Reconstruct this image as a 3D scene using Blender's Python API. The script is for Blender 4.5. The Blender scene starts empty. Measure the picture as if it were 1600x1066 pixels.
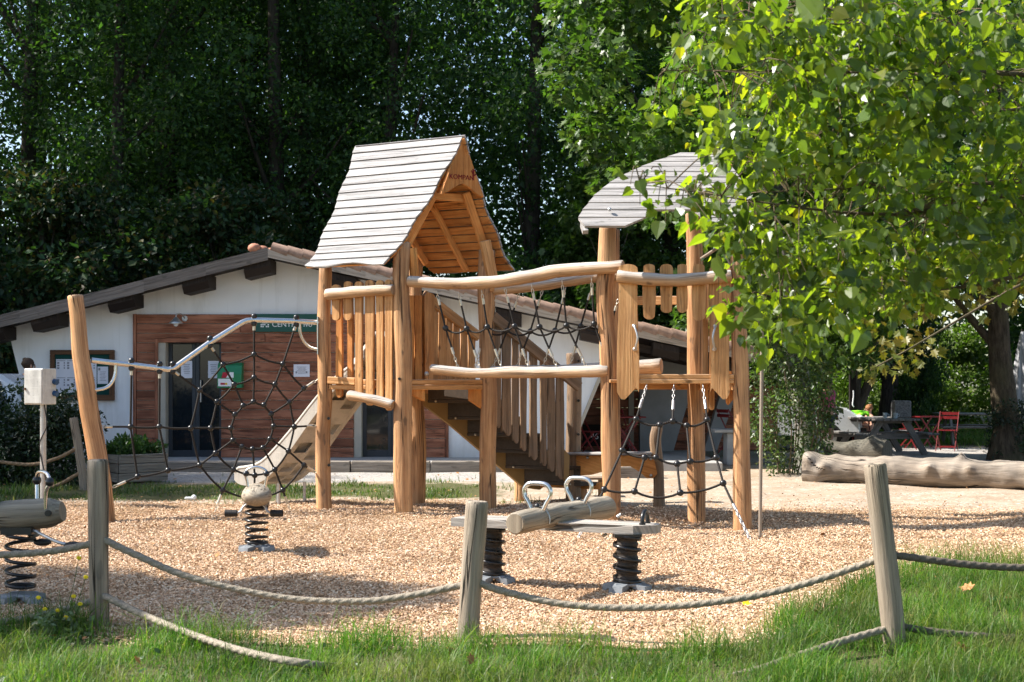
EXPO = 1.24
SUN_Y = 0.06
import bpy, bmesh, math, random
import numpy as np
from mathutils import Vector, Matrix, Quaternion, noise as mnoise

random.seed(11)
NR = np.random.default_rng(7)
SC = bpy.context.scene
COL = SC.collection
FPX = 1600 * 50 / 36.0      # focal length in photo pixels
CAMH = 1.6                  # eye height
HOR = 590.0                 # photo row of the horizon
pi = math.pi


def V(*a):
    return Vector(a)


def W(px, py, Y):
    """world point seen at a photo pixel at depth Y"""
    return Vector(((px - 800) / FPX * Y, Y, CAMH - (py - HOR) / FPX * Y))


def GX(px, py, z=0.0):
    Y = (CAMH - z) * FPX / (py - HOR)
    return Vector(((px - 800) / FPX * Y, Y, z))


def VP(px, py, A, B):
    """point on the vertical plane through A and B"""
    k = (px - 800) / FPX
    dx, dy = B[0] - A[0], B[1] - A[1]
    t = (k * A[1] - A[0]) / (dx - k * dy)
    Y = A[1] + t * dy
    return W(px, py, Y)


# ------------------------------------------------------------------ ground height
def gh(x, y):
    x = np.asarray(x, float); y = np.asarray(y, float)
    h = 0.018 * np.sin(x * 1.7 + y * 0.6) * np.cos(y * 1.3 - x * 0.4) + 0.012 * np.sin(x * 3.9 - y * 2.2 + 1.0)
    h = h - 0.085 * np.exp(-(((x - 2.3) / 0.8) ** 2 + ((y - 15.6) / 1.0) ** 2))
    for (cx, cy, s, a) in ((-1.25, 16.6, 0.45, .04), (-2.25, 17.1, .4, .02), (1.1, 15.7, .5, .03), (.85, 10.5, .4, .02)):
        h = h + a * np.exp(-(((x - cx) / s) ** 2 + ((y - cy) / s) ** 2))
    far = np.clip((26 - y) / 6, 0, 1) * np.clip((y - 5) / 3, 0, 1)
    return h * far


def gz(x, y):
    return float(gh(x, y))


# ------------------------------------------------------------------ object tags
def tag(o, label=None, cat=None, group=None, kind=None):
    if label: o['label'] = label
    if cat: o['category'] = cat
    if group: o['group'] = group
    if kind: o['kind'] = kind
    return o


def empty(name, loc, label=None, cat=None, group=None):
    o = bpy.data.objects.new(name, None)
    o.empty_display_size = 0.2
    COL.objects.link(o)
    o.location = loc
    return tag(o, label, cat, group)


def copy_tree(o, parent=None):
    c = o.copy(); COL.objects.link(c)
    if parent is not None:
        c.parent = parent
    for ch in list(o.children):
        copy_tree(ch, c)
    return c


def wloc(o):
    p = Vector((0, 0, 0))
    while o is not None:
        p = p + o.location
        o = o.parent
    return p


def frame_from(d, up=Vector((0, 0, 1))):
    d = d.normalized()
    if abs(d.dot(up)) > 0.97:
        up = Vector((0, 1, 0))
    u = d.cross(up).normalized()
    v = u.cross(d).normalized()
    return u, v


def smooth_path(pts, n):
    """Catmull-Rom through pts"""
    pts = [Vector(p) for p in pts]
    if len(pts) < 3:
        a, b = pts
        return [a.lerp(b, i / n) for i in range(n + 1)]
    out = []
    m = len(pts) - 1
    for k in range(n + 1):
        t = k / n * m
        i = min(int(t), m - 1); u = t - i
        p1, p2 = pts[i], pts[i + 1]
        p0 = pts[i - 1] if i > 0 else p1 * 2 - p2
        p3 = pts[i + 2] if i + 2 <= m else p2 * 2 - p1
        out.append(0.5 * ((2 * p1) + (p2 - p0) * u + (2 * p0 - 5 * p1 + 4 * p2 - p3) * u * u + (3 * p1 - p0 - 3 * p2 + p3) * u ** 3))
    return out


class MB:
    """collects geometry for ONE mesh object; uv are metres (u across, v along the grain)"""
    def __init__(s):
        s.v = []; s.f = []; s.uv = []; s.sm = []; s.mi = []

    def add(s, verts, faces, uvs, smooth=False, mi=0):
        b = len(s.v)
        s.v += [Vector(p) for p in verts]
        for f, u in zip(faces, uvs):
            s.f.append([b + i for i in f]); s.uv.append(u); s.sm.append(smooth); s.mi.append(mi)

    def tube(s, path, r, seg=10, caps=True, smooth=True, mi=0, wob=0.0, seed=0.0, flat=1.0, capmi=None):
        path = [Vector(p) for p in path]
        n = len(path)
        if not hasattr(r, '__len__'): r = [r] * n
        rings = []; L = 0; lens = []
        u = None
        o = random.random() * 7; o2 = random.random() * 20
        for i, p in enumerate(path):
            d = (path[min(i + 1, n - 1)] - path[max(i - 1, 0)])
            if d.length < 1e-9: d = Vector((0, 0, 1))
            d.normalize()
            if u is None:
                u, w = frame_from(d)
            else:
                u = (u - d * u.dot(d))
                if u.length < 1e-6: u, w = frame_from(d)
                u.normalize()
            w = d.cross(u).normalized()
            if i: L += (p - path[i - 1]).length
            lens.append(L)
            ring = []
            for k in range(seg):
                a = 2 * pi * k / seg
                rr = r[i]
                if wob:
                    q = p + u * math.cos(a) * .1 + w * math.sin(a) * .1
                    rr *= 1 + wob * (mnoise.noise(Vector((q.x * 5 + seed, q.y * 5, q.z * 1.6))) * 1.2 + .35 * mnoise.noise(Vector((math.cos(a) * 1.3 + seed * 3.1, math.sin(a) * 1.3, L * 2.5))))
                ring.append(p + u * math.cos(a) * rr + w * math.sin(a) * rr * flat)
            rings.append(ring)
        vs = [q for ring in rings for q in ring]
        fs = []; us = []
        for i in range(n - 1):
            for k in range(seg):
                k2 = (k + 1) % seg
                fs.append([i * seg + k, i * seg + k2, (i + 1) * seg + k2, (i + 1) * seg + k])
                c0 = o + 2 * pi * r[i] * k / seg; c1 = o + 2 * pi * r[i] * (k + 1) / seg
                us.append([(c0, o2 + lens[i]), (c1, o2 + lens[i]), (c1, o2 + lens[i + 1]), (c0, o2 + lens[i + 1])])
        s.add(vs, fs, us, smooth, mi)
        if caps:
            for i, rev in ((0, True), (n - 1, False)):
                ring = rings[i]
                idx = list(range(seg))
                if rev: idx = idx[::-1]
                s.add(ring, [idx], [[(o + math.cos(2 * pi * k / seg) * r[i], o2 + math.sin(2 * pi * k / seg) * r[i] * .25) for k in idx]], False, mi if capmi is None else capmi)

    def box(s, c, size, R=None, mi=0):
        """R: 3x3 Matrix or (x,y,z axis Vectors)"""
        c = Vector(c); hx, hy, hz = [q / 2 for q in size]
        if R is None: R = Matrix.Identity(3)
        ax = [R.col[0], R.col[1], R.col[2]] if isinstance(R, Matrix) else list(R)
        vs = [c + ax[0] * (x * hx) + ax[1] * (y * hy) + ax[2] * (z * hz) for x in (-1, 1) for y in (-1, 1) for z in (-1, 1)]
        fs = [[0, 1, 3, 2], [4, 6, 7, 5], [0, 4, 5, 1], [2, 3, 7, 6], [0, 2, 6, 4], [1, 5, 7, 3]]
        loc = [(x * hx, y * hy, z * hz) for x in (-1, 1) for y in (-1, 1) for z in (-1, 1)]
        lg = max(range(3), key=lambda i: size[i])
        ot = [i for i in range(3) if i != lg]
        o = random.random() * 9; o2 = random.random() * 20
        us = []
        for f in fs:
            # which axis is constant on the face
            const = [i for i in range(3) if abs(loc[f[0]][i] - loc[f[2]][i]) < 1e-9 and abs(loc[f[0]][i] - loc[f[1]][i]) < 1e-9][0]
            if const == lg:
                us.append([(o + loc[i][ot[0]], o2 + loc[i][ot[1]] * .2) for i in f])
            else:
                a = [i for i in ot if i != const][0]
                us.append([(o + loc[i][a] + const * .37, o2 + loc[i][lg]) for i in f])
        s.add(vs, fs, us, False, mi)

    def bar(s, a, b, w, t, up=Vector((0, 0, 1)), mi=0):
        """box from a to b; w along 'up' side, t across"""
        a = Vector(a); b = Vector(b); d = (b - a); L = d.length; d = d / L
        u, v = frame_from(d, up)
        s.box((a + b) / 2, (t, w, L), (u, v, d), mi)

    def prism(s, pts, n, mi=0, grain=None, mi_side=None):
        """planar outline pts (world, counter-clockwise seen from +n side), extruded by vector n"""
        pts = [Vector(p) for p in pts]; n = Vector(n)
        g = Vector(grain).normalized() if grain is not None else (pts[1] - pts[0]).normalized()
        nn = n.normalized(); c = nn.cross(g).normalized()
        o = random.random() * 9; o2 = random.random() * 20
        uvf = lambda p: (o + p.dot(c) + .31 * p.dot(nn), o2 + p.dot(g))
        m = len(pts)
        top = [p + n for p in pts]
        s.add(pts, [list(range(m))[::-1]], [[uvf(p) for p in pts][::-1]], False, mi)
        s.add(top, [list(range(m))], [[uvf(p) for p in top]], False, mi)
        for i in range(m):
            j = (i + 1) % m
            q = [pts[i], pts[j], top[j], top[i]]
            s.add(q, [[0, 1, 2, 3]], [[uvf(p) for p in q]], False, mi if mi_side is None else mi_side)

    def ball(s, c, r, seg=10, rings=7, scale=(1, 1, 1), mi=0, R=None):
        c = Vector(c); vs = []; fs = []; us = []
        sx = Vector(scale)
        def P(th, ph):
            p = Vector((math.sin(th) * math.cos(ph) * sx.x, math.sin(th) * math.sin(ph) * sx.y, math.cos(th) * sx.z)) * r
            return c + (R @ p if R is not None else p)
        vs.append(P(0, 0))
        for i in range(1, rings):
            for k in range(seg): vs.append(P(pi * i / rings, 2 * pi * k / seg))
        vs.append(P(pi, 0))
        for k in range(seg): fs.append([0, 1 + k, 1 + (k + 1) % seg])
        for i in range(rings - 2):
            for k in range(seg):
                a = 1 + i * seg + k; b = 1 + i * seg + (k + 1) % seg
                fs.append([a, a + seg, b + seg, b])
        l = len(vs) - 1
        for k in range(seg): fs.append([l, l - seg + (k + 1) % seg, l - seg + k])
        for f in fs: us.append([((vs[i] - c).x, (vs[i] - c).z) for i in f])
        s.add(vs, fs, us, True, mi)

    def quad(s, pts, mi=0):
        pts = [Vector(p) for p in pts]
        u0 = (pts[1] - pts[0]).length; v0 = (pts[2] - pts[1]).length
        s.add(pts, [[0, 1, 2, 3]], [[(0, 0), (u0, 0), (u0, v0), (0, v0)]], False, mi)

    def build(s, name, mats, parent=None, bevel=0.0, origin=None, subsurf=0, seg=1):
        if not isinstance(mats, (list, tuple)): mats = [mats]
        if parent is not None:
            org = wloc(parent)
            oloc = Vector((0, 0, 0))
        else:
            if origin is None:
                xs = [p.x for p in s.v]; ys = [p.y for p in s.v]; zs = [p.z for p in s.v]
                origin = ((min(xs) + max(xs)) / 2, (min(ys) + max(ys)) / 2, min(zs))
            org = Vector(origin); oloc = org
        me = bpy.data.meshes.new(name)
        me.from_pydata([tuple(p - org) for p in s.v], [], s.f)
        uv = me.uv_layers.new(name='UVMap')
        flat = [c for f in s.uv for p in f for c in p]
        uv.data.foreach_set('uv', flat)
        me.polygons.foreach_set('use_smooth', s.sm)
        me.polygons.foreach_set('material_index', s.mi)
        for m in mats: me.materials.append(m)
        me.update()
        o = bpy.data.objects.new(name, me)
        COL.objects.link(o)
        o.location = oloc
        if parent is not None: o.parent = parent
        if bevel:
            b = o.modifiers.new('bevel', 'BEVEL'); b.width = bevel; b.segments = seg; b.limit_method = 'ANGLE'; b.angle_limit = math.radians(50)
        if subsurf:
            b = o.modifiers.new('sub', 'SUBSURF'); b.levels = subsurf; b.render_levels = subsurf
        return o


def part(name, mb, mats, parent, label=None, **k):
    o = mb.build(name, mats, parent, **k)
    if label: o['label'] = label
    return o


def np_mesh(name, verts, nper, mats, smooth=False, loop_uv=None, face_idx=None, mi=None):
    """verts (N,k,3) of N polygons; face_idx: list of vertex-index tuples inside each k-vertex island"""
    N, k, _ = verts.shape
    me = bpy.data.meshes.new(name)
    if face_idx is None: face_idx = [tuple(range(k))]
    me.vertices.add(N * k)
    me.vertices.foreach_set('co', verts.reshape(-1).astype(np.float32))
    base = (np.arange(N) * k)[:, None]
    loops = np.concatenate([np.array(f)[None, :] + base for f in face_idx], axis=1)
    tot = np.array([len(f) for f in face_idx])
    me.loops.add(loops.size)
    me.loops.foreach_set('vertex_index', loops.reshape(-1).astype(np.int32))
    me.polygons.add(N * len(face_idx))
    lt = np.tile(tot, N)
    ls = np.concatenate([[0], np.cumsum(lt)[:-1]])
    me.polygons.foreach_set('loop_start', ls.astype(np.int32))
    me.polygons.foreach_set('loop_total', lt.astype(np.int32))
    me.polygons.foreach_set('use_smooth', np.full(N * len(face_idx), smooth))
    if mi is not None:
        me.polygons.foreach_set('material_index', np.repeat(mi, len(face_idx)).astype(np.int32))
    for m in (mats if isinstance(mats, (list, tuple)) else [mats]): me.materials.append(m)
    me.update(calc_edges=True)
    return me


def link_mesh(name, me, parent=None, loc=(0, 0, 0)):
    o = bpy.data.objects.new(name, me); COL.objects.link(o)
    o.location = loc
    if parent is not None: o.parent = parent
    return o
# ------------------------------------------------------------------ materials
class NT:
    def __init__(s, name):
        s.m = bpy.data.materials.new(name); s.m.use_nodes = True
        s.t = s.m.node_tree; s.n = s.t.nodes; s.n.clear()
        s.out = s.n.new('ShaderNodeOutputMaterial')

    def N(s, typ, ins=None, **props):
        n = s.n.new('ShaderNode' + typ)
        for k, v in props.items(): setattr(n, k, v)
        for k, v in (ins or {}).items():
            if hasattr(v, 'links') or isinstance(v, bpy.types.NodeSocket): s.t.links.new(v, n.inputs[k])
            else: n.inputs[k].default_value = v
        return n

    def noise(s, vec, scale, detail=4, rough=.55, w=None):
        ins = {'Scale': scale, 'Detail': detail, 'Roughness': rough}
        if vec is not None: ins['Vector'] = vec
        n = s.N('TexNoise', ins)
        return n.outputs['Fac']

    def ramp(s, fac, stops, interp='LINEAR'):
        n = s.N('ValToRGB', {'Fac': fac})
        cr = n.color_ramp; cr.interpolation = interp
        while len(cr.elements) > 1: cr.elements.remove(cr.elements[-1])
        cr.elements[0].position = stops[0][0]; c = stops[0][1]
        cr.elements[0].color = c if len(c) == 4 else (*c, 1)
        for p, c in stops[1:]:
            e = cr.elements.new(p); e.color = c if len(c) == 4 else (*c, 1)
        return n.outputs['Color']

    def mix(s, f, a, b, mode='MIX'):
        n = s.N('Mix', data_type='RGBA', blend_type=mode, clamp_factor=True)
        for sock, v in ((n.inputs[0], f), (n.inputs[6], a), (n.inputs[7], b)):
            if isinstance(v, bpy.types.NodeSocket): s.t.links.new(v, sock)
            elif isinstance(v, (int, float)): sock.default_value = v
            else: sock.default_value = (*v, 1) if len(v) == 3 else v
        return n.outputs[2]

    def math(s, op, a, b=0.0, clamp=False):
        n = s.N('Math', operation=op, use_clamp=clamp)
        for sock, v in ((n.inputs[0], a), (n.inputs[1], b)):
            if isinstance(v, bpy.types.NodeSocket): s.t.links.new(v, sock)
            else: sock.default_value = v
        return n.outputs[0]

    def map(s, vec, scale=(1, 1, 1), loc=(0, 0, 0)):
        return s.N('Mapping', {'Vector': vec, 'Scale': scale, 'Location': loc}).outputs[0]

    def bump(s, h, strength=.3, dist=.01):
        return s.N('Bump', {'Height': h, 'Strength': strength, 'Distance': dist}).outputs[0]

    def bsdf(s, color, rough=.6, metal=0., normal=None, spec=.4, trans=None, coat=0.):
        ins = {'Base Color': color if isinstance(color, bpy.types.NodeSocket) else ((*color, 1) if len(color) == 3 else color), 'Roughness': rough, 'Metallic': metal, 'Specular IOR Level': spec}
        if normal is not None: ins['Normal'] = normal
        if coat: ins['Coat Weight'] = coat
        b = s.N('BsdfPrincipled', ins)
        s.t.links.new(b.outputs[0], s.out.inputs[0])
        return b


def uvvec(t):
    """UV metres shifted by a per-object random so copies differ"""
    uv = t.N('UVMap').outputs[0]
    rnd = t.N('ObjectInfo').outputs['Random']
    cmb = t.N('CombineXYZ', {'Z': t.math('MULTIPLY', rnd, 37.0)}).outputs[0]
    return t.N('VectorMath', {0: uv, 1: cmb}, operation='ADD').outputs[0]


def wood(name, c1, c2, grey=(.34, .32, .29), weather=.0, overall=.0, rough=.7, crack=.5, scale=1.0, tint=.25):
    t = NT(name)
    v = uvvec(t)
    wv = t.N('VectorMath', {0: v, 1: t.N('VectorMath', {0: t.N('TexNoise', {'Vector': t.map(v, (3, 1.5, 1)), 'Scale': 1., 'Detail': 2.}).outputs['Color'], 'Scale': .05}, operation='SCALE').outputs[0]}, operation='ADD').outputs[0]
    fine = t.noise(t.map(wv, (110 * scale, 3.0, 1)), 1, 5, .7)
    mid = t.noise(t.map(wv, (30 * scale, .8, 1)), 1, 4, .6)
    blot = t.noise(t.map(v, (4.0, 1.7, 1)), 1, 4, .6)
    knots = t.noise(t.map(v, (13, 4.5, 1)), 1, 2)
    f = t.math('ADD', t.math('MULTIPLY', fine, .40), t.math('MULTIPLY', mid, .60))
    dk = tuple(c * .62 for c in c1)
    col = t.ramp(f, [(.34, dk), (.44, c1), (.54, tuple((a + b) / 2 for a, b in zip(c1, c2))), (.66, c2)])
    col = t.mix(t.ramp(blot, [(.46, (0, 0, 0)), (.68, (min(.8, tint * 2.4),) * 3)]), col, tuple(c * .6 for c in c1))
    col = t.mix(t.ramp(blot, [(.30, (min(.7, tint * 1.8),) * 3), (.46, (0, 0, 0))]), col, tuple(min(.8, c * 1.12) for c in c2))
    col = t.mix(t.ramp(knots, [(.66, (0, 0, 0)), (.73, (.8,) * 3)]), col, tuple(c * .3 for c in c1))
    isl = t.N('NewGeometry').outputs['Random Per Island']
    col = t.mix(1.0, col, t.ramp(isl, [(0, (1 - tint, 1 - tint * 1.1, 1 - tint * 1.2)), (1, (1 + tint * .4, 1 + tint * .4, 1 + tint * .4))]), 'MULTIPLY')
    if weather or overall:
        nz = t.N('SeparateXYZ', {0: t.N('NewGeometry').outputs['Normal']}).outputs[2]
        up = t.N('MapRange', {'Value': nz, 'From Min': -.1, 'From Max': .75, 'To Min': overall, 'To Max': max(overall, weather)}).outputs[0]
        g2 = t.math('MULTIPLY', up, t.math('ADD', .35, t.math('MULTIPLY', blot, 1.3)), True)
        gcol = t.ramp(f, [(.36, tuple(c * .45 for c in grey)), (.5, tuple(c * .9 for c in grey)), (.64, tuple(c * 1.3 for c in grey))])
        col = t.mix(g2, col, gcol)
    cr = t.noise(t.map(wv, (15 * scale, .30, 1)), 1, 2, .5)
    crk = t.ramp(cr, [(.482, (0, 0, 0)), (.494, (1, 1, 1)), (.506, (1, 1, 1)), (.518, (0, 0, 0))])
    crm = t.math('MULTIPLY', crk, t.ramp(t.noise(t.map(v, (7, .9, 1)), 1, 2), [(.47, (0, 0, 0)), (.55, (1, 1, 1))]))
    col = t.mix(t.math('MULTIPLY', crm, crack), col, tuple(c * .10 for c in c1))
    h = t.math('SUBTRACT', t.math('ADD', fine, t.math('MULTIPLY', mid, 1.2)), t.math('MULTIPLY', crm, crack * 2.5))
    t.bsdf(col, rough, normal=t.bump(h, .6, .010), spec=.25)
    return t.m


def simple(name, c, rough=.5, metal=0., spec=.4, var=.15, scale=6., bump=0., bscale=80., coat=0., dirt=0.):
    t = NT(name)
    v = t.N('TexCoord').outputs['Object']
    n = t.noise(v, scale, 5)
    col = t.ramp(n, [(.3, tuple(x * (1 - var) for x in c)), (.7, tuple(min(1, x * (1 + var)) for x in c))])
    if dirt:
        st = t.noise(t.map(v, (9, 9, 1.2)), 1, 6, .7)
        col = t.mix(t.ramp(st, [(.46, (0, 0, 0)), (.66, (dirt,) * 3)]), col, tuple(x * .45 for x in c))
        sp = t.noise(v, 55, 3)
        col = t.mix(t.ramp(sp, [(.62, (0, 0, 0)), (.70, (dirt,) * 3)]), col, tuple(x * .3 for x in c))
        sc = t.noise(t.map(v, (3, 3, 60)), 1, 3)
        col = t.mix(t.ramp(sc, [(.62, (0, 0, 0)), (.68, (dirt * .7,) * 3)]), col, tuple(min(.9, x * 1.3) for x in c))
    nm = None
    if bump: nm = t.bump(t.noise(v, bscale, 4), bump, .004)
    rr = t.ramp(t.noise(v, scale * 2.3, 3), [(.3, (rough * .8,) * 3), (.7, (min(1, rough * 1.2),) * 3)])
    t.bsdf(col, rr, metal, nm, spec, coat=coat)
    return t.m


def leafmat(name, cols, trans=.35, tcol=None, rough=.42, spec=.45, clump=.35, cscale=.9, dry=0.):
    t = NT(name)
    isl = t.N('NewGeometry').outputs['Random Per Island']
    stops = [(i / max(1, len(cols) - 1), c) for i, c in enumerate(cols)]
    col = t.ramp(isl, stops)
    v = t.N('TexCoord').outputs['Object']
    n = t.noise(v, cscale, 2)
    col = t.mix(1., col, t.ramp(n, [(.35, (1 - clump,) * 3), (.65, (1 + clump * .5, 1 + clump * .5, 1.0))]), 'MULTIPLY')
    if dry:
        dn = t.noise(v, .9, 5, .65)
        col = t.mix(t.ramp(dn, [(.50, (0, 0, 0)), (.68, (dry,) * 3)]), col, (.24, .21, .085))
    b = t.bsdf(col, rough, spec=spec)
    tc = t.mix(1., col, tcol or (1.5, 1.9, .55), 'MULTIPLY')
    tr = t.N('BsdfTranslucent', {'Color': tc})
    mx = t.N('MixShader', {0: trans, 1: b.outputs[0], 2: tr.outputs[0]})
    t.t.links.new(mx.outputs[0], t.out.inputs[0])
    return t.m


def bark(name, c1, c2, sc=1.0):
    t = NT(name)
    v = uvvec(t)
    n = t.noise(t.map(v, (14 * sc, 3 * sc, 1)), 1, 6, .7)
    b = t.noise(v, 1.3, 3)
    col = t.ramp(n, [(.35, c1), (.65, c2)])
    col = t.mix(t.ramp(b, [(.45, (0, 0, 0)), (.65, (.5,) * 3)]), col, (c2[0] * .8, c2[1] * .95, c2[2] * .7))
    t.bsdf(col, .9, normal=t.bump(n, .8, .03), spec=.1)
    return t.m


M = {}
M['robinia'] = wood('robinia_wood', (.44, .205, .075), (.72, .41, .18), grey=(.38, .33, .27), weather=.6, overall=.10, tint=.24, crack=.9)
M['robinia_log'] = wood('robinia_log', (.40, .225, .10), (.66, .42, .23), grey=(.46, .43, .39), weather=1.0, overall=.06, tint=.15)
M['robinia_board'] = wood('robinia_board', (.47, .22, .072), (.75, .415, .17), grey=(.42, .37, .31), weather=.4, overall=.0, tint=.22, crack=.35)
M['shade_board'] = wood('shade_orange_board', (.58, .22, .055), (.80, .38, .12), tint=.3, crack=.4)  # robinia board copy with the warm glow of bounced shade in its colour
M['stair_pale'] = wood('stair_pale_wood', (.20, .115, .055), (.33, .20, .105), grey=(.3, .26, .22), weather=.4, overall=.2, tint=.2)
M['roof_plank'] = wood('weathered_roof_plank', (.25, .235, .225), (.50, .485, .47), tint=.22, crack=.35, grey=(.43, .42, .415), overall=.35, weather=.5)
M['roof_plank2'] = wood('weathered_roof_plank_grey', (.27, .25, .23), (.44, .41, .385), tint=.16, crack=.45, grey=(.38, .36, .34), overall=.4, weather=.5)
M['old_post'] = wood('old_fence_post_wood', (.155, .11, .068), (.37, .285, .195), grey=(.36, .31, .25), weather=.6, overall=.4, crack=1.0, tint=.15)
M['grey_log'] = wood('grey_seesaw_wood', (.24, .18, .115), (.40, .315, .21), grey=(.37, .32, .25), weather=.8, overall=.25, crack=.8, tint=.15)
M['grey_plank'] = wood('grey_weathered_plank', (.17, .14, .11), (.36, .31, .255), grey=(.42, .385, .34), weather=.9, overall=.5, crack=.8)
M['rider_log'] = wood('worn_rider_log', (.16, .115, .07), (.31, .235, .15), grey=(.27, .25, .20), weather=.9, overall=.35, crack=.9)
M['big_log'] = wood('bleached_fallen_log', (.115, .078, .05), (.31, .235, .165), grey=(.31, .265, .215), weather=.75, overall=.40, crack=1.0, scale=.32, tint=.3)
M['dark_log'] = wood('dark_mossy_log', (.07, .06, .045), (.15, .125, .09), grey=(.16, .15, .12), weather=.6, overall=.2, crack=.8)
M['cladding'] = wood('brown_cladding', (.25, .09, .048), (.47, .205, .122), tint=.32, crack=.6, scale=.6)
M['dark_wood'] = wood('dark_brown_beam', (.020, .014, .011), (.05, .038, .032), tint=.2, crack=.3)
M['fascia'] = wood('grey_brown_fascia', (.11, .09, .078), (.21, .175, .15), grey=(.30, .26, .22), weather=.9, overall=.2, tint=.15)
M['fascia_pale'] = wood('pale_fascia', (.40, .32, .25), (.55, .46, .37), grey=(.5, .45, .38), weather=.5, overall=.2, tint=.12)
M['planter'] = wood('grey_planter_board', (.12, .10, .08), (.27, .235, .195), grey=(.3, .27, .23), weather=.7, overall=.4, crack=.7)
M['sleeper'] = wood('timber_sleeper', (.14, .11, .085), (.30, .25, .20), grey=(.32, .28, .23), weather=.6, overall=.4, crack=.8)
M['picnic'] = wood('picnic_table_wood', (.075, .062, .05), (.16, .14, .12), grey=(.25, .24, .23), weather=.9, overall=.3)
M['notice_frame'] = wood('notice_frame_wood', (.10, .05, .025), (.18, .09, .045))
M['steel'] = simple('galvanised_steel', (.50, .49, .47), .42, .8, .5, .12, 9, .15, 40)
M['chrome'] = simple('polished_steel', (.66, .65, .63), .22, .95, .5, .06, 9)
M['zinc'] = simple('grey_cast_base', (.22, .235, .25), .6, .4, .4, .2, 12, .2, 60)
M['black'] = simple('black_plastic', (.014, .014, .015), .32, 0, .5, .2)
M['rubber'] = simple('black_rubber', (.02, .018, .016), .55, 0, .4, .3, 20, .2, 60)
M['spring'] = simple('black_spring_steel', (.012, .011, .011), .3, .1, .5, .3)
M['pole_tan'] = simple('tan_painted_pole', (.27, .22, .17), .5, .2, .4, .12)
M['sleeve'] = simple('brown_spring_sleeve', (.032, .024, .018), .6, 0, .3, .25, 15, .2, 40)
M['hpl_tan'] = simple('ochre_panel', (.33, .20, .075), .5, 0, .3, .08, 5)
M['hpl_brown'] = simple('dark_brown_tread', (.062, .045, .032), .6, 0, .3, .2, 20, .2, 90)
M['slide'] = simple('beige_plastic', (.50, .46, .395), .45, 0, .4, .10, 3, dirt=.45)
M['ferrule'] = simple('ferrule', (.62, .56, .45), .35, .7, .5, .1)
M['green_seat'] = simple('green_plastic_saddle', (.022, .085, .022), .45, 0, .4, .2)
M['red_paint'] = simple('red_paint', (.16, .008, .010), .45, 0, .4, .12)
M['white_paint'] = simple('white_car_paint', (.72, .73, .74), .25, 0, .5, .03, coat=.6)
M['dark_glass'] = simple('dark_glass', (.012, .016, .02), .05, 0, .6, .1)
M['door_frame'] = simple('anthracite_door_frame', (.030, .036, .044), .4, 0, .4, .1)
M['jamb'] = simple('beige_jamb', (.42, .38, .31), .7, 0, .3, .08)
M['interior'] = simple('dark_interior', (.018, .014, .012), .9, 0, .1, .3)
M['sign_green'] = simple('dark_green_sign', (.004, .075, .055), .4, 0, .4, .06)
M['board_green'] = simple('green_baize', (.006, .055, .045), .8, 0, .2, .1)
M['aed_green'] = simple('bright_green_plastic', (.012, .19, .075), .35, 0, .4, .06)
M['paper'] = simple('white_paper', (.70, .70, .76), .8, 0, .2, .03)
M['white'] = simple('white_print', (.78, .78, .78), .7, 0, .2, .02)
M['ink'] = simple('grey_ink', (.22, .22, .25), .8, 0, .2, .1)
M['redink'] = simple('red_print', (.42, .03, .05), .7, 0, .2, .05)
M['yellowink'] = simple('yellow_print', (.7, .45, .05), .7, 0, .2, .05)
M['brandred'] = simple('dark_red_lettering', (.17, .012, .012), .7, 0, .2, .1)
M['cab_white'] = simple('cream_cabinet_paint', (.60, .59, .54), .5, 0, .4, .10, 8, dirt=.5)
M['blue_plug'] = simple('blue_socket', (.02, .07, .16), .4, 0, .4, .1)
M['tile'] = simple('terracotta', (.42, .20, .13), .85, 0, .2, .3, 8, .3, 40)
M['tile_grey'] = simple('grey_roof_tile', (.30, .20, .15), .85, 0, .2, .3, 8, .3, 40)
M['concrete'] = simple('concrete', (.40, .385, .36), .9, 0, .2, .15, 4, .3, 60)
M['stone'] = simple('rough_grey_stone', (.17, .165, .165), .95, 0, .2, .5, 28, .8, 30)
M['neon'] = simple('neon_green_cloth', (.28, .80, .04), .8, 0, .2, .08)
M['fabric_grey'] = simple('grey_parasol_cloth', (.34, .34, .35), .9, 0, .2, .12)
M['skin'] = simple('skin', (.50, .28, .19), .55, 0, .3, .08)
M['hair_brown'] = simple('brown_hair', (.055, .032, .02), .7, 0, .3, .4, 60, .5, 120)
M['hair_fair'] = simple('auburn_hair', (.30, .13, .05), .7, 0, .3, .3, 60, .5, 120)
M['shirt_grey'] = simple('grey_shirt', (.26, .27, .30), .9, 0, .2, .15)
M['top_pink'] = simple('pink_top', (.55, .09, .22), .9, 0, .2, .1)
M['shorts'] = simple('dark_shorts', (.05, .05, .07), .9, 0, .2, .1)
M['soil'] = simple('dark_soil', (.05, .036, .025), .95, 0, .1, .3, 30, .6, 50)
M['tyre'] = simple('tyre', (.02, .02, .02), .8, 0, .3, .1)
M['tin'] = simple('cup', (.32, .38, .42), .4, 0, .4, .1)
M['bark_dark'] = bark('dark_bark', (.022, .018, .014), (.075, .062, .05))
M['bark_grey'] = bark('grey_bark', (.10, .095, .085), (.27, .255, .235))
M['bark_warm'] = bark('warm_bark', (.030, .023, .016), (.105, .08, .055))  # darkened so the trunk's shade sits in the bark colour
M['pier_shade'] = simple('white_pier_in_shade', (.27, .27, .265), .9, 0, .15, .12, 3)  # white pier; the deep porch shade is put into this grey
M['twig'] = bark('twig_bark', (.07, .05, .03), (.17, .13, .09), 2.)
M['leaf_dark'] = leafmat('dark_leaf', [(.022, .050, .025), (.032, .070, .029), (.046, .096, .032), (.075, .13, .036)], .40, (1.7, 2.2, .55), rough=.5, spec=.22, clump=.45, cscale=.45)
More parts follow.
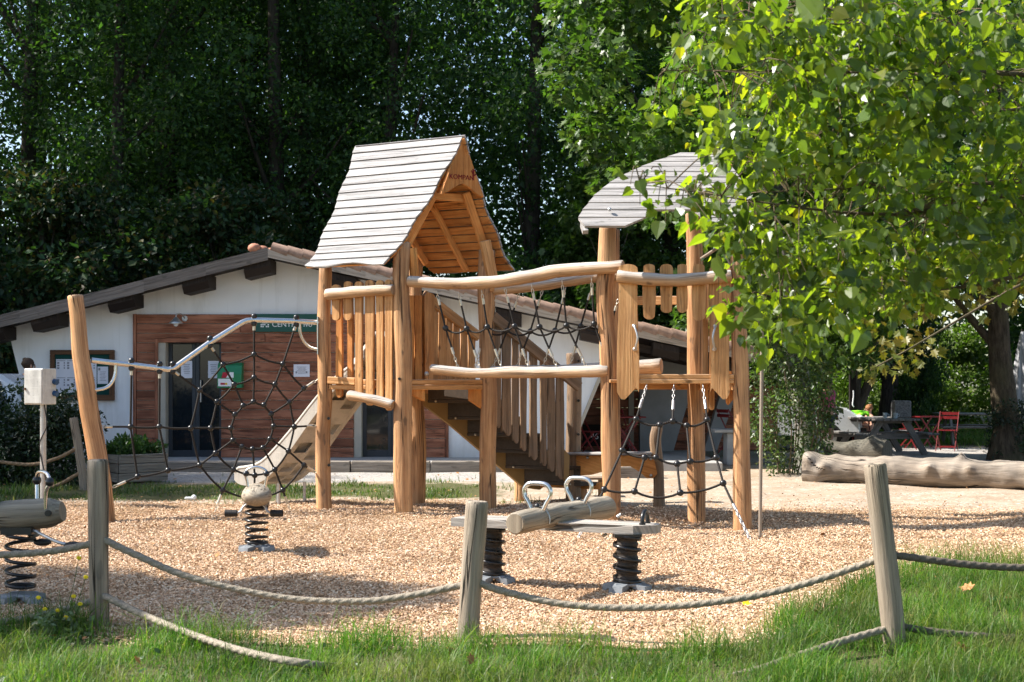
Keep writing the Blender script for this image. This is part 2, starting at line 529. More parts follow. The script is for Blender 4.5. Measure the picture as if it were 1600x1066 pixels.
M['leaf_laurel'] = leafmat('laurel_leaf', [(.022, .054, .028), (.034, .076, .034), (.050, .10, .038), (.11, .075, .032)], .28, rough=.45, spec=.3, clump=.5, cscale=.8)
M['leaf_mid'] = leafmat('mid_green_leaf', [(.05, .10, .022), (.065, .125, .028), (.085, .15, .03), (.12, .17, .04)], .4, clump=.4, cscale=.6)
M['leaf_near'] = leafmat('near_poplar_leaf', [(.035, .065, .022), (.05, .09, .026), (.075, .125, .03), (.11, .165, .03), (.06, .10, .035), (.14, .19, .035), (.045, .08, .026), (.09, .14, .03), (.04, .075, .028), (.12, .17, .035), (.055, .10, .03), (.08, .13, .03), (.15, .20, .04), (.17, .17, .03)], .54, (3.5, 3.4, .5), rough=.33, spec=.55, clump=.35, cscale=1.6)
M['leaf_maple'] = leafmat('yellow_green_maple_leaf', [(.08, .11, .022), (.12, .135, .026), (.20, .165, .03), (.07, .11, .03)], .42, (1.6, 1.5, .4), clump=.3, cscale=1.5)
M['leaf_hedge'] = leafmat('hedge_leaf', [(.012, .028, .012), (.018, .040, .016), (.03, .06, .02)], .2, clump=.5, cscale=1.5)
M['leaf_ivy'] = leafmat('ivy_leaf', [(.04, .075, .022), (.06, .105, .03), (.085, .13, .045), (.12, .125, .05)], .35, clump=.45, cscale=1.6)
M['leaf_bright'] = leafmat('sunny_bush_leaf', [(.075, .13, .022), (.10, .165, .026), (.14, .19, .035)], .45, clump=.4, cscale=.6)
M['leaf_herb'] = leafmat('herb_leaf', [(.03, .075, .018), (.045, .10, .024), (.07, .13, .03)], .35)
M['leaf_silver'] = leafmat('silvery_weed_leaf', [(.14, .19, .10), (.22, .27, .17), (.09, .15, .05)], .3)
M['petal'] = simple('yellow_petal', (.70, .52, .02), .7, 0, .2, .1)
M['dead_leaf'] = simple('dry_leaf', (.34, .17, .07), .8, 0, .2, .4, 30)
M['grass'] = leafmat('grass_blade', [(.040, .105, .016), (.055, .14, .018), (.075, .17, .024), (.10, .20, .032), (.135, .205, .045), (.25, .235, .10)], .45, (1.3, 1.6, .5), rough=.5, spec=.35, clump=.40, cscale=1.6, dry=.6)
M['grass_dark'] = leafmat('shaded_lawn_blade', [(.040, .085, .02), (.06, .115, .024), (.09, .14, .035), (.20, .17, .08)], .35, clump=.4, cscale=1.2)


def rope_mat(name, c1, c2, stripe):
    t = NT(name)
    v = t.N('UVMap').outputs[0]
    n = t.noise(t.map(v, (300, 90, 1)), 1, 3)
    col = t.ramp(n, [(.3, c1), (.7, c2)])
    sp = t.N('SeparateXYZ', {0: v})
    ph = t.math('ADD', t.math('MULTIPLY', sp.outputs[1], stripe), t.math('MULTIPLY', sp.outputs[0], stripe * 1.0))
    s = t.math('SINE', ph)
    t.bsdf(col, .75, normal=t.bump(t.math('ADD', t.math('MULTIPLY', s, .5), n), .5, .004), spec=.3)
    return t.m


M['rope_black'] = rope_mat('black_rope', (.010, .009, .008), (.035, .028, .022), 260)
M['rope_fence'] = rope_mat('hemp_rope', (.17, .14, .10), (.36, .31, .24), 500)
M['rope_dark'] = rope_mat('dark_hemp_rope', (.08, .065, .05), (.20, .165, .125), 500)
M['rope_brown'] = rope_mat('brown_hemp_rope', (.16, .10, .055), (.31, .21, .12), 500)


def plaster():
    t = NT('white_render')
    v = t.N('TexCoord').outputs['Object']
    n = t.noise(v, 1.1, 5)
    col = t.ramp(n, [(.3, (.78, .785, .785)), (.7, (.86, .865, .87))])
    st = t.noise(t.map(v, (2.5, 2.5, .5)), 1, 5, .65)
    col = t.mix(t.ramp(st, [(.52, (0, 0, 0)), (.75, (.35,) * 3)]), col, (.42, .41, .38))
    zz = t.N('SeparateXYZ', {0: v}).outputs[2]
    band = t.N('MapRange', {'Value': t.math('ADD', zz, t.math('MULTIPLY', st, .9)), 'From Min': .95, 'From Max': .45, 'To Min': 0., 'To Max': .6}).outputs[0]
    col = t.mix(band, col, (.40, .35, .28))
    run = t.noise(t.map(v, (7, 7, .35)), 1, 4, .6)
    col = t.mix(t.ramp(run, [(.56, (0, 0, 0)), (.72, (.28,) * 3)]), col, (.45, .45, .43))
    t.bsdf(col, .92, normal=t.bump(t.noise(v, 90, 5), .5, .008), spec=.15)
    return t.m


M['plaster'] = plaster()


def ground_mat():
    t = NT('ground_surface')
    v = t.N('TexCoord').outputs['Object']
    def attr(n): return t.N('Attribute', attribute_name=n).outputs['Fac']
    # --- wood chips
    vm = t.map(v, (1, 1, 1))
    wrp = t.N('VectorMath', {0: vm, 1: t.N('VectorMath', {0: t.N('TexNoise', {'Vector': v, 'Scale': 9., 'Detail': 2.}).outputs['Color'], 'Scale': .12}, operation='SCALE').outputs[0]}, operation='ADD').outputs[0]
    vo1 = t.N('TexVoronoi', {'Vector': t.map(wrp, (44, 100, 30)), 'Scale': 1.0}, feature='F1')
    vo2 = t.N('TexVoronoi', {'Vector': t.map(wrp, (100, 42, 30)), 'Scale': 1.0}, feature='F1')
    sel = t.ramp(t.noise(v, 14, 2), [(.47, (0, 0, 0)), (.53, (1, 1, 1))])
    cc = t.mix(sel, vo1.outputs['Color'], vo2.outputs['Color'])
    cr = t.N('SeparateColor', {0: cc}).outputs[0]
    cd = t.mix(sel, vo1.outputs['Distance'], vo2.outputs['Distance'])
    chip = t.ramp(cr, [(0, (.22, .12, .054)), (.3, (.43, .265, .135)), (.65, (.60, .41, .235)), (1, (.74, .56, .37))])
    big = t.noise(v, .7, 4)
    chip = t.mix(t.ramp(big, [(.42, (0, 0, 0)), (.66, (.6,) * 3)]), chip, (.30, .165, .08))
    chip = t.mix(t.ramp(cd, [(.35, (0, 0, 0)), (.8, (.75,) * 3)]), chip, (.13, .07, .03))
    # --- sandy dirt
    dn = t.noise(v, 2.2, 6, .65)
    fn = t.noise(v, 45, 4)
    dirt = t.ramp(dn, [(.3, (.28, .215, .15)), (.5, (.38, .305, .225)), (.72, (.47, .39, .30))])
    dirt = t.mix(t.ramp(fn, [(.52, (0, 0, 0)), (.68, (.8,) * 3)]), dirt, (.19, .135, .09))
    pv = t.N('TexVoronoi', {'Vector': v, 'Scale': 26.}, feature='F1')
    peb = t.ramp(t.N('SeparateColor', {0: pv.outputs['Color']}).outputs[0], [(.78, (0, 0, 0)), (.80, (.8,) * 3)])
    dirt = t.mix(peb, dirt, t.ramp(t.N('SeparateColor', {0: pv.outputs['Color']}).outputs[1], [(0, (.18, .15, .12)), (.6, (.46, .40, .33)), (1, (.62, .56, .48))]))
    dirt = t.mix(t.ramp(t.noise(v, .9, 4, .7), [(.45, (0, 0, 0)), (.62, (.55,) * 3)]), dirt, (.30, .21, .135))
    # --- grey gravel
    gv = t.N('TexVoronoi', {'Vector': v, 'Scale': 38.}, feature='F1')
    grav = t.ramp(t.N('SeparateColor', {0: gv.outputs['Color']}).outputs[0], [(0, (.20, .19, .18)), (.5, (.33, .31, .285)), (1, (.48, .45, .41))])
    grav = t.mix(t.ramp(dn, [(.45, (0, 0, 0)), (.7, (.6,) * 3)]), grav, (.40, .34, .27))
    # --- soil under grass
    soil = t.ramp(fn, [(.3, (.055, .06, .022)), (.7, (.12, .115, .05))])
    edge = t.noise(v, 5, 5, .7)
    def msk(a):
        return t.ramp(t.math('ADD', a, t.math('MULTIPLY', t.math('SUBTRACT', edge, .5), .75)), [(.42, (0, 0, 0)), (.58, (1, 1, 1))])
    col = t.mix(msk(attr('gravel')), dirt, grav)
    col = t.mix(msk(attr('grass')), col, soil)
    mm = msk(attr('mulch'))
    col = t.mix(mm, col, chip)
    hh = t.mix(mm, t.math('MULTIPLY', fn, .5), t.math('SUBTRACT', t.math('MULTIPLY', cr, .8), cd))
    t.bsdf(col, .9, normal=t.bump(hh, .9, .02), spec=.15)
    return t.m


M['ground'] = ground_mat()
t_ = NT('wood_chip')
ci = t_.N('NewGeometry').outputs['Random Per Island']
tv = t_.N('TexCoord').outputs['Object']
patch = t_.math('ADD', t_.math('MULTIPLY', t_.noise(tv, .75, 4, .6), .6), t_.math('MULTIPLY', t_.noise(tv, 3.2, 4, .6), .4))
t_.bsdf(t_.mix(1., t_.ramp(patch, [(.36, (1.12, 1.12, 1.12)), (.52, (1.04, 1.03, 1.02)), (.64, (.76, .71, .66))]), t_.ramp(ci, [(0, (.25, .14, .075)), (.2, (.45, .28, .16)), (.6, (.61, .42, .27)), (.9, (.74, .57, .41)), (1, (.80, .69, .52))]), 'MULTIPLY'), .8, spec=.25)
M['chip'] = t_.m
# ------------------------------------------------------------------ camera, sun, sky
cam_d = bpy.data.cameras.new('camera'); cam = bpy.data.objects.new('camera', cam_d); COL.objects.link(cam)
cam.location = (0, 0, CAMH); cam.rotation_euler = (pi / 2, 0, 0)
cam_d.lens = 50; cam_d.sensor_width = 36; cam_d.shift_y = (HOR - 533) / 1600.0
cam_d.clip_end = 2000; cam_d.clip_start = .1
cam_d.dof.use_dof = True; cam_d.dof.focus_distance = 15.0; cam_d.dof.aperture_fstop = 5.6
SC.camera = cam

SUN_EL = math.radians(46)
sdir = Vector((-math.cos(SUN_EL) * .9965, math.cos(SUN_EL) * SUN_Y, math.sin(SUN_EL))).normalized()
sl = bpy.data.lights.new('sun', 'SUN'); sl.energy = 5.0; sl.angle = math.radians(.53); sl.color = (1.0, .95, .88)
so = bpy.data.objects.new('sun', sl); COL.objects.link(so)
so.rotation_euler = sdir.to_track_quat('Z', 'Y').to_euler()
so.location = sdir * 60
wd = bpy.data.worlds.new('World'); SC.world = wd; wd.use_nodes = True
nt = wd.node_tree; bg = nt.nodes['Background']
sky = nt.nodes.new('ShaderNodeTexSky'); sky.sky_type = 'NISHITA'; sky.sun_disc = False
sky.sun_elevation = SUN_EL; sky.sun_rotation = math.atan2(sdir.x, sdir.y)
sky.air_density = 1.0; sky.dust_density = 1.2
nt.links.new(sky.outputs[0], bg.inputs[0]); bg.inputs[1].default_value = .11
SC.view_settings.view_transform = 'Standard'; SC.view_settings.look = 'None'
SC.view_settings.exposure = EXPO; SC.view_settings.gamma = 1
SC.render.engine = 'CYCLES'
SC.cycles.use_denoising = True
SC.cycles.max_bounces = 6; SC.cycles.diffuse_bounces = 4; SC.cycles.glossy_bounces = 3; SC.cycles.transmission_bounces = 4
SC.cycles.sample_clamp_indirect = 6.0
SC.cycles.use_adaptive_sampling = True; SC.cycles.adaptive_threshold = .015

# ------------------------------------------------------------------ ground zones
fp = [(-400, 965), (0, 980), (150, 992), (300, 1004), (480, 1013), (600, 1004), (735, 1003), (900, 1012), (1050, 1022), (1130, 1014), (1190, 990), (1260, 955), (1330, 925), (1400, 896), (1500, 884), (1600, 884), (1900, 880)]
fw = sorted([(GX(*p).x, GX(*p).y) for p in fp])
FXs = np.array([p[0] for p in fw]); FYs = np.array([p[1] for p in fw])
bp = [(-500, 790), (0, 789), (200, 787), (460, 784), (700, 784), (800, 789), (1000, 792), (1200, 797), (1400, 797), (1600, 801), (2000, 803)]
bw = sorted([(GX(*p).x, GX(*p).y) for p in bp])
BXs = np.array([p[0] for p in bw]); BYs = np.array([p[1] for p in bw])


def y_front(x): return np.interp(x, FXs, FYs)
def y_back(x): return np.interp(x, BXs, BYs)
def sst(a, w=.25): return np.clip(a / w * .5 + .5, 0, 1)


def masks(x, y):
    front = sst(y_front(x) - y, .5)
    mul = np.minimum(sst(y - y_front(x), .5), sst(y_back(x) - y, .7))
    strip = np.minimum(sst(y - y_back(x) - .45, .8), sst(21.4 - y, .9)) * np.clip((.6 - x) / 1.6, 0, 1)
    right = np.clip((y - 31) / 4, 0, 1) * np.clip((x - 5) / 3, 0, 1)
    left = np.clip((-6.3 - x) / .8, 0, 1) * np.clip((y - 17.6) / .8, 0, 1) * np.clip((25 - y) / 2, 0, 1)
    wild = np.clip((y - 40) / 5, 0, 1)
    grass = np.maximum.reduce([front, strip, right * .8, left, wild])
    gravel = np.clip((y - 21.2) / .8, 0, 1) * np.clip((2.5 - x) / 3, 0, 1)
    gravel = np.maximum(gravel, np.clip((y - 25.5) / 2, 0, 1) * (1 - right) * np.clip((x - 3) / 2, 0, 1))
    gravel = gravel * (1 - grass)
    return grass, mul, gravel


xs = np.concatenate([np.linspace(-160, -14, 22), np.arange(-13.5, 13.6, .15), np.linspace(14, 160, 22)])
ys = np.concatenate([[-60, -30, -12, -4, 0, 3, 5], np.arange(6, 30, .15), np.arange(30, 48, .6), np.linspace(49, 240, 24)])
X, Yg = np.meshgrid(xs, ys)
g_, m_, gr_ = masks(X, Yg)
Z = gh(X, Yg) + NR.normal(0, .004, X.shape) * (m_ > .5)
far_ = np.clip((Yg - 70) / 60, 0, 1)
nx, ny = len(xs), len(ys)
ctr = lambda A: (A[:-1, :-1] + A[1:, :-1] + A[:-1, 1:] + A[1:, 1:]) / 4
gc, mc, rc = ctr(g_), ctr(m_), ctr(gr_)
cls = np.zeros(gc.shape, int)          # 0 dirt, 1 lawn, 2 mulch, 3 gravel path
cls[rc > .5] = 3; cls[gc > .5] = 1; cls[mc > .5] = 2
idx = np.arange(nx * ny).reshape(ny, nx)
quads = np.stack([idx[:-1, :-1], idx[:-1, 1:], idx[1:, 1:], idx[1:, :-1]], -1)
P3 = np.stack([X, Yg, Z], -1).reshape(-1, 3)
for c, nm in ((0, 'ground'), (1, 'lawn'), (2, 'wood_chip_bed'), (3, 'gravel_path')):
    q = quads[cls == c]
    used, inv = np.unique(q.reshape(-1), return_inverse=True)
    me = bpy.data.meshes.new(nm)
    me.from_pydata(P3[used].tolist(), [], inv.reshape(-1, 4).tolist())
    me.polygons.foreach_set('use_smooth', np.ones(len(q), bool))
    for an, arr in (('grass', g_), ('mulch', m_), ('gravel', gr_)):
        a = me.attributes.new(an, 'FLOAT', 'POINT'); a.data.foreach_set('value', arr.reshape(-1)[used].astype(np.float32))
    me.materials.append(M['ground']); me.update()
    o = link_mesh(nm, me); o['kind'] = 'structure'
    o['label'] = {0: 'sandy bare ground around the playground', 1: 'soil of the lawn under the grass', 2: 'bed of orange wood chips under the play structure', 3: 'grey gravel path in front of the white building'}[c]


# ------------------------------------------------------------------ scattered chips
def rotmats(n, tilt):
    az = NR.uniform(0, 2 * pi, n); a = NR.normal(0, tilt, n); b = NR.normal(0, tilt, n)
    ca, sa = np.cos(az), np.sin(az)
    Rz = np.zeros((n, 3, 3)); Rz[:, 0, 0] = ca; Rz[:, 0, 1] = -sa; Rz[:, 1, 0] = sa; Rz[:, 1, 1] = ca; Rz[:, 2, 2] = 1
    Rx = np.zeros((n, 3, 3)); Rx[:, 0, 0] = 1; Rx[:, 1, 1] = np.cos(a); Rx[:, 1, 2] = -np.sin(a); Rx[:, 2, 1] = np.sin(a); Rx[:, 2, 2] = np.cos(a)
    Ry = np.zeros((n, 3, 3)); Ry[:, 1, 1] = 1; Ry[:, 0, 0] = np.cos(b); Ry[:, 0, 2] = np.sin(b); Ry[:, 2, 0] = -np.sin(b); Ry[:, 2, 2] = np.cos(b)
    return Rz @ Rx @ Ry


n = 210000
yy = 8.4 + (NR.random(n) ** 1.6) * 10.2
xx = NR.uniform(-.42, .42, n) * yy
g1, m1, r1 = masks(xx, yy)
k = (m1 + NR.normal(0, .14, n) * np.where(yy > 13, 2.2, 1) > .45) & (xx < 6.2)
xx, yy = xx[k], yy[k]; n = len(xx)
sz = np.stack([NR.uniform(.006, .017, n), NR.uniform(.002, .005, n), NR.uniform(.0015, .004, n)], -1)
box8 = np.array([(-1, -1, -1), (1, -1, -1), (1, 1, -1), (-1, 1, -1), (-.8, -.9, 1), (.9, -.7, 1), (.8, .9, 1), (-.9, .7, 1)], float)
R = rotmats(n, .35)
vv = np.einsum('nij,nkj->nki', R, box8[None] * sz[:, None, :])
vv += np.stack([xx, yy, gh(xx, yy) + .006 + NR.uniform(0, .012, n)], -1)[:, None, :]
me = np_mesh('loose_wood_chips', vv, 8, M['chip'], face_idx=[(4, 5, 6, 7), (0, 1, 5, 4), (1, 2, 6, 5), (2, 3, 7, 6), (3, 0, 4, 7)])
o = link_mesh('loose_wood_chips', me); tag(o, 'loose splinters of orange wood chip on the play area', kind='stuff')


# ------------------------------------------------------------------ grass blades
def grass_mesh(name, x, y, h, w, mat, lean=.45):
    n = len(x)
    az = NR.uniform(0, 2 * pi, n); az2 = az + NR.uniform(-.8, .8, n)
    d = np.stack([np.cos(az), np.sin(az), np.zeros(n)], -1)
    sd = np.stack([-np.sin(az2), np.cos(az2), np.zeros(n)], -1)
    ln = np.abs(NR.normal(0, lean, n)) + .1
    b = np.stack([x, y, gh(x, y) - .005], -1)
    up = np.array([0, 0, 1.0])
    m1 = b + up * (h * .45)[:, None] + d * (h * ln * .22)[:, None]
    m2 = b + up * (h * .78)[:, None] + d * (h * ln * .6)[:, None]
    tip = b + up * (h * (1 - .25 * ln))[:, None] + d * (h * ln * 1.15)[:, None]
    ww = w[:, None] * sd
    vv = np.stack([b - ww, b + ww, m1 - ww * .9, m1 + ww * .9, m2 - ww * .55, m2 + ww * .55, tip], 1)
    return np_mesh(name, vv, 7, mat, smooth=True, face_idx=[(0, 1, 3, 2), (2, 3, 5, 4), (4, 5, 6)])


def clumpf(x, y, s):
    return np.array([mnoise.noise(Vector((a * s, b * s, 3.1))) for a, b in zip(x, y)])


n = 200000
y = NR.uniform(7.0, 12.6, n); x = NR.uniform(-.42, .46, n) * y
g1, m1, r1 = masks(x, y)
cl = clumpf(x, y, 2.3)
dist = y_front(x) - y            # distance inside the lawn
keep = (dist + NR.normal(0, .07, n) + cl * .12 > -.02) & (NR.random(n) < np.clip(.72 + cl * .9, .12, 1))
x, y, cl, dist = x[keep], y[keep], cl[keep], dist[keep]
hh = (.045 + .055 * np.clip(cl + .4, 0, 1.2)) * NR.lognormal(0, .42, len(x))
tall = np.exp(-((dist - .12) / .2) ** 2)
hh *= 1 + tall * NR.uniform(.0, 1.1, len(x))
rg = (x > 1.4) & (dist > 0)
hh[rg] *= 1.35
hh = np.clip(hh, .02, .30)
me = grass_mesh('lawn_grass', x, y, hh, NR.uniform(.0012, .0029, len(x)), M['grass'], .75)
o = link_mesh('lawn_grass', me); tag(o, 'long green grass in front of the rope fence', kind='stuff')
print('front blades', len(x))
# tufts round the fence posts
n = 70000
y = NR.uniform(17.6, 25, n); x = NR.uniform(-9.5, 1.2, n)
g1, m1, r1 = masks(x, y)
cl = clumpf(x, y, 1.4)
keep = (g1 * .8 + cl * .75 + NR.normal(0, .15, n) > .62) & (NR.random(n) < .85)
x, y, cl = x[keep], y[keep], cl[keep]
hh = np.clip((.028 + .04 * np.clip(cl + .2, 0, 1)) * NR.lognormal(0, .4, len(x)), .012, .2)
hh[x < -6.2] *= 1.8
me = grass_mesh('lawn_grass', x, y, hh, NR.uniform(.003, .006, len(x)), M['grass_dark'])
o = link_mesh('back_lawn_grass', me); tag(o, 'short grass strip between wood chips and gravel path', kind='stuff')
n = 26000
y = NR.uniform(31, 44, n); x = NR.uniform(4, 17, n)
g1, m1, r1 = masks(x, y)
keep = (g1 + NR.normal(0, .2, n) > .5)
x, y = x[keep], y[keep]
me = grass_mesh('meadow_grass', x, y, NR.uniform(.05, .16, len(x)), NR.uniform(.006, .012, len(x)), M['grass'])
o = link_mesh('meadow_grass', me); tag(o, 'sunlit grass beyond the picnic tables', kind='stuff')

# low broad leaves (clover, plantain) in the front lawn and litter of small dry leaves
n = 5200
y = NR.uniform(7.1, 11.8, n); x = NR.uniform(-.42, .46, n) * y
cl = clumpf(x, y, 1.7)
k = (y_front(x) - y > .08) & (cl + NR.normal(0, .12, n) > .12)
x, y = x[k], y[k]
LEAFR = np.array([(0, 0, 0), (.35, .25, .04), (.42, .62, .03), (0, 1, -.04), (-.42, .62, .03), (-.35, .25, .04)], float)


def flat_leaves(name, x, y, z, size, mat, tilt):
    n = len(x); R = rotmats(n, tilt)
    v = LEAFR[None] * (size * NR.lognormal(0, .35, n))[:, None, None]
    v = np.einsum('nij,nkj->nki', R, v) + np.stack([x, y, gh(x, y) + z], -1)[:, None, :]
    return np_mesh(name, v, 6, mat, face_idx=[(0, 1, 2, 3, 4, 5)])


me = flat_leaves('clover', x, y, NR.uniform(.02, .06, len(x)), .022, M['leaf_herb'], .5)
o = link_mesh('clover', me); tag(o, 'low clover and plantain leaves among the front grass', kind='stuff')
n = 1500
y = NR.uniform(8.5, 24, n) ; x = NR.uniform(-.42, .42, n) * y
g1, m1, r1 = masks(x, y)
k = (NR.random(n) < np.where(m1 > .5, .45, .9)) & (x < 8)
x, y = x[k], y[k]
me = flat_leaves('leaf_litter', x, y, np.full(len(x), .022), .028, M['dead_leaf'], .35)
o = link_mesh('leaf_litter', me); tag(o, 'scattered tiny dry leaves on the play area and path', kind='stuff')
# ------------------------------------------------------------------ trees
LEAF4 = np.array([(0, 0, 0), (.30, .42, .05), (0, 1, -.05), (-.30, .42, .05)], float)
HEART = np.array([(0, 0, 0), (.26, -.06, .05), (.44, .16, .09), (.40, .42, .07), (.18, .74, 0), (0, 1.0, -.06), (-.18, .74, 0), (-.40, .42, .07), (-.44, .16, .09), (-.26, -.06, .05), (0, .4, -.03)], float)
HEARTF = [(0, 1, 2, 10), (10, 2, 3, 4), (10, 4, 5), (0, 10, 8, 9), (10, 6, 7, 8), (10, 5, 6)]
MAPLE = np.array([(0, 0, 0), (.30, .0, .04), (.22, .20, .02), (.52, .42, .05), (.26, .46, .02), (.30, .70, .03), (.12, .66, 0), (0, 1, -.05), (-.12, .66, 0), (-.30, .70, .03), (-.26, .46, .02), (-.52, .42, .05), (-.22, .20, .02), (-.30, 0, .04)], float)
MAPLEF = [(0, 1, 2, 4, 6, 7), (2, 3, 4), (4, 5, 6), (0, 7, 8, 10, 12, 13), (10, 11, 12), (8, 9, 10)]


def leaf_cloud(cent, rad, count, size, flat=1.0, droop=0.0, shape=LEAF4, shell=.0, jitter=.35, up=.35, sv=.25):
    """cent (k,3), rad (k,), count per unit -> vertex array"""
    cent = np.asarray(cent, float); rad = np.asarray(rad, float)
    cnt = np.maximum(1, (count * rad ** 2 / np.mean(rad ** 2)).astype(int))
    ci = np.repeat(np.arange(len(cent)), cnt)
    n = len(ci)
    d = NR.normal(0, 1, (n, 3)); d /= np.linalg.norm(d, axis=1)[:, None]
    r = NR.random(n) ** (1 / 3. if shell == 0 else 1 / (3 + 6 * shell))
    p = cent[ci] + d * (r * rad[ci])[:, None] * np.array([1, 1, flat])
    # leaf axis: outward + droop; normal: roughly up/outward, jittered
    ax = d * .7 + NR.normal(0, .6, (n, 3)); ax[:, 2] -= droop
    ax /= np.linalg.norm(ax, axis=1)[:, None]
    nm = NR.normal(0, jitter, (n, 3)) + d * .5; nm[:, 2] += up
    sx = np.cross(ax, nm); sx /= np.maximum(1e-6, np.linalg.norm(sx, axis=1))[:, None]
    nz = np.cross(sx, ax)
    s = size * NR.lognormal(0, sv, n)
    v = shape[None, :, :] * s[:, None, None]
    return p[:, None, :] + v[:, :, 0:1] * sx[:, None, :] + v[:, :, 1:2] * ax[:, None, :] + v[:, :, 2:3] * nz[:, None, :]


def leaf_mesh(name, vv, mat, shape=LEAF4):
    f = {id(LEAF4): [(0, 1, 2, 3)], id(HEART): HEARTF, id(MAPLE): MAPLEF}[id(shape)]
    return np_mesh(name, vv, len(shape), mat, face_idx=f)


def trunk_mb(h, r0, r1, lean=(0, 0), limbs=(), seg=12, wob=.12, flare=1.5, seed=1.):
    mb = MB()
    path = []; rr = []
    n = 14
    for i in range(n + 1):
        t = i / n
        path.append(Vector((lean[0] * t + .12 * math.sin(t * 5 + seed), lean[1] * t + .1 * math.sin(t * 4 + seed * 2), h * t - .15)))
        rr.append((r0 + (r1 - r0) * t ** .8) * (1 + (flare - 1) * math.exp(-t * h / .35)))
    mb.tube(path, rr, seg, wob=wob, seed=seed)
    for t, tip, r in limbs:
        a = path[min(n, int(t * n))]
        tip = Vector(tip)
        mid = a.lerp(tip, .5) + Vector((0, 0, -.12 * (tip - a).length * .5))
        p = smooth_path([a, mid, tip], 8)
        mb.tube(p, [r * (1 - .8 * i / 8) for i in range(9)], 7, wob=.1, seed=seed + t)
    return mb


def crown_clumps(h0, h1, rx, n, rmin, rmax, top=.25, seed=0, ry=None):
    rs = np.random.default_rng(seed)
    c = []; r = []
    for i in range(n):
        t = (i + rs.random()) / n
        z = h0 + (h1 - h0) * t
        prof = math.sin(pi * (.12 + .80 * t)) ** .6
        a = rs.uniform(0, 2 * pi); q = rs.random() ** .5
        c.append((math.cos(a) * q * rx * prof, math.sin(a) * q * (ry or rx) * prof, z)); r.append(rs.uniform(rmin, rmax) * (.7 + .3 * prof))
    return np.array(c), np.array(r)


def make_tree(name, label, group, h0, h1, rx, ncl, rmin, rmax, count, size, mat, barkm, r0=.3, seed=1, shape=LEAF4, ry=None, up=.35, droop=.1, lean=(0, 0), cat='tree'):
    root = empty(name, (0, 0, 0), label, cat, group)
    c, r = crown_clumps(h0, h1, rx, ncl, rmin, rmax, seed=seed, ry=ry)
    c[:, 0] += lean[0] * c[:, 2] / h1; c[:, 1] += lean[1] * c[:, 2] / h1
    rs = random.Random(seed)
    limbs = [(min(.95, max(.1, (cc[2] - rx * .45) / h1)), cc, r0 * .28) for cc in c[rs.sample(range(len(c)), min(14, len(c)))]]
    trunk_mb(h1 * .97, r0, .05, lean, limbs, seed=seed).build('trunk', barkm, root)
    vv = leaf_cloud(c, r, count, size, flat=.75, shape=shape, droop=droop, up=up)
    o = link_mesh('crown', leaf_mesh('crown', vv, mat, shape), root)
    return root


# ---- tall dark trees of the wood behind the building
protos = []
for i, (h1, rx, ncl) in enumerate(((19, 2.9, 150), (22, 3.3, 170), (17, 3.1, 140))):
    protos.append(make_tree('tall_tree', '', 'tall dark trees behind the white building', 2.6, h1, rx, ncl, .65, 1.2, 195, .125, M['leaf_dark'], M['bark_dark'], r0=.27 + .05 * i, seed=20 + i))
spots = [(-20.5, 35.5, 1, 1.0), (-16.6, 33.6, 0, 1.0), (-9.0, 37.8, 2, 1.05), (-9.6, 34.6, 0, .95), (-6.0, 36.2, 1, .95), (-3.0, 35.8, 2, .9), (.6, 36.4, 0, 1.05), (4.0, 35.6, 1, .95),
         (-18.6, 40.5, 2, 1.2), (-11.0, 41.4, 1, 1.0), (-7.6, 41.0, 2, 1.2), (-3.8, 42.0, 0, 1.1), (2.2, 41.2, 1, 1.0), (6.6, 41.0, 2, 1.05), (11.2, 42.6, 0, 1.05), (15.6, 41, 1, 1.0), (20.5, 42, 2, 1.1),
         (-24.5, 39, 0, 1.1), (6.8, 39.5, 2, .8), (-5.6, 39.0, 1, .95), (-19.0, 45.0, 1, 1.1), (-15.5, 46.5, 0, 1.2)]
desc = ['broad dark tree standing behind the left roof slope', 'dark leafy tree at the far left above the parked vehicle', 'dark tree rising behind the notice board end of the building', 'dark tree rising straight behind the wall lamp',
        'tall dark tree rising behind the roof ridge of the building', 'dark tree rising just behind the steep gabled play roof', 'dark tree rising right of the steep gabled play roof', 'dark tree rising behind the curved play roof',
        'second row tree at the far left behind the laurel', 'second row tree behind the left roof slope', 'second row tree behind the roof ridge', 'second row tree behind the steep gabled play roof', 'second row tree between the two play roofs',
        'second row tree behind the curved play roof', 'shaded tree behind the picnic tables', 'shaded tree behind the grey parasol', 'shaded tree at the right edge beyond the parasol',
        'dark tree at the outer left edge of the wood', 'small shaded tree behind the ivy bush and the parked car', 'second row tree just right of the roof ridge', 'third row tree beyond the left edge of the wood', 'third row tree at the far left behind the laurels']
sp_tree = make_tree('tall_tree', 'thin dark tree at the upper left with sky showing between its leaves', 'tall dark trees behind the white building', 3.5, 18, 2.4, 90, .5, .9, 140, .125, M['leaf_dark'], M['bark_dark'], r0=.36, seed=29)
sp_tree.location = (-12.4, 36.6, 0)
first = [True] * 3
for (x, y, k, s), ds in zip(spots, desc):
    if first[k]: o = protos[k]; first[k] = False
    else: o = copy_tree(protos[k])
    o.location = (x, y, 0); o.rotation_euler = (0, 0, random.uniform(0, 6.28)); o.scale = (s, s, s * random.uniform(.92, 1.08))
    o['label'] = ds

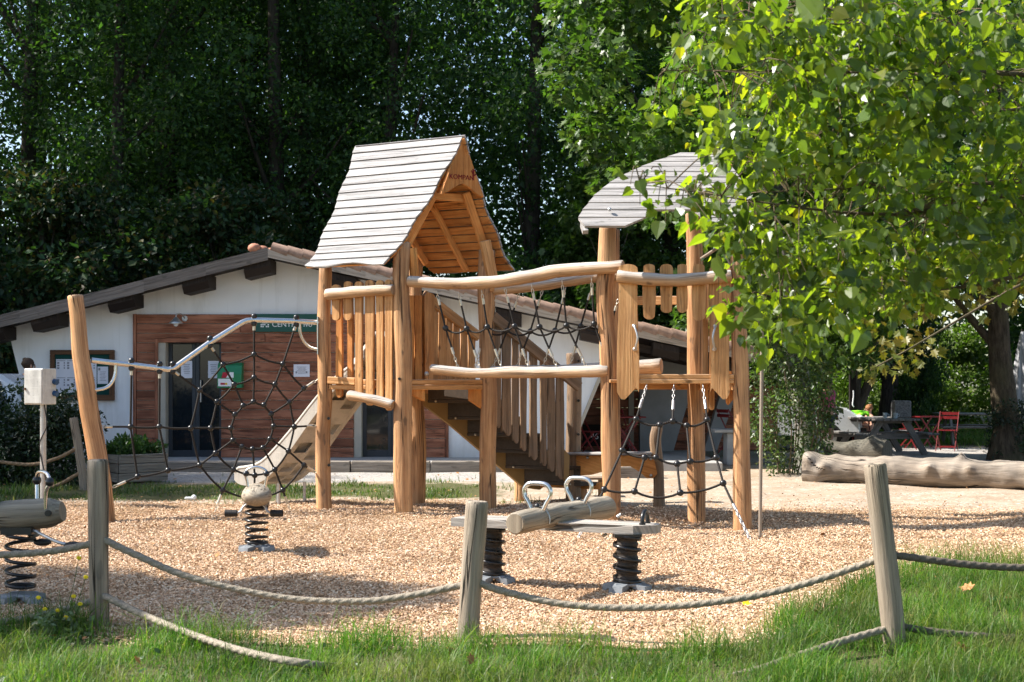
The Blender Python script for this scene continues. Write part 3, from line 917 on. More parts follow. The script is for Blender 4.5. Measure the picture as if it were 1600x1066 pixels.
# ---- trees off to the left that shade the lawn and path
lab = ['dark tree beside the path left of the building', 'dark tree on the lawn left of the spring rider', 'taller dark tree further left on the lawn', 'smaller dark tree between the hedge and the path', 'dark tree left of the hedge by the path', 'dark tree standing left of the left gable end', 'young tree at the left end of the foreground lawn']
for (x, y, k, s), ds in zip([(-15.5, 24.2, 2, .72), (-17.0, 20.6, 0, .72), (-21.5, 20.0, 0, .85), (-13.2, 22.6, 2, .6), (-14.6, 28.6, 2, .8), (-20, 27, 1, .8)], lab):
    o = copy_tree(protos[k]); o.location = (x, y, 0); o.rotation_euler = (0, 0, random.uniform(0, 6.28)); o.scale = (s, s, s); o['label'] = ds
    o['group'] = 'shade trees left of the playground'

# ---- far wood: one dense mass closing the view
cs = []; rs_ = []
for i in range(760):
    x = NR.uniform(-48, 48); z = NR.uniform(0, 1) ** .8 * (5.5 if -24 < x < -17.2 else 19)
    cs.append((x, 54 + NR.uniform(-2.5, 5), z)); rs_.append(NR.uniform(1.6, 2.6))
vv = leaf_cloud(cs, rs_, 300, .34, shape=LEAF4)
o = link_mesh('distant_wood', leaf_mesh('distant_wood', vv, M['leaf_dark'])); tag(o, 'dense dark wood far behind all the trees', kind='stuff')

# ---- laurel bushes at left behind the building
lau = make_tree('laurel_tree', 'bluish dark laurel with rusty shoots rising behind the left roof end', 'laurels behind the left roof', .4, 6.2, 2.6, 60, .6, 1.0, 330, .15, M['leaf_laurel'], M['bark_dark'], r0=.16, seed=5, ry=1.6)
lau.location = (-10.7, 32.2, 0)
l2 = copy_tree(lau); l2.location = (-13.8, 31.4, 0); l2.rotation_euler = (0, 0, 2.2); l2.scale = (1.05, 1.05, 1.1); l2['label'] = 'bluish dark laurel at the left edge above the parked vehicle'
l3 = copy_tree(lau); l3.location = (-6.6, 33.2, 0); l3.rotation_euler = (0, 0, 4.0); l3.scale = (1., 1., .95); l3['label'] = 'dark laurel behind the roof just left of the ridge tiles'

# ---- sunny maple right of the play structure: grey trunk with ivy
mp = make_tree('maple_tree', 'sunlit maple with grey ivy covered trunk behind the curved play roof', None, 3.3, 12.5, 3.6, 110, .55, .95, 420, .135, M['leaf_mid'], M['bark_grey'], r0=.2, seed=9, lean=(-.9, .3), up=.6, shape=MAPLE)
mp.location = (5.05, 24.2, 0)
iv_c = []; iv_r = []
for i in range(58):
    t = i / 57
    z = .15 + 2.55 * t
    a = random.uniform(0, 6.28); q = random.uniform(.25, .75) * (1.0 - .35 * t)
    iv_c.append((math.cos(a) * q * .95 - .12 * (1 - t), math.sin(a) * q * .7 - .1, z)); iv_r.append(random.uniform(.18, .36))
for q in ((.45, -.1, 1.3), (.5, -.15, 1.6), (.42, -.1, 1.9), (.55, -.1, 1.15), (.38, -.1, 2.2), (.6, -.12, .95), (.5, -.2, 1.45), (.47, -.05, 1.75)):
    iv_c.append(q); iv_r.append(.2)
vv = leaf_cloud(iv_c, iv_r, 120, .062, droop=.4, up=.7)
ivs = empty('ivy_bush', (4.66, 23.55, 0), 'light green ivy bush wrapped round the grey trunk', 'bush')
link_mesh('foliage', leaf_mesh('foliage', vv, M['leaf_ivy']), ivs)
mb = MB()
for i in range(9):
    a = random.uniform(0, 6.28)
    p0 = ivs.location + Vector((math.cos(a) * .25, math.sin(a) * .2, -.05)); p1 = p0 + Vector((math.cos(a) * .3, math.sin(a) * .2, random.uniform(.9, 1.9)))
    mb.tube(smooth_path([p0, p0.lerp(p1, .5) + Vector((.08, 0, 0)), p1], 6), .012, 5)
mb.build('stem', M['twig'], ivs)

# lit shrub between the building and the maple
sh = make_tree('maple_sapling', 'sunlit young maple between the low building and the curved play roof', None, 1.6, 6.6, 2.1, 55, .45, .8, 330, .12, M['leaf_mid'], M['bark_grey'], r0=.09, seed=14, up=.6, shape=MAPLE)
sh.location = (2.5, 34.6, 0)
for x, y, s, ds in ((5.7, 28.6, .95, 'small maple added behind the ivy bush to shade the picnic tables'), (6.4, 34.8, 1.15, 'small maple added behind the parked car for shade')):
    c = copy_tree(sh); c.location = (x, y, 0); c.scale = (s, s, s); c.rotation_euler = (0, 0, random.uniform(0, 6)); c['label'] = ds  # maple copies added to shade the picnic corner

# ---- bushes and trees beyond the picnic tables
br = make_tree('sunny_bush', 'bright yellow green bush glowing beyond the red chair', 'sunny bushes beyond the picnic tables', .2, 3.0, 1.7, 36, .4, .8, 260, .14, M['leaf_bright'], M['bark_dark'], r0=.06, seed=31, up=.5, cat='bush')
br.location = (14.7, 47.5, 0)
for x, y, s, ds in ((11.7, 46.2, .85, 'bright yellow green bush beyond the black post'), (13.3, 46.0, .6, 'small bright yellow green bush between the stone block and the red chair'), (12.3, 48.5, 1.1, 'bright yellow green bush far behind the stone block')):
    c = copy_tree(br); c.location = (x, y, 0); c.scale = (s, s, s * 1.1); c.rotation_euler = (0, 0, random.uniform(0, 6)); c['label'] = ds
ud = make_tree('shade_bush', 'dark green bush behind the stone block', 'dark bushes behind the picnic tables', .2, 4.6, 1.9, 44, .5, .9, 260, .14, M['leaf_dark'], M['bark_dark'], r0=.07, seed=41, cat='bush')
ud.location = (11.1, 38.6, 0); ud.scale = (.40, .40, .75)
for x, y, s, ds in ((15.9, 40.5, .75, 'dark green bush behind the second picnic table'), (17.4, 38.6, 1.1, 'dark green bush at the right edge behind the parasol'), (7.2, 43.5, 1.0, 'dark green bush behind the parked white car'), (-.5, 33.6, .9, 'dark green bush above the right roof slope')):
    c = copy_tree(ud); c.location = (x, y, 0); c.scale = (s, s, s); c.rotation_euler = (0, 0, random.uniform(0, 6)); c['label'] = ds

# trunk at the right with its dark crown above the tables
rt = empty('ivy_trunk_tree', (9.65, 27.6, 0), 'thick brown trunk with ivy at its foot beside the grey parasol', 'tree')
tm = trunk_mb(10.5, .27, .09, (-.1, .6), [(.34, (-2.6, -.6, 5.4), .12), (.36, (2.2, .4, 6.0), .12), (.28, (-1.6, 1.0, 4.6), .10), (.45, (-1.0, -1.2, 7.5), .09), (.55, (1.2, .8, 8.4), .09)], flare=1.9, seed=3.)
tm.build('trunk', M['bark_warm'], None, origin=(0, 0, 0)).parent = rt
c, r = crown_clumps(3.5, 11, 3.6, 90, .55, .95, seed=77)
link_mesh('crown', leaf_mesh('crown', leaf_cloud(c, r, 300, .12, flat=.7), M['leaf_dark']), rt)
iv = [(math.cos(a) * .34, math.sin(a) * .34 - .05, z) for a, z in zip(NR.uniform(2.4, 6.6, 26), NR.uniform(.1, 1.15, 26))]
link_mesh('ivy', leaf_mesh('ivy', leaf_cloud(iv, np.full(26, .13), 60, .055, up=.3), M['leaf_hedge']), rt)
# forked dark trunk behind the table
fk = empty('forked_tree', (8.05, 33.2, 0), 'dark forked trunk behind the child at the picnic table', 'tree')
mb = MB()
mb.tube(smooth_path([(0, 0, -.1), (.02, 0, .6), (-.04, 0, 1.2), (.0, 0, 2.2), (-.05, .1, 4.2)], 12), [.2, .19, .17, .16, .15, .14, .14, .13, .12, .12, .11, .1, .09], 9, wob=.15)
mb.tube(smooth_path([(.0, 0, .9), (.28, 0, 1.5), (.42, 0, 2.4), (.6, .1, 4.2)], 10), [.13 - .006 * i for i in range(11)], 9, wob=.15)
o = mb.build('trunk', M['bark_dark'], None, origin=(0, 0, 0)); o.parent = fk
c, r = crown_clumps(3.2, 8.5, 2.3, 50, .5, .9, seed=88)
link_mesh('crown', leaf_mesh('crown', leaf_cloud(c, r, 260, .12, flat=.75), M['leaf_dark']), fk)

# ---- dark hedge at left
hd = empty('hedge', (-7.05, 21.3, 0), 'dark green hedge under the grey electrical cabinet', 'hedge')
hc = []; hr = []
for i in range(90):
    hc.append((NR.uniform(-1.6, .62), NR.uniform(-.5, .5), NR.uniform(.05, 1.22))); hr.append(NR.uniform(.2, .34))
for i in range(14):
    hc.append((NR.uniform(-1.4, .5), NR.uniform(-.3, .3), NR.uniform(1.3, 1.5))); hr.append(.12)
link_mesh('foliage', leaf_mesh('foliage', leaf_cloud(hc, hr, 230, .055), M['leaf_hedge']), hd)
mb = MB()
for i in range(12):
    x = random.uniform(-1.4, .5)
    mb.tube([hd.location + Vector((x, 0, -.05)), hd.location + Vector((x + random.uniform(-.2, .2), random.uniform(-.2, .2), 1.1))], .015, 5)
mb.build('stem', M['twig'], hd)

# ---- near poplar whose branches hang in from the right
np_t = empty('poplar_tree', (5.6, 8.6, 0), 'near poplar with sunlit heart shaped leaves hanging in from the right', 'tree')
poly = [(1010, -30), (1070, 60), (1085, 100), (1020, 140), (1010, 240), (975, 262), (980, 315), (1060, 340), (1125, 350), (1160, 420), (1125, 470), (1165, 530), (1225, 535), (1330, 500), (1420, 480), (1500, 440), (1600, 420), (1750, 380), (1900, -30)]


def inpoly(x, y, P):
    c = False; j = len(P) - 1
    for i in range(len(P)):
        (xi, yi), (xj, yj) = P[i], P[j]
        if (yi > y) != (yj > y) and x < (xj - xi) * (y - yi) / (yj - yi) + xi: c = not c
        j = i
    return c


rs = random.Random(5); sprig = set()
cl = []
# the hanging outer twigs: spread through depth 6.2..9.2 m
while len(cl) < 540:
    px, py = rs.uniform(980, 1900), rs.uniform(-30, 540)
    if not inpoly(px, py, poly): continue
    right = min(1, max(0, (px - 1050) / 550))
    if px < 1170 and rs.random() > .14 + .86 * max(0, (px - 1010) / 120) ** 1.3: continue
    if px < 1102 and 190 < py < 352 and rs.random() > .05: continue
    if mnoise.noise(Vector((px * .011, py * .011, 4.2))) < -.22: continue
    Y = 6.3 + rs.random() * (1.0 + 2.2 * right)
    cl.append(W(px, py, Y))
for i in range(330):       # the rest of the crown, above and beside the frame
    a = rs.uniform(0, 6.28); q = rs.random() ** .5 * 3.9
    p = Vector((5.6 + math.cos(a) * q, 8.8 + math.sin(a) * q * .8, rs.uniform(2.6, 7.5)))
    px = 800 + p.x / p.y * FPX; py = HOR - (p.z - CAMH) / p.y * FPX
    if p.y < 5.2 or (px < 1100 and py > -200): continue
    if px < 1600 and py > 300: continue
    cl.append(p)
for (px, py, Y) in ((985, 268, 6.75), (1000, 300, 6.8), (1028, 298, 6.8), (1045, 270, 6.85), (1060, 318, 6.9), (1010, 282, 6.8), (1082, 300, 6.95), (1075, 330, 6.95), (1096, 285, 7.0), (1040, 328, 6.85), (1100, 318, 7.0), (1030, 150, 6.7), (1018, 172, 6.7), (1050, 128, 6.7), (1122, 462, 7.2), (1130, 480, 7.2)):
    cl.append(W(px, py, Y)); sprig.add(len(cl) - 1)
org = np_t.location.copy()
cen = [p - org for p in cl]
vv = leaf_cloud(cen, np.array([rs.uniform(.05, .085) if i in sprig else rs.uniform(.08, .20) for i, _ in enumerate(cen)]), 24, .046, droop=.75, shape=HEART, jitter=.75, up=.25, sv=.36)
link_mesh('crown', leaf_mesh('crown', vv, M['leaf_near'], HEART), np_t)
mb = MB()
tp = [Vector((0, 0, -.1)), Vector((-.05, .05, 1.5)), Vector((-.15, .1, 3.2)), Vector((-.1, .0, 5.5)), Vector((0, 0, 8))]
sp = smooth_path(tp, 16)
mb.tube([org + p for p in sp], [.19 * (1.5 if i == 0 else 1) * (1 - .85 * i / 16) + .02 for i in range(17)], 12, wob=.1)
limbs = []
for (px, py, Y, h) in ((1000, 288, 6.8, 2.2), (1200, 300, 7.3, 2.35), (1040, 110, 6.6, 2.9), (1130, 30, 6.7, 3.4), (1220, 470, 7.4, 2.0), (1330, 150, 7.7, 2.9), (1450, 330, 8.2, 2.4), (1300, -100, 7.2, 4.2)):
    a = org + Vector((-.12, .1, h)); b = W(px, py, Y)
    m = a.lerp(b, .5) + Vector((0, 0, .22)); m2 = a.lerp(b, .75) + Vector((rs.uniform(-.1, .1), rs.uniform(-.1, .1), rs.uniform(-.02, .16)))
    p = smooth_path([a, m, m2, b], 14)
    mb.tube(p, [.027 * (1 - i / 14) ** 1.3 + .0022 for i in range(15)], 7, wob=.1)
    limbs += p[3:]
    limbs += [q.lerp(w_, .5) for q, w_ in zip(p[3:], p[4:])]
for c in cl:
    near = min(limbs, key=lambda q: (q - c).length + rs.random() * .35)
    L = (near - c).length
    if L < .75:
        mid = near.lerp(c, .55) + Vector((0, 0, .06))
        mb.tube(smooth_path([near, mid, c + Vector((0, 0, -.06))], 5), [.0040, .0036, .003, .0026, .002, .0015], 5)
mb.build('trunk', M['twig'], np_t)

# ---- yellowing maple branch at right, a little further back
ym = empty('yellowing_maple', (8.2, 13.2, 0), 'yellowing maple whose drooping branch tip hangs over the picnic tables', 'tree')
yo = ym.location.copy()
yc = []
for (px, py, Y, r) in ((1365, 575, 12.0, .10), (1390, 565, 12.1, .14), (1420, 560, 12.2, .14), (1445, 550, 12.2, .12), (1350, 583, 12, .07), (1380, 540, 12.3, .13), (1410, 520, 12.4, .16), (1440, 520, 12.4, .14), (1350, 500, 12.4, .14), (1385, 490, 12.4, .18), (1430, 480, 12.5, .2), (1470, 470, 12.6, .2), (1500, 440, 12.8, .24), (1545, 470, 12.9, .18), (1560, 430, 13, .25), (1440, 440, 12.6, .24), (1390, 450, 12.6, .22), (1600, 450, 13, .25), (1520, 400, 13, .3), (1460, 390, 13, .3), (1580, 380, 13, .3), (1640, 420, 13, .3)):
    yc.append((W(px, py, Y) - yo, r))
for i in range(90):
    a = rs.uniform(0, 6.28); q = rs.random() ** .5 * 3.0
    p = Vector((math.cos(a) * q, math.sin(a) * q * .8, rs.uniform(2.8, 7.5)))
    w = yo + p
    if 800 + w.x / w.y * FPX < 1440: continue
    yc.append((p, rs.uniform(.25, .45)))
vv = leaf_cloud([p for p, r in yc], np.array([r for p, r in yc]), 95, .080, droop=.55, shape=MAPLE, jitter=.45, up=.5)
link_mesh('crown', leaf_mesh('crown', vv, M['leaf_maple'], MAPLE), ym)
mb = MB()
mb.tube([yo + p for p in smooth_path([(0, 0, -.1), (.05, 0, 1.8), (-.1, .1, 4), (0, 0, 7.5)], 14)], [.17 * (1 - .85 * i / 14) + .015 for i in range(15)], 11, wob=.1)
for (px, py, Y) in ((1360, 578, 12.0), (1400, 470, 12.5), (1500, 420, 12.9)):
    a = yo + Vector((-.05, .05, 3.0)); b = W(px, py, Y)
    mb.tube(smooth_path([a, a.lerp(b, .55) + Vector((0, 0, .5)), b], 14), [.024 * (1 - .9 * i / 14) + .004 for i in range(15)], 7)
mb.build('trunk', M['twig'], ym)

# ---- small tree off to the left whose crown throws the dappled shade on the near wood chips
lt = make_tree('young_tree', 'young airy tree on the lawn left of the log spring rider', None, 5.6, 9.6, 2.0, 34, .30, .68, 520, .13, M['leaf_mid'], M['bark_grey'], r0=.11, seed=61, ry=1.3)
lt.location = (-10.6, 10.6, 0)
# ------------------------------------------------------------------ white gabled building
YB = 25.8
bd = empty('gabled_building', (-3.5, YB, 0), 'low white gabled building with brown timber entrance and dark roof', 'building')
ter = MB()
TZ = .15
ter.box((-2.6, 25.6 + 1.2, TZ / 2 - .1), (12.4, 5.0, TZ + .2))
terr = part('terrace', ter, M['concrete'], bd, bevel=.015)
FRONT = 25.6 + 1.2 - 2.5     # 24.3


def B(px, py, dy=0.0):
    """point on the facade plane, moved dy toward the camera"""
    p = W(px, py, YB); return Vector((p.x, YB - dy, p.z))


# facade: a thick wall with two door openings, made of upright strips
topL = lambda X: B(430, 408).z + (X - B(430, 408).x) * ((B(430, 408).z - B(0, 516).z) / (B(430, 408).x - B(0, 516).x))
topR = lambda X: B(430, 408).z + (X - B(430, 408).x) * ((B(960, 522).z - B(430, 408).z) / (B(960, 522).x - B(430, 408).x))
apex = B(430, 408)
xl0, xl1 = B(12, 520).x, B(62, 715).x
xr0, xr1 = B(962, 522).x, B(884, 715).x
D1a, D1b, D1t = B(247, 0).x, B(346, 0).x, B(0, 530).z
D2a, D2b, D2t = B(553, 0).x, B(657, 0).x, B(0, 532).z
wall = MB()


def strip(x0, x1, zb0, zb1, zt0, zt1):
    wall.prism([(x0, YB, zb0), (x1, YB, zb1), (x1, YB, zt1), (x0, YB, zt0)], (0, .3, 0))


wp = []
wall.prism([(xl1, YB, TZ), (D1a, YB, TZ), (D1a, YB, topL(D1a)), (xl0, YB, topL(xl0))][::1], (0, .3, 0))
strip(D1a, D1b, D1t, D1t, topL(D1a), topL(D1b))
wall.prism([(D1b, YB, TZ), (D2a, YB, TZ), (D2a, YB, topR(D2a)), (apex.x, YB, apex.z), (D1b, YB, topL(D1b))], (0, .3, 0))
strip(D2a, D2b, D2t, D2t, topR(D2a), topR(D2b))
wall.prism([(D2b, YB, TZ), (xr1, YB, TZ), (xr0, YB, topR(xr0)), (D2b, YB, topR(D2b))], (0, .3, 0))
# side and rear walls
wall.box((xl1 - .15 + .3, YB + 3.2, 1.1), (.25, 5.8, 2.4))
wall.box((-4, YB + 6.2, 1.2), (9.0, .25, 2.3))
w_o = part('wall', wall, M['plaster'], bd)

# right porch: dark timber wall set back, shaded pier, lintel beam
pw = MB()
Yp = YB + 2.6
x = xr1 - .6
for i in range(16):
    z = .15 + i * .17
    xe = min(5.3, (topR(0) - (z + .18)) / (topR(0) - topR(1)))
    if xe > x + .1: pw.box(((x + xe) / 2, Yp, z + .082), (xe - x, .08, .162))
part('porch_wall', pw, M['cladding'], bd, bevel=.008)
pf = MB()
xa = W(998, 600, Yp - .08).x
pf.box((xa - .62, Yp - .07, 1.25), (.16, .12, 2.3)); part('porch_frame', pf, M['jamb'], bd, label='wide grey timber post in the dark porch'); pf = MB(); pf.box((xa - .15, Yp - .07, 1.25), (.10, .12, 2.3))
part('porch_frame', pf, M['jamb'], bd, label='grey timber frame in the dark porch')
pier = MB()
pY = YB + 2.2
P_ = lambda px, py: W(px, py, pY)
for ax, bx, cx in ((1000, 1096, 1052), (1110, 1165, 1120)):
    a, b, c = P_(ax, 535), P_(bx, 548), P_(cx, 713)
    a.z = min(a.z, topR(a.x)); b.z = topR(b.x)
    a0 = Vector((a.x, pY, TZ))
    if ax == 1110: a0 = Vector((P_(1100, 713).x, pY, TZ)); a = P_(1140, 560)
    pier = MB(); pier.prism([a0, Vector((c.x, pY, TZ)), b, Vector((a.x, pY, topR(a.x)))], (0, .3, 0)); part('pier', pier, M['pier_shade'], bd, label='shaded white pier with slanting edge')
xs0 = xr0
tr = MB()
# slanting trim boards on the wall ends
tr.bar(B(964, 524, .02), B(886, 714, .02), .10, .06, up=Vector((0, -1, 0)))
part('edge_trim', tr, M['jamb'], bd)
bm_ = MB()
bm_.bar(Vector((xr0 - .1, YB - .1, topR(xr0) - .14)), Vector((4.2, YB - .1, topR(4.2) - .14)), .24, .14, up=Vector((0, -1, 0)))
part('porch_beam', bm_, M['dark_wood'], bd); bm_ = MB()
bm_.bar(Vector((xr0 - .1, YB + 2.0, topR(xr0) - .14)), Vector((4.2, YB + 2.2, topR(4.2) - .14)), .24, .14, up=Vector((0, -1, 0)))
part('porch_beam', bm_, M['dark_wood'], bd)

# roof slabs with overhang
OV = .75
RT = .10
rf = MB()
Y0, Y1 = YB - OV, YB + 7.0
xL = B(-40, 500).x; xR = 4.3
for (xa, za, xb, zb) in ((xL, topL(xL), apex.x, apex.z), (apex.x, apex.z, xR, topR(xR))):
    a = Vector((xa, Y0, za)); b = Vector((xb, Y0, zb))
    rf.prism([a, b, b + Vector((0, 0, RT)), a + Vector((0, 0, RT))], (0, Y1 - Y0, 0), grain=(0, 1, 0))
roof = part('roof', rf, M['dark_wood'], bd)
# verge boards (the fascia seen from below), slightly proud of the slab
vb = MB()
n = 5
for i in range(n):
    t0, t1 = i / n, (i + 1) / n
    a = Vector((xL + (apex.x - xL) * t0, Y0 - .03, 0)); b = Vector((xL + (apex.x - xL) * t1, Y0 - .03, 0))
    j = random.uniform(-.012, .012)
    a.z = topL(a.x) - .05 + j; b.z = topL(b.x) - .05 + j
    u = Vector((0, 0, .22))
    vb.prism([a, b, b + u, a + u], (0, .026, 0), grain=(b - a))
part('verge_board', vb, M['fascia'], bd, label='grey brown verge board of the left slope').parent = roof
vb = MB()
for i in range(n):
    t0, t1 = i / n, (i + 1) / n
    a = Vector((apex.x + (xR - apex.x) * t0, Y0 - .03, 0)); b = Vector((apex.x + (xR - apex.x) * t1, Y0 - .03, 0))
    a.z = topR(a.x) + .0; b.z = topR(b.x) + .0
    u = Vector((0, 0, .15))
    vb.prism([a, b, b + u, a + u], (0, .026, 0), grain=(b - a))
part('verge_board', vb, M['fascia_pale'], bd, label='pale verge board of the right slope').parent = roof
tl = MB()
L = xR - apex.x; k = int(L / .26)
sl_ = (topR(1) - topR(0))
dirR = Vector((1, 0, sl_)).normalized()
for j in range(3):
    for i in range(k):
        x0 = apex.x + .06 + i * .26
        p = Vector((x0, Y0 + .03 + j * .22, topR(x0) + RT + .075))
        tl.tube([p + Vector((0, 0, .03)), p + dirR * .30 + Vector((0, 0, -.005))], [.085, .10], 8, mi=0)
part('roof_tile', tl, M['tile_grey'], bd).parent = roof
tl = MB()
p = Vector((apex.x - .25, Y0 + .05, apex.z + RT + .05))
for i in range(7):
    q = p + dirR * (.0 + i * .125) + Vector((0, .10 * i, .02 - .004 * i))
    tl.ball(q, .12, 10, 6, (1.0, 1.1, .72))
part('ridge_tile', tl, M['tile'], bd, label='terracotta ridge tiles at the apex').parent = roof
# purlin ends
for (px, py) in ((6, 522), (88, 500), (205, 463), (318, 434), (412, 407), (543, 432), (668, 455), (795, 485), (925, 514), (1035, 545)):
    c = B(px, py)
    top = (topL(c.x) if c.x < apex.x else topR(c.x))
    s_ = .24 if c.x < apex.x else -.21
    pb = MB()
    c.z = top - .12
    w = .23
    pts = [Vector((c.x - w, YB, c.z - w * s_ - .13)), Vector((c.x + w, YB, c.z + w * s_ - .13)), Vector((c.x + w, YB, c.z + w * s_ + .10)), Vector((c.x - w, YB, c.z - w * s_ + .10))]
    # a beam end with a slanting cut under its nose
    f = lambda p, y: Vector((p.x, y, p.z))
    pb.add([f(q, YB + .02) for q in pts] + [f(pts[0], Y0 + .2), f(pts[1], Y0 + .2), f(pts[1] + Vector((0, 0, .12)), Y0 + .06), f(pts[0] + Vector((0, 0, .12)), Y0 + .06), f(pts[2], Y0 + .06), f(pts[3], Y0 + .06)],
           [[0, 1, 5, 4], [4, 5, 6, 7], [7, 6, 8, 9], [9, 8, 2, 3], [1, 2, 8, 6, 5], [0, 4, 7, 9, 3], [0, 3, 2, 1]],
           [[(0, 0)] * 4, [(0, 0)] * 4, [(0, 0), (.4, 0), (.4, .2), (0, .2)], [(0, 0)] * 4, [(0, 0)] * 5, [(0, 0)] * 5, [(0, 0)] * 4])
    o = part('purlin_end', pb, M['dark_wood'], bd); o.parent = roof
roof_children = None

# timber cladding around the doors
cl_ = MB()
xc0, xc1 = B(214, 0).x, B(696, 0).x
zt = B(0, 491).z; row = .163
nrow = int((zt - TZ) / row)
row = (zt - TZ) / nrow
for i in range(nrow):
    z0 = TZ + i * row
    segs = [(xc0, xc1)] if z0 + row * .5 > D1t else [(xc0, D1a - .04), (D1b + .0, D2a), (D2b, xc1)]
    for a, b in segs:
        x = a
        while x < b - .02:
            l = min(b - x, random.uniform(1.6, 2.8))
            if b - x - l < .4: l = b - x
            cl_.box((x + l / 2, YB - .025 - random.uniform(0, .003), z0 + row / 2), (l - .004, .036, row - .010))
            x += l
part('timber_cladding', cl_, M['cladding'], bd, bevel=.006, label='reddish brown horizontal timber boards')
ct = MB()
for x in (xc0 - .03, xc1 + .03, D1a - .02):
    ct = MB(); ct.box((x, YB - .03, (TZ + zt) / 2 if abs(x - D1a) > .1 else (TZ + D1t) / 2), (.055, .065, (zt - TZ) if abs(x - D1a) > .1 else D1t - TZ))
    part('corner_board', ct, M['cladding'], bd)

# doors
for (a, b, t, nm) in ((D1a, D1b, D1t, 'glazed double door with two white notices'), (D2a, D2b, D2t, 'open dark doorway behind the play tower')):
    dm = MB()
    yd = YB + .22
    W_ = b - a
    jw = .14
    jb = MB(); jb.box((a + jw / 2, YB + .13, (TZ + t) / 2), (jw, .30, t - TZ)); jb.box(((a + b) / 2 + jw / 2, YB + .13, t + .0), (W_ - jw, .26, .04))
    x0 = a + jw; x1 = b - .01
    fw_ = .07
    leafs = [(x0, (x0 + x1) / 2), ((x0 + x1) / 2, x1)]
    for (l, r) in leafs:
        dm.box((l + fw_ / 2, yd, (TZ + t) / 2), (fw_, .06, t - TZ)); dm.box((r - fw_ / 2, yd, (TZ + t) / 2), (fw_, .06, t - TZ))
        dm.box(((l + r) / 2, yd, t - .05), (r - l - 2 * fw_, .06, .08)); dm.box(((l + r) / 2, yd, TZ + .06), (r - l - 2 * fw_, .06, .12))
    d = part('door', dm, M['door_frame'], bd, label=nm, bevel=.006)
    o = jb.build('door_jamb', M['jamb'], bd, bevel=.006)
    for (l, r) in leafs:
        gm = MB(); gm.box(((l + r) / 2, yd + .01, (TZ + t) / 2), (r - l - 2 * fw_, .012, t - TZ - .14))
        gm.build('pane', M['dark_glass'], d)
    hm = MB(); hm.tube([((x0 + x1) / 2 + .1, yd - .07, 1.15), ((x0 + x1) / 2 + .1, yd - .07, 1.55)], .014, 8)
    hm.build('handle', M['steel'], d)
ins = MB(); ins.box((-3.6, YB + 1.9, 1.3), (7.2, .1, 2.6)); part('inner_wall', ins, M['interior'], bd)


# ---------------- fittings on the facade
def text_mb(txt, origin, xdir, zdir, h, ndir, thick=.004, align='LEFT'):
    """flat letters as a mesh standing proud of a board"""
    cu = bpy.data.curves.new('lettering', 'FONT'); cu.body = txt; cu.size = h; cu.extrude = thick; cu.align_x = align; cu.resolution_u = 3
    o = bpy.data.objects.new('lettering', cu); COL.objects.link(o)
    dg = bpy.context.evaluated_depsgraph_get(); dg.update()
    me = bpy.data.meshes.new_from_object(o.evaluated_get(dg))
    mb = MB()
    vs = [Vector(origin) + xdir * v.co.x + zdir * v.co.y + ndir * v.co.z for v in me.vertices]
    fs = [list(p.vertices) for p in me.polygons]
    mb.add(vs, fs, [[(vs[i].x, vs[i].z) for i in f] for f in fs])
    bpy.data.objects.remove(o); bpy.data.curves.remove(cu); bpy.data.meshes.remove(me)
    return mb


XD, ZD, ND = V(1, 0, 0), V(0, 0, 1), V(0, -1, 0)


def board(mb, px0, py0, px1, py1, dy, th=.02):
    a = B(px0, py0, dy); b = B(px1, py1, dy)
    mb.box(((a.x + b.x) / 2, a.y, (a.z + b.z) / 2), (abs(b.x - a.x), th, abs(a.z - b.z)))


sg = empty('wall_sign', B(450, 520, .07), 'dark green sign with white lettering on the timber cladding', 'sign')
mb = MB(); board(mb, 398, 491, 515, 519, .07); mb.build('sign_panel', M['sign_green'], sg, bevel=.004)
q = B(426, 511, .083)
text_mb('CENTRE', q, XD, ZD, .135, ND).build('lettering', M['white'], sg)
text_mb('ivo', B(475, 511, .083), XD, ZD, .135, ND).build('lettering', M['white'], sg)
mb = MB()
for i in range(5):
    for j in range(3):
        if (i * 7 + j * 3) % 4: board(mb, 408.5 + i * 2.7, 503.5 + j * 3.0, 410.6 + i * 2.7, 505.7 + j * 3.0, .083, .006)
mb.build('emblem', M['white'], sg)

nb = empty('notice_board', B(130, 625, .04), 'green notice board in a brown frame left of the entrance', 'notice board')
mb = MB()
for r in ((80, 547, 180, 554), (80, 617, 180, 626), (80, 554, 87, 617), (172.5, 554, 180, 617)): board(mb, *r, .05, .07)
mb.build('frame', M['notice_frame'], nb, bevel=.008)
mb = MB(); board(mb, 86, 553, 173, 618, .03, .02); mb.build('panel', M['board_green'], nb)
for (r, nm) in (((89, 561.5, 152, 614), 'map'), ((153.5, 573, 170, 600), 'notice')):
    mb = MB(); board(mb, *r, .045, .006); s = mb.build('paper', M['paper'], nb)
    mb = MB()
    if nm == 'map':
        for cx in (90.5, 106, 122, 137):
            for cy in (564.5, 591):
                board(mb, cx, cy - 1, cx + 13, cy - .2, .05, .004)
                for k in range(3):
                    if random.random() < .8: board(mb, cx + .2, cy + 1.5 + k * 4, cx + 3.6, cy + 4.2 + k * 4, .05, .004)
                    board(mb, cx + 10.5, cy + 1.5 + k * 4, cx + 12.2, cy + 3.9 + k * 4, .05, .004)
    else:
        board(mb, 155, 575, 158, 579, .05, .004)
        for k in range(7): board(mb, 157 + (k % 2), 581 + k * 2.2, 167 - (k % 3), 581.6 + k * 2.2, .05, .004)
    mb.build('print', M['ink'], s)

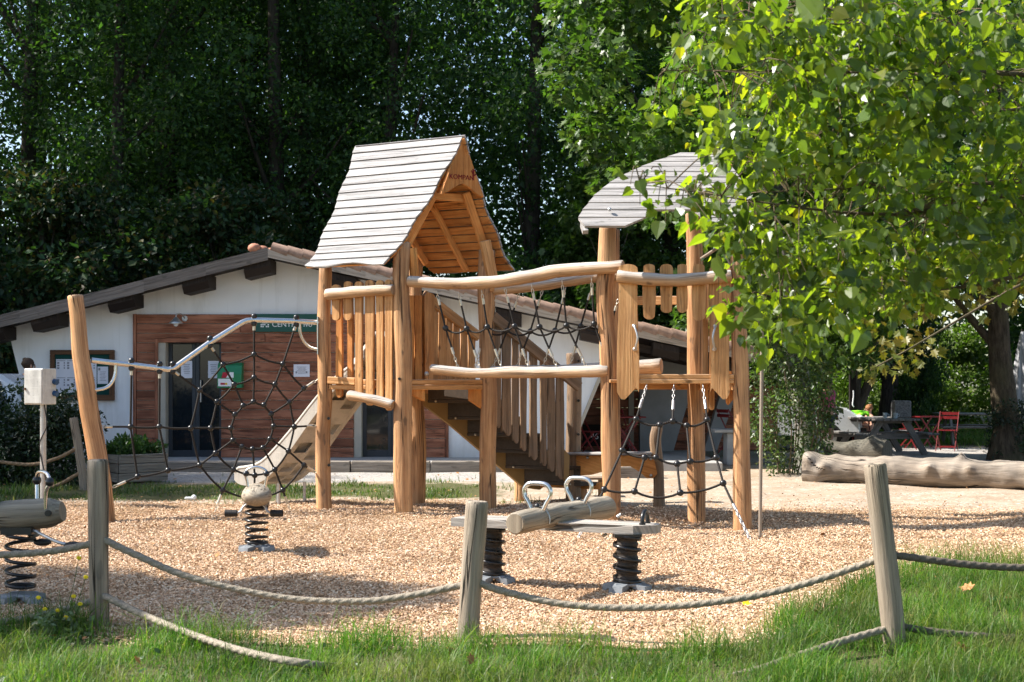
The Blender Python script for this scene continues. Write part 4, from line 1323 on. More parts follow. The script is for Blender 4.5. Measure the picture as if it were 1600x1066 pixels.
for (r, ds) in (((279.5, 564, 297, 591), 'white notice taped inside the left leaf of the glazed door'), ((322, 564, 339, 591), 'white notice taped inside the right leaf of the glazed door'), ((459.5, 569.5, 484.5, 589), 'white paper pinned to the timber cladding near the slide')):
    door = r[0] < 400
    dy = -.17 if door else .052
    p0 = B(r[0], r[3], dy)
    e = empty('paper_notice', p0, ds, 'paper notice')
    mb = MB(); board(mb, *r, dy, .004); mb.build('sheet', M['paper'], e)
    mb = MB(); w_ = r[2] - r[0]; h_ = r[3] - r[1]
    for k in range(6): board(mb, r[0] + w_ * (.2 + .04 * (k % 3)), r[1] + h_ * (.2 + k * .1), r[2] - w_ * (.2 + .05 * (k % 2)), r[1] + h_ * (.23 + k * .1), dy + .0035, .002)
    if not door:
        for xx in (r[0] + 3, r[2] - 6): board(mb, xx, r[1] + 11, xx + 2.5, r[1] + 14, dy + .0035, .002)
    mb.build('print', M['ink'], e)

# defibrillator box
ab = empty('defibrillator_box', B(362, 605, .05), 'bright green defibrillator box with red and white label on the cladding', 'first aid box')
mb = MB()
a = B(344, 606, .05); b = B(381.5, 567, .05)
prof = [(0, a.z), (-.22, a.z), (-.23, a.z + (b.z - a.z) * .55), (-.19, b.z - .05), (-.11, b.z), (0, b.z)]
pts = [Vector((a.x, a.y + y + .02, z)) for y, z in prof]
mb.prism(pts[::-1], (b.x - a.x, 0, 0)); mb.build('case', M['aed_green'], ab, bevel=.015, seg=2)
fy = a.y - .213


def lab_(m, x0, z0, x1, z1, name, dy=0.):
    q = MB(); xw = b.x - a.x; zw = b.z - a.z
    q.box((a.x + xw * (x0 + x1) / 2, fy - dy, a.z + zw * (z0 + z1) / 2), (xw * (x1 - x0), .006, zw * (z1 - z0)))
    return q.build(name, m, ab)


lab_(M['white'], .04, .06, .64, .36, 'label')
lab_(M['white'], .30, .40, .68, .62, 'label')
q = MB(); xw = b.x - a.x; zw = b.z - a.z
q.prism([Vector((a.x + xw * u, fy - .004, a.z + zw * w)) for u, w in ((.18, .40), (.36, .40), (.52, .62), (.24, .62))], (0, -.004, 0)); q.build('red_flash', M['redink'], ab)
lab_(M['redink'], .14, .12, .32, .20, 'mark', .004); lab_(M['yellowink'], .33, .12, .42, .20, 'mark', .004)

# wall lamp
wl = empty('wall_lamp', B(282, 508, .05), 'small grey metal shade lamp on the timber above the door', 'lamp')
c = B(281, 503, .30)
mb = MB(); mb.tube([B(290, 498, .04), B(290, 498, .075)], .052, 14); mb.build('wall_plate', M['steel'], wl)
mb = MB(); mb.tube(smooth_path([B(290, 498, .07), B(288, 492, .2), B(282, 492, .28), c + Vector((0, 0, .06))], 10), .012, 8); mb.build('arm', M['steel'], wl)
mb = MB(); mb.tube([c + Vector((0, 0, .07)), c + Vector((0, 0, .04)), c + Vector((0, 0, .0)), c + Vector((0, 0, -.045))], [.03, .05, .09, .135], 18, caps=False)
o = mb.build('lamp_shade', M['steel'], wl); so_ = o.modifiers.new('thick', 'SOLIDIFY'); so_.thickness = .004
mb = MB(); mb.ball(c + Vector((0, 0, -.045)), .045, 10, 8, (1, 1, 1.2)); mb.build('bulb', M['white'], wl)

# sleepers along the terrace
xx = W(455, 0, 24.0).x
for i in range(4):
    l = (1.0, 1.35, 1.2, 1.0)[i]
    mb = MB(); mb.box((xx + l / 2, 24.1, .075), (l - .02, .24, .22))
    o = mb.build('timber_sleeper', M['sleeper'], None, bevel=.012)
    tag(o, ['weathered timber sleeper at the terrace edge below the slide', 'weathered timber sleeper at the terrace edge below the dark doorway', 'weathered timber sleeper at the terrace edge right of the front tower post', 'weathered timber sleeper at the terrace edge below the stairs'][i], 'sleeper', 'timber sleepers along the terrace')
    xx += l
mb = MB(); mb.box((W(985, 0, 22.6).x, 22.6, .09), (.85, .24, .2))
tag(mb.build('timber_sleeper', M['sleeper'], None, bevel=.012), 'short timber sleeper lying behind the curved counter panel', 'sleeper', 'timber sleepers along the terrace')
mb = MB(); mb.box((W(320, 0, 24.1).x, 24.15, .075), (2.6, .2, .2))
tag(mb.build('timber_sleeper', M['sleeper'], None, bevel=.012), 'long timber sleeper at the terrace edge below the glazed door', 'sleeper', 'timber sleepers along the terrace')

# planter box
pl = empty('planter_box', W(213, 0, 21.6) * 1, 'grey wooden planter box full of green herbs by the entrance path', 'planter')
pl.location.z = 0
o_ = pl.location
A_ = W(186, 0, 21.15); B_ = W(262, 0, 21.7); A_.z = B_.z = 0
ex = (B_ - A_); wX = ex.length; ex.normalize(); ey = Vector((-ex.y, ex.x, 0)); dpt = .75; H_ = .43
ctr_ = A_ + ex * wX / 2 + ey * dpt / 2
mb = MB()
for s_, (cc, dd, nn, ll) in {'f': (A_ + ex * wX / 2, ex, ey, wX), 'b': (A_ + ex * wX / 2 + ey * dpt, ex, ey, wX), 'l': (A_ + ey * dpt / 2, ey, ex, dpt - .06), 'r': (A_ + ey * dpt / 2 + ex * wX, ey, ex, dpt - .06)}.items():
    for i in range(3):
        mb.box(cc + Vector((0, 0, .03 + .14 * i + .07)), (ll, .03, .132), (dd, nn, V(0, 0, 1)))
mb.build('planter_boards', M['planter'], pl, bevel=.006)
mb = MB(); mb.box(ctr_ + Vector((0, 0, .36)), (wX - .07, dpt - .08, .05), (ex, ey, V(0, 0, 1))); mb.build('soil', M['soil'], pl)
cc = []
for i in range(60):
    p = ctr_ + ex * random.uniform(-.44, .44) * wX + ey * random.uniform(-.38, .38) * dpt
    cc.append((p.x - o_.x, p.y - o_.y, random.uniform(.42, .56) + (.1 if random.random() < .2 else 0)))
link_mesh('herbs', leaf_mesh('herbs', leaf_cloud(cc, np.full(60, .10), 70, .055, up=.8, droop=-.8), M['leaf_herb']), pl)
# ------------------------------------------------------------------ the wooden play structure
L1 = V(-2.27, 17.2, 0); F1 = V(-1.275, 16.65, 0); R1 = V(-.295, 17.25, 0); B1 = V(-1.27, 17.85, 0)
e1 = V(-.876, .482, 0); e2 = V(.853, .522, 0)      # bridge direction is -e1, stairs run along e2
play = empty('play_structure', (0, 16.6, 0), 'large wooden climbing frame with two roofed towers, rope bridge, nets, slide and stairs', 'play structure')


def log(path, r, n=16, seg=14, wob=.13, seed=None, ends=.0):
    mb = MB()
    p = smooth_path(path, n)
    if seed is None: seed = random.uniform(0, 50)
    if not hasattr(r, '__len__'): rr = [r] * len(p)
    else: rr = [r[0] + (r[1] - r[0]) * i / n for i in range(n + 1)]
    # softened ends
    pp = [p[0]] + p + [p[-1]]
    d0 = (p[1] - p[0]).normalized() * .012; d1 = (p[-1] - p[-2]).normalized() * .012
    pp = [p[0] - d0] + p + [p[-1] + d1]
    rr = [rr[0] * .88] + rr + [rr[-1] * .88]
    mb.tube(pp, rr, seg, wob=wob, seed=seed)
    return mb


def post(px_pts, Y, r, mat='robinia', name='post', wob=.16, parent=None):
    """upright robinia trunk through photo points at depth Y"""
    pts = [W(px, py, Y) for px, py in px_pts]
    pts[-1].z = min(pts[-1].z, gz(pts[-1].x, pts[-1].y) - .12)
    return part(name, log(pts, r, 30, 18, wob), M[mat], parent or play)


def bolts(px_list, Y, r=.013):
    for px, py in px_list:
        mb = MB(); p = W(px, py, Y); mb.tube([p + V(0, .03, 0), p + V(0, -.012, 0)], .017, 10); part('bolt', mb, M['black'], play)


post([(508, 418), (506, 520), (508, 620), (504, 690), (507, 797)], L1.y, (.078, .094))
post([(629, 380), (627, 470), (630, 560), (630, 680), (631, 804)], F1.y, (.098, .112))
post([(762, 392), (760, 470), (763, 600), (762, 700), (763, 797)], R1.y, (.10, .104))
post([(650, 395), (648, 500), (651, 620), (653, 700), (652, 788)], B1.y, (.09, .10))
bolts([(513.5, 654), (514, 727)], L1.y - .10); bolts([(624, 592)], F1.y - .115)

# deck of the first tower
DZ = 1.56
mb = MB()
c1 = (L1 + F1 + R1 + B1) / 4
dx = (R1 - F1).normalized(); dy = (L1 - F1).normalized()
for i in range(9):
    t = -.5 + (i + .5) / 9
    mb.box(c1 + dx * t * 1.08 + V(0, 0, DZ), (.112, 1.12, .035), (dx, dy, V(0, 0, 1)))
part('deck', mb, M['robinia_board'], play, bevel=.004)
for (a, b, o) in ((F1, R1, -e1), (L1, F1, -e2), (B1, R1, e2), (L1, B1, e1)):
    d = (b - a).normalized()
    mb = MB()
    aa = a + d * .09; bb = b - d * .09
    for k in range(2):
        mb.bar(aa + V(0, 0, DZ - .015 - .062 * k), bb + V(0, 0, DZ - .015 - .062 * k), .056, .07, up=V(0, 0, 1))
    part('deck_beam', mb, M['robinia_board'], play, bevel=.005)
mb = MB()
for px0, px1, y1 in ((640, 664, 627), (737, 758, 640)):
    a = VP(px0, 600, F1, R1); b = VP(px1, 600, F1, R1); c = VP(px1, y1, F1, R1); d = VP(px0, y1 - 14, F1, R1)
    mb = MB(); mb.prism([d, c, b, a], e1 * .05, grain=(0, 0, 1)); part('deck_bracket', mb, M['shade_board'], play, bevel=.006)

# left balustrade of tower 1 (facing the camera's left)
out = -e2 * .09


def plank(px, w, y0, y1, A, B_, off, top='peak', bot='round', thick=.035, taper=0.0, parent=play, mat='robinia_board', name='pale', lean=0.0):
    """upright board between photo rows y0 (top) and y1 on the plane A-B moved by off"""
    A2, B2 = A + off, B_ + off
    d = (B2 - A2); d.z = 0; d.normalize()
    if d.x < 0: d = -d
    c0 = VP(px, y0, A2, B2); c1_ = VP(px + lean, y1, A2, B2)
    hw = w * c0.y / FPX / 2
    up = V(0, 0, 1)
    h = c0.z - c1_.z
    mg = min(.25, hw * .62 / h)
    pts = []
    jig = random.uniform(0, 9)
    side = []
    nseg = 7
    for i in range(nseg + 1):
        t = i / nseg
        wz = hw * (1 + .10 * math.sin(t * 5 + jig)) * (1 - taper * t)
        side.append((c0.lerp(c1_, mg + (1 - 2 * mg) * t), wz))
    right = [p + d * q for p, q in side]; left = [p - d * q for p, q in side]
    tp = []
    if top == 'peak': tp = [c0 - d * hw * math.cos(a) * .97 - up * hw * .62 * (1 - math.sin(a) ** .8) for a in [pi * k / 8 for k in range(1, 8)]]
    elif top == 'flat': tp = [c0 - d * hw * .9, c0 + d * hw * .9]
    bt = []
    if bot == 'round': bt = [c1_ + d * hw * math.cos(a) * .95 * (1 - taper) - up * (hw * .75 * math.sin(a) - hw * .5) for a in [pi * k / 8 for k in range(1, 8)]]
    elif bot == 'slant': bt = [c1_ + d * hw * .8 + up * hw * 1.1, c1_ - d * hw * .3 - up * .01, c1_ - d * hw * .7]
    elif bot == 'slant_r': bt = [c1_ + d * hw * .7, c1_ + d * hw * .3 - up * .01, c1_ - d * hw * .8 + up * hw * 1.1]
    elif bot == 'flat': bt = [c1_ + d * hw, c1_ - d * hw]
    loop = left[::-1] + tp + right + bt      # clockwise from lower left going up
    nrm = Vector((d.y, -d.x, 0))             # toward the camera
    mb = MB(); mb.prism(loop[::-1], nrm * thick, grain=up)
    return part(name, mb, M[mat], parent, bevel=.006)


for px, w, y0, y1, bt in ((527, 15, 445, 499, 'round'), (545.5, 15, 440, 499, 'round'), (562.5, 13, 440, 626, 'round'), (579.5, 15, 438, 632, 'round'), (595.5, 12, 438, 634, 'round'), (609.5, 13, 437, 640, 'round')):
    plank(px, w, y0, y1, L1, F1, out, bot=bt)
for px, w, y0, y1 in ((532, 11, 455, 620), (549, 9, 455, 624)):
    plank(px, w, y0, y1, L1, F1, -out * .4, mat='shade_board')
part('rail', log([VP(512, 460, L1 + out * 1.7, F1 + out * 1.7), VP(560, 456, L1 + out * 1.9, F1 + out * 1.9), VP(613, 453, L1 + out * 1.7, F1 + out * 1.7)], (.068, .062)), M['robinia_log'], play)
part('rail', log([VP(546, 618, L1 + out * 1.6, F1 + out * 1.6), VP(580, 624, L1 + out * 1.8, F1 + out * 1.8), VP(613, 633, L1 + out * 1.5, F1 + out * 1.5)], (.056, .060)), M['robinia_log'], play)
part('deck_edge', (lambda m: (m.bar(VP(513, 594, L1 + out * .6, F1 + out * .6), VP(556, 596, L1 + out * .6, F1 + out * .6), .085, .05), m)[1])(MB()), M['robinia_board'], play, bevel=.006)
# inner rear balustrade of tower 1 (towards the slide)
for px, w in ((641, 9), (652, 12)):
    plank(px, w, 462, 618, F1, R1, e1 * .5, mat='shade_board', top='flat')

# steep roof: ridge along e1, boards run along the ridge
mid = (F1 + R1) / 2
rf1 = MB(); ZR = 4.47; ZE = 2.90; HS = .865
ridge_f = mid - e1 * .25; ridge_b = (L1 + B1) / 2 + e1 * .18


def roof_pt(side, s, end):
    """side -1 = left slope, +1 = right; s = 0 ridge .. 1 eave; end 0 front (right end), 1 back"""
    hor = HS * (s + .02 * max(0, (s - .86) / .14) ** 2 - .03 * math.sin(s * pi))
    z = ZR - (ZR - ZE) * (s + .02 * math.sin(s * pi)) + .035 * max(0, (s - .86) / .14) ** 2
    ov = .25 - .185 * s; ob = .18 - .24 * s
    f = (mid - e1 * ov) if end == 0 else ((L1 + B1) / 2 + e1 * ob)
    wob = .018 * math.sin(s * 19 + end * 2 + side)
    f = f + (e1 if end else -e1) * wob
    return f + e2 * (side * hor) + V(0, 0, z)


NP = 16
for side in (-1, 1):
    for i in range(NP):
        s0, s1 = i / NP, (i + 1) / NP
        a, b = roof_pt(side, s0, 0), roof_pt(side, s0, 1)
        c, d = roof_pt(side, s1 - .003, 1), roof_pt(side, s1 - .003, 0)
        nrm = (b - a).cross(d - a).normalized()
        if nrm.z < 0: nrm = -nrm
        lap = nrm * .014
        th = .022
        if i == NP - 1:      # wavy lower edge
            lo = []
            for k in range(9):
                t = k / 8
                lo.append(d.lerp(c, t) + V(0, 0, -.02 * math.sin(t * 9 + 1) - .015))
            pts = [a - lap * .1, ] + [b - lap * .1] + [q + lap for q in lo[::-1]]
        else:
            pts = [a, b, c + lap, d + lap]
        if (pts[1] - pts[0]).cross(pts[2] - pts[1]).dot(nrm) < 0: pts = pts[::-1]
        rf1.prism([p - nrm * th for p in pts], nrm * th, grain=(b - a), mi=0 if side == -1 else 0)
# a lining of orange boards under each slope (bounced glow put into the colour)
rl = MB()
for side in (-1, 1):
    for i in range(NP):
        s0, s1 = i / NP + .004, (i + 1) / NP - .004
        if i == 0: s0 = .02
        a, b = roof_pt(side, s0, 0), roof_pt(side, s0, 1); c, d = roof_pt(side, s1, 1), roof_pt(side, s1, 0)
        nrm = (b - a).cross(d - a).normalized()
        if nrm.z < 0: nrm = -nrm
        ctr2 = (a + b + c + d) / 4
        pts = [ctr2 + (p - ctr2) * .992 - nrm * .026 for p in (a, b, c, d)]
        if (pts[1] - pts[0]).cross(pts[2] - pts[1]).dot(nrm) < 0: pts = pts[::-1]
        rl.prism([p - nrm * .018 for p in pts], nrm * .018, grain=(b - a))
roof1 = part('roof', rf1, M['roof_plank'], play, label='steep gabled roof of silver boards', bevel=.004)
o = rl.build('roof_lining', M['shade_board'], roof1)
# gable board with lettering
g0 = -e1 * .20
apx = mid + g0 + V(0, 0, ZR - .05)
gm = MB()
# wavy lower edge at about 39 percent of the slope
s_ = .37
hl = HS * s_ - .03
zb = ZR - (ZR - ZE) * s_ - .05
low = []
for k in range(13):
    t = -1 + 2 * k / 12
    low.append(mid + g0 + e2 * (hl * t) + V(0, 0, zb + .055 * math.cos(t * pi) - .03 * abs(t)))
gm.prism([apx + e2 * .02, apx - e2 * .02] + low, -e1 * .03, grain=(0, 0, 1))
o = gm.build('gable_board', M['shade_board'], roof1, bevel=.006)
tm_ = text_mb('KOMPAN', mid + g0 - e1 * .032 - e2 * .185 + V(0, 0, zb + .105), e2, ZD, .080, -e1, .003)
o2 = tm_.build('lettering', M['brandred'], roof1)
lm = MB()      # the little sprout mark after the name
q = mid + g0 - e1 * .034 + e2 * .140 + V(0, 0, zb + .105)
for (a, b, w) in (((0, 0), (.0, .10), .018), ((0, .05), (.038, .075), .014), ((0, .075), (-.026, .115), .012), ((0, .09), (.02, .13), .012), ((.0, .10), (-.004, .135), .011)):
    lm.bar(q + e2 * a[0] + ZD * a[1], q + e2 * b[0] + ZD * b[1], w, .006, up=e2)
lm.build('emblem', M['brandred'], roof1)
# rafters and braces inside the roof
for (a, b, w, t) in ((roof_pt(-1, .45, 0) + e2 * .13 + e1 * .14, roof_pt(-1, .92, 0) + e2 * .18 + e1 * .12 + V(0, 0, -.1), .10, .05),
                     (roof_pt(1, .40, 0) - e2 * .12 + e1 * .12, roof_pt(1, .85, 0) - e2 * .15 + e1 * .10, .10, .05),
                     (roof_pt(1, .34, 1) - e2 * .14 - e1 * .16, roof_pt(1, .93, 1) - e2 * .17 - e1 * .16, .08, .05),
                     (roof_pt(-1, .36, 1) + e2 * .15 - e1 * .16, roof_pt(-1, .9, 1) + e2 * .18 - e1 * .16, .08, .05),
                     (roof_pt(1, .55, 1) - e2 * .14 - e1 * .14, roof_pt(-1, .30, 1) + e2 * .10 - e1 * .14, .06, .04)):
    mb = MB(); mb.bar(a, b, w, t, up=e2); mb.build('rafter', M['shade_board'], roof1, bevel=.006)
mid2 = lambda side, s: roof_pt(side, s, 0).lerp(roof_pt(side, s, 1), .48)
nin = lambda side: V(0, 0, -.045) - e2 * (.10 * side)
for (a, b, w, t) in ((mid2(1, .22) + nin(1), mid2(1, .97) + nin(1), .075, .05), (mid2(-1, .22) + nin(-1), mid2(-1, .93) + nin(-1), .075, .05),
                     (mid2(1, .42) + nin(1) - e1 * .05, mid2(-1, .16) + nin(-1) - e1 * .05 + e2 * .05, .065, .04),
                     (roof_pt(1, .44, 0) - e2 * .12 + e1 * .16, roof_pt(-1, .44, 0) + e2 * .12 + e1 * .16, .09, .04)):
    mb = MB(); mb.bar(a, b, w, t, up=e2 if abs((b - a).normalized().z) > .4 else V(0, 0, 1)); mb.build('rafter', M['shade_board'], roof1, bevel=.006)
# front gable legs down to the posts
for px0, px1, py0, py1 in ((640, 655, 380, 440),):
    a = F1 + V(0, 0, 3.12) - e1 * .02 + e2 * .10; b = F1 + V(0, 0, 2.72) + e2 * .14 - e1 * .02
    mb = MB(); mb.bar(a, b, .10, .06, up=e2); mb.build('rafter', M['shade_board'], roof1, bevel=.006)
bk = MB()
b0 = R1 + V(0, 0, 2.72); bk.bar(R1 + V(0, 0, 2.65) - e1 * .1, R1 + V(0, 0, 3.25) - e2 * .14 - e1 * .1, .14, .05, up=e2)
bk.build('rafter', M['robinia_board'], roof1, bevel=.006)

# ---------------------------------------------------- second tower
P2 = V(1.09, 15.75, 0); S2 = V(2.475, 15.35, 0); Q2 = V(2.10, 16.35, 0); H2 = V(1.19, 16.85, 0)
post([(950, 350), (948, 420), (945, 470), (952, 560), (953, 700), (956, 818)], P2.y, (.090, .100))
post([(1085, 335), (1086, 450), (1088, 600), (1089, 700), (1089, 825)], Q2.y, (.095, .105))
post([(1151, 345), (1153, 430), (1156, 520), (1158, 620), (1159, 720), (1161, 836)], S2.y, (.072, .100))
post([(957, 360), (958, 600), (958, 806)], H2.y, (.08, .09))
mb = MB()
for i in range(9):
    y = 15.5 + (i + .5) * .135
    mb.box((1.75, y, DZ), (1.36, .125, .035))
part('deck', mb, M['robinia_board'], play, bevel=.004)
mb = MB()
for k in range(2):
    z = W(0, 588.5 + k * 7.6, 15.4).z
    mb.bar(V(1.19, 15.50, z), V(2.39, 15.30, z), .05, .07)
part('deck_beam', mb, M['robinia_board'], play, bevel=.005)
mb = MB()
for (a, b) in ((V(2.42, 15.42, DZ - .05), V(2.14, 16.3, DZ - .05)), (V(2.05, 16.42, DZ - .05), V(1.25, 16.85, DZ - .05))): mb.bar(a, b, .10, .06)
part('deck_beam', mb, M['robinia_board'], play, bevel=.005)
PF, SF = V(1.09, 15.50, 0), V(2.475, 15.28, 0)
z0 = V(0, 0, 0)
plank(981.5, 32, 413, 623, PF, SF, z0, bot='slant')
for px, w, y1 in ((1014.5, 19, 497), (1041.5, 19, 487), (1066, 16, 487), (1092, 20, 499)):
    plank(px, w, 413, y1, PF, SF, z0, mat='robinia_board')
plank(1125, 31, 412, 623, PF, SF, z0, bot='slant_r')
part('rail', log([VP(966, 432, PF + V(0, -.07, 0), SF + V(0, -.07, 0)), VP(1010, 436, PF + V(0, -.08, 0), SF + V(0, -.08, 0)), VP(1055, 438, PF + V(0, -.09, 0), SF + V(0, -.09, 0)), VP(1100, 435, PF + V(0, -.08, 0), SF + V(0, -.08, 0)), VP(1141, 431, PF + V(0, -.07, 0), SF + V(0, -.07, 0))], (.066, .068)), M['robinia_log'], play)
mb = MB(); mb.bar(V(1.3, 16.80, W(0, 470, 16.8).z), V(2.1, 16.42, W(0, 470, 16.5).z), .10, .05); part('rail', mb, M['robinia_board'], play, bevel=.005)
for px, w, y0, y1, t in ((1102.5, 9, 440, 645, .2), (1112, 8, 440, 640, .5), (1148, 10, 440, 625, .9)):
    plank(px, w, y0, y1, PF, SF, V(0, .35 + t * .5 * (1 if px < 1140 else .3), 0), mat='robinia_board')
plank(1140, 13, 580, 632, PF, SF, V(0, .3, 0), mat='shade_board', top='flat', bot='slant')
# grip handles
for px, s in ((990, 1), (1116, -1)):
    a = VP(px, 510, PF, SF) + V(0, -.06, 0); b = VP(px + s, 546, PF, SF) + V(0, -.06, 0)
    mb = MB(); mb.tube(smooth_path([a + V(0, .03, 0), a + V(0, -.02, 0), a.lerp(b, .5) + V(.03 * s, -.06, 0), b + V(0, -.02, 0), b + V(0, .03, 0)], 12), .012, 8)
    for q in (a, b): mb.ball(q, .024, 8, 6)
    part('grip_handle', mb, M['steel'], play)

# curved plank roof of tower 2
lows = [904, 901, 908, 918, 927, 940, 953, 968, 988, 1008, 1029, 1053, 1075]
XC = 1066
rights = [1172, 1178, 1176, 1174, 1171, 1168, 1165, 1161, 1157, 1153, 1148, 1143, 1138]
r2 = MB(); r2s = []
Yl, Yh = 15.10, 16.35; zl = W(0, 352, Yl).z; zh = W(0, 238, Yh).z
NR2 = 12


def r2pt(px, s, back=False):
    Y = Yl + (Yh - Yl) * s; z = zl + (zh - zl) * (s - .05 * math.sin(s * pi) * -1)
    k = (px - 800) / FPX
    X = k * (Yl + (Yh - Yl) * .4)
    if back: Y = 2 * Yh - Y
    return Vector((X, Y, z))


th = .028
for back in (False, True):
    for i in range(7 if back else 0, NR2):
        s0, s1 = (i + .085) / NR2, (i + .935) / NR2
        xl0_, xl1_ = lows[i], lows[i + 1]
        xr0_, xr1_ = rights[i], rights[i + 1]
        segs = [(xl0_, xr0_, xl1_, xr1_)]
        if i == 0: segs = [(xl0_, 985, xl1_, 1000), (1098, xr0_, 1092, xr1_)]
        if i == 1: segs = [(xl0_, 1003, xl1_, 1020), (1090, xr0_, 1080, xr1_)]
        for (a, b, c, d) in segs:
            pts = [r2pt(a, s0, back), r2pt(b, s0, back), r2pt(d, s1, back), r2pt(c, s1, back)]
            if i == 0: pts = [r2pt(a + 6, s0 - .012, back)] + [r2pt(b - 14, s0 - .012, back), r2pt(b, s0 + .03, back)] + pts[2:]
            nrm = (pts[1] - pts[0]).cross(pts[-1] - pts[0]).normalized()
            if nrm.z < 0: nrm = -nrm; pts = pts[::-1]
            r2.prism([p - nrm * th for p in pts], nrm * th, grain=(1, 0, 0))
roof2 = part('roof', r2, M['roof_plank2'], play, label='curved grey plank roof', bevel=.004)
for side in (1, -1):
    mb = MB()
    for i in range(NR2):
        a = r2pt(lows[i] if side == 1 else rights[i], (i) / NR2); b = r2pt(lows[i + 1] if side == 1 else rights[i + 1], (i + 1) / NR2)
        dn = V(.05 * side, 0, -.075)
        mb.bar(a + dn, b + dn, .06, .05, up=V(1, 0, 0))
    mb.build('roof_bearer', M['roof_plank2'], roof2)
mb = MB(); q = r2pt(949, 1.6 / 12) + V(0, -.02, .035); mb.ball(q, .022, 8, 6); mb.build('bolt', M['steel'], roof2)
mb = MB()
for px in (1070, 1100, 1150):
    mb = MB(); mb.bar(r2pt(px, .3) + V(0, .02, -.07), r2pt(px, .97) + V(0, 0, -.07), .09, .05, up=V(1, 0, 0)); mb.build('rafter', M['shade_board'], roof2, bevel=.006)
mb = MB(); p = [W(1096, 404, Q2.y - .1), W(1120, 388, 15.9), W(1148, 366, S2.y - .05), W(1180, 344, 15.0), W(1192, 362, 14.5), W(1192, 400, 14.32)]
mb.tube(smooth_path(p, 18), .018, 10)
g_ = W(1187.5, 838, 14.35); g_.z = gz(g_.x, g_.y) - .05
mb.tube([W(1192, 398, 14.32), W(1190, 600, 14.33), g_], .018, 10)
part('sliding_pole', mb, M['pole_tan'], play, label='thin tan fire pole')

# ---------------------------------------------------- rope bridge
railN = [(640, 440), (700, 443), (770, 441), (830, 432), (880, 423), (972, 417)]
pts = []
for px, py in railN:
    pts.append(VP(px, py, F1 - e1 * .05 - e2 * .02, P2 + V(0, -.15, 0)))
part('bridge_rail', log(pts, (.066, .074), 26), M['robinia_log'], play)
pts = [VP(px, py, R1 + V(.03, 0, 0), H2 + V(0, -.15, 0)) for px, py in ((770, 454), (830, 448), (880, 441), (930, 433), (968, 429))]
part('bridge_rail', log(pts, (.060, .064), 24), M['robinia_log'], play)
NA, NB = F1 - e1 * .15 + e2 * .10, P2 + V(-.05, -.05, 0)
pts = [VP(px, py, NA, NB) for px, py in ((675, 577), (740, 583), (800, 582), (870, 582), (950, 580))]
part('bridge_log', log(pts, (.056, .070), 24), M['robinia_log'], play)
FA, FB = R1 + V(.03, 0, 0) - e2 * .12, H2 + V(0, -.2, 0)
pts = [VP(px, py, FA, FB) for px, py in ((768, 580), (860, 580), (940, 577), (1032, 572))]
part('bridge_log', log(pts, (.062, .092), 24), M['robinia_log'], play)
mb = MB()
for i in range(10):
    t = (i + .5) / 10
    a = VP(690 + t * 250, 584, NA, NB); b = VP(775 + t * 190, 583, FA, FB)
    mb = MB(); mb.bar(a, b, .03, .012); part('bridge_strap', mb, M['rubber'], play)


def catn(a, b, sag, n=6):
    a, b = Vector(a), Vector(b)
    return [a.lerp(b, i / n) - V(0, 0, sag * 4 * (i / n) * (1 - i / n)) for i in range(n + 1)]


def rope(mb, a, b, r=.0115, sag=.0, n=6):
    mb.tube(catn(a, b, sag, n if sag else 1), r, 7, caps=False)


class CM:
    """one mesh per hanging chain with its ferrule"""
    def __init__(s): s.l = []; s.cur = None
    def get(s, k):
        if s.cur is None or k in s.cur[1]: s.cur = (MB(), set()); s.l.append(s.cur[0])
        s.cur[1].add(k); return s.cur[0]
    def build(s, name, m, parent):
        for q in s.l: q.build(name, m, parent)


def chain(mb, a, b, r=.006):
    mb = mb.get('chain')
    a, b = Vector(a), Vector(b); d = b - a; L = d.length; d.normalize()
    u, w = frame_from(d); n = max(2, int(L / .042))
    for i in range(n):
        c = a + d * (L * (i + .5) / n); s = u if i % 2 else w
        hl, hw = L / n * .62, .013
        p = []
        for k in range(9):
            t = 2 * pi * k / 8
            p.append(c + d * (math.cos(t) * hl) + s * (math.sin(t) * hw))
        mb.tube(p, r * .8, 5, caps=False)


def ferrule(mb, a, b, r=.017):
    mb = mb.get('ferrule')
    mb.tube([Vector(a), Vector(b)], r, 9)


JOINT = None


def joint(p, parent, r=.033):
    global JOINT
    if JOINT is None:
        m = MB(); m.ball((0, 0, 0), .036, 12, 8); m.tube([V(0, -.028, 0), V(0, -.040, 0)], .016, 10)
        o = m.build('rope_joint', M['black'], None, origin=(0, 0, 0)); JOINT = o
    else:
        o = JOINT.copy(); COL.objects.link(o)
    o.location = Vector(p) - wloc(parent); o.parent = parent
    return o


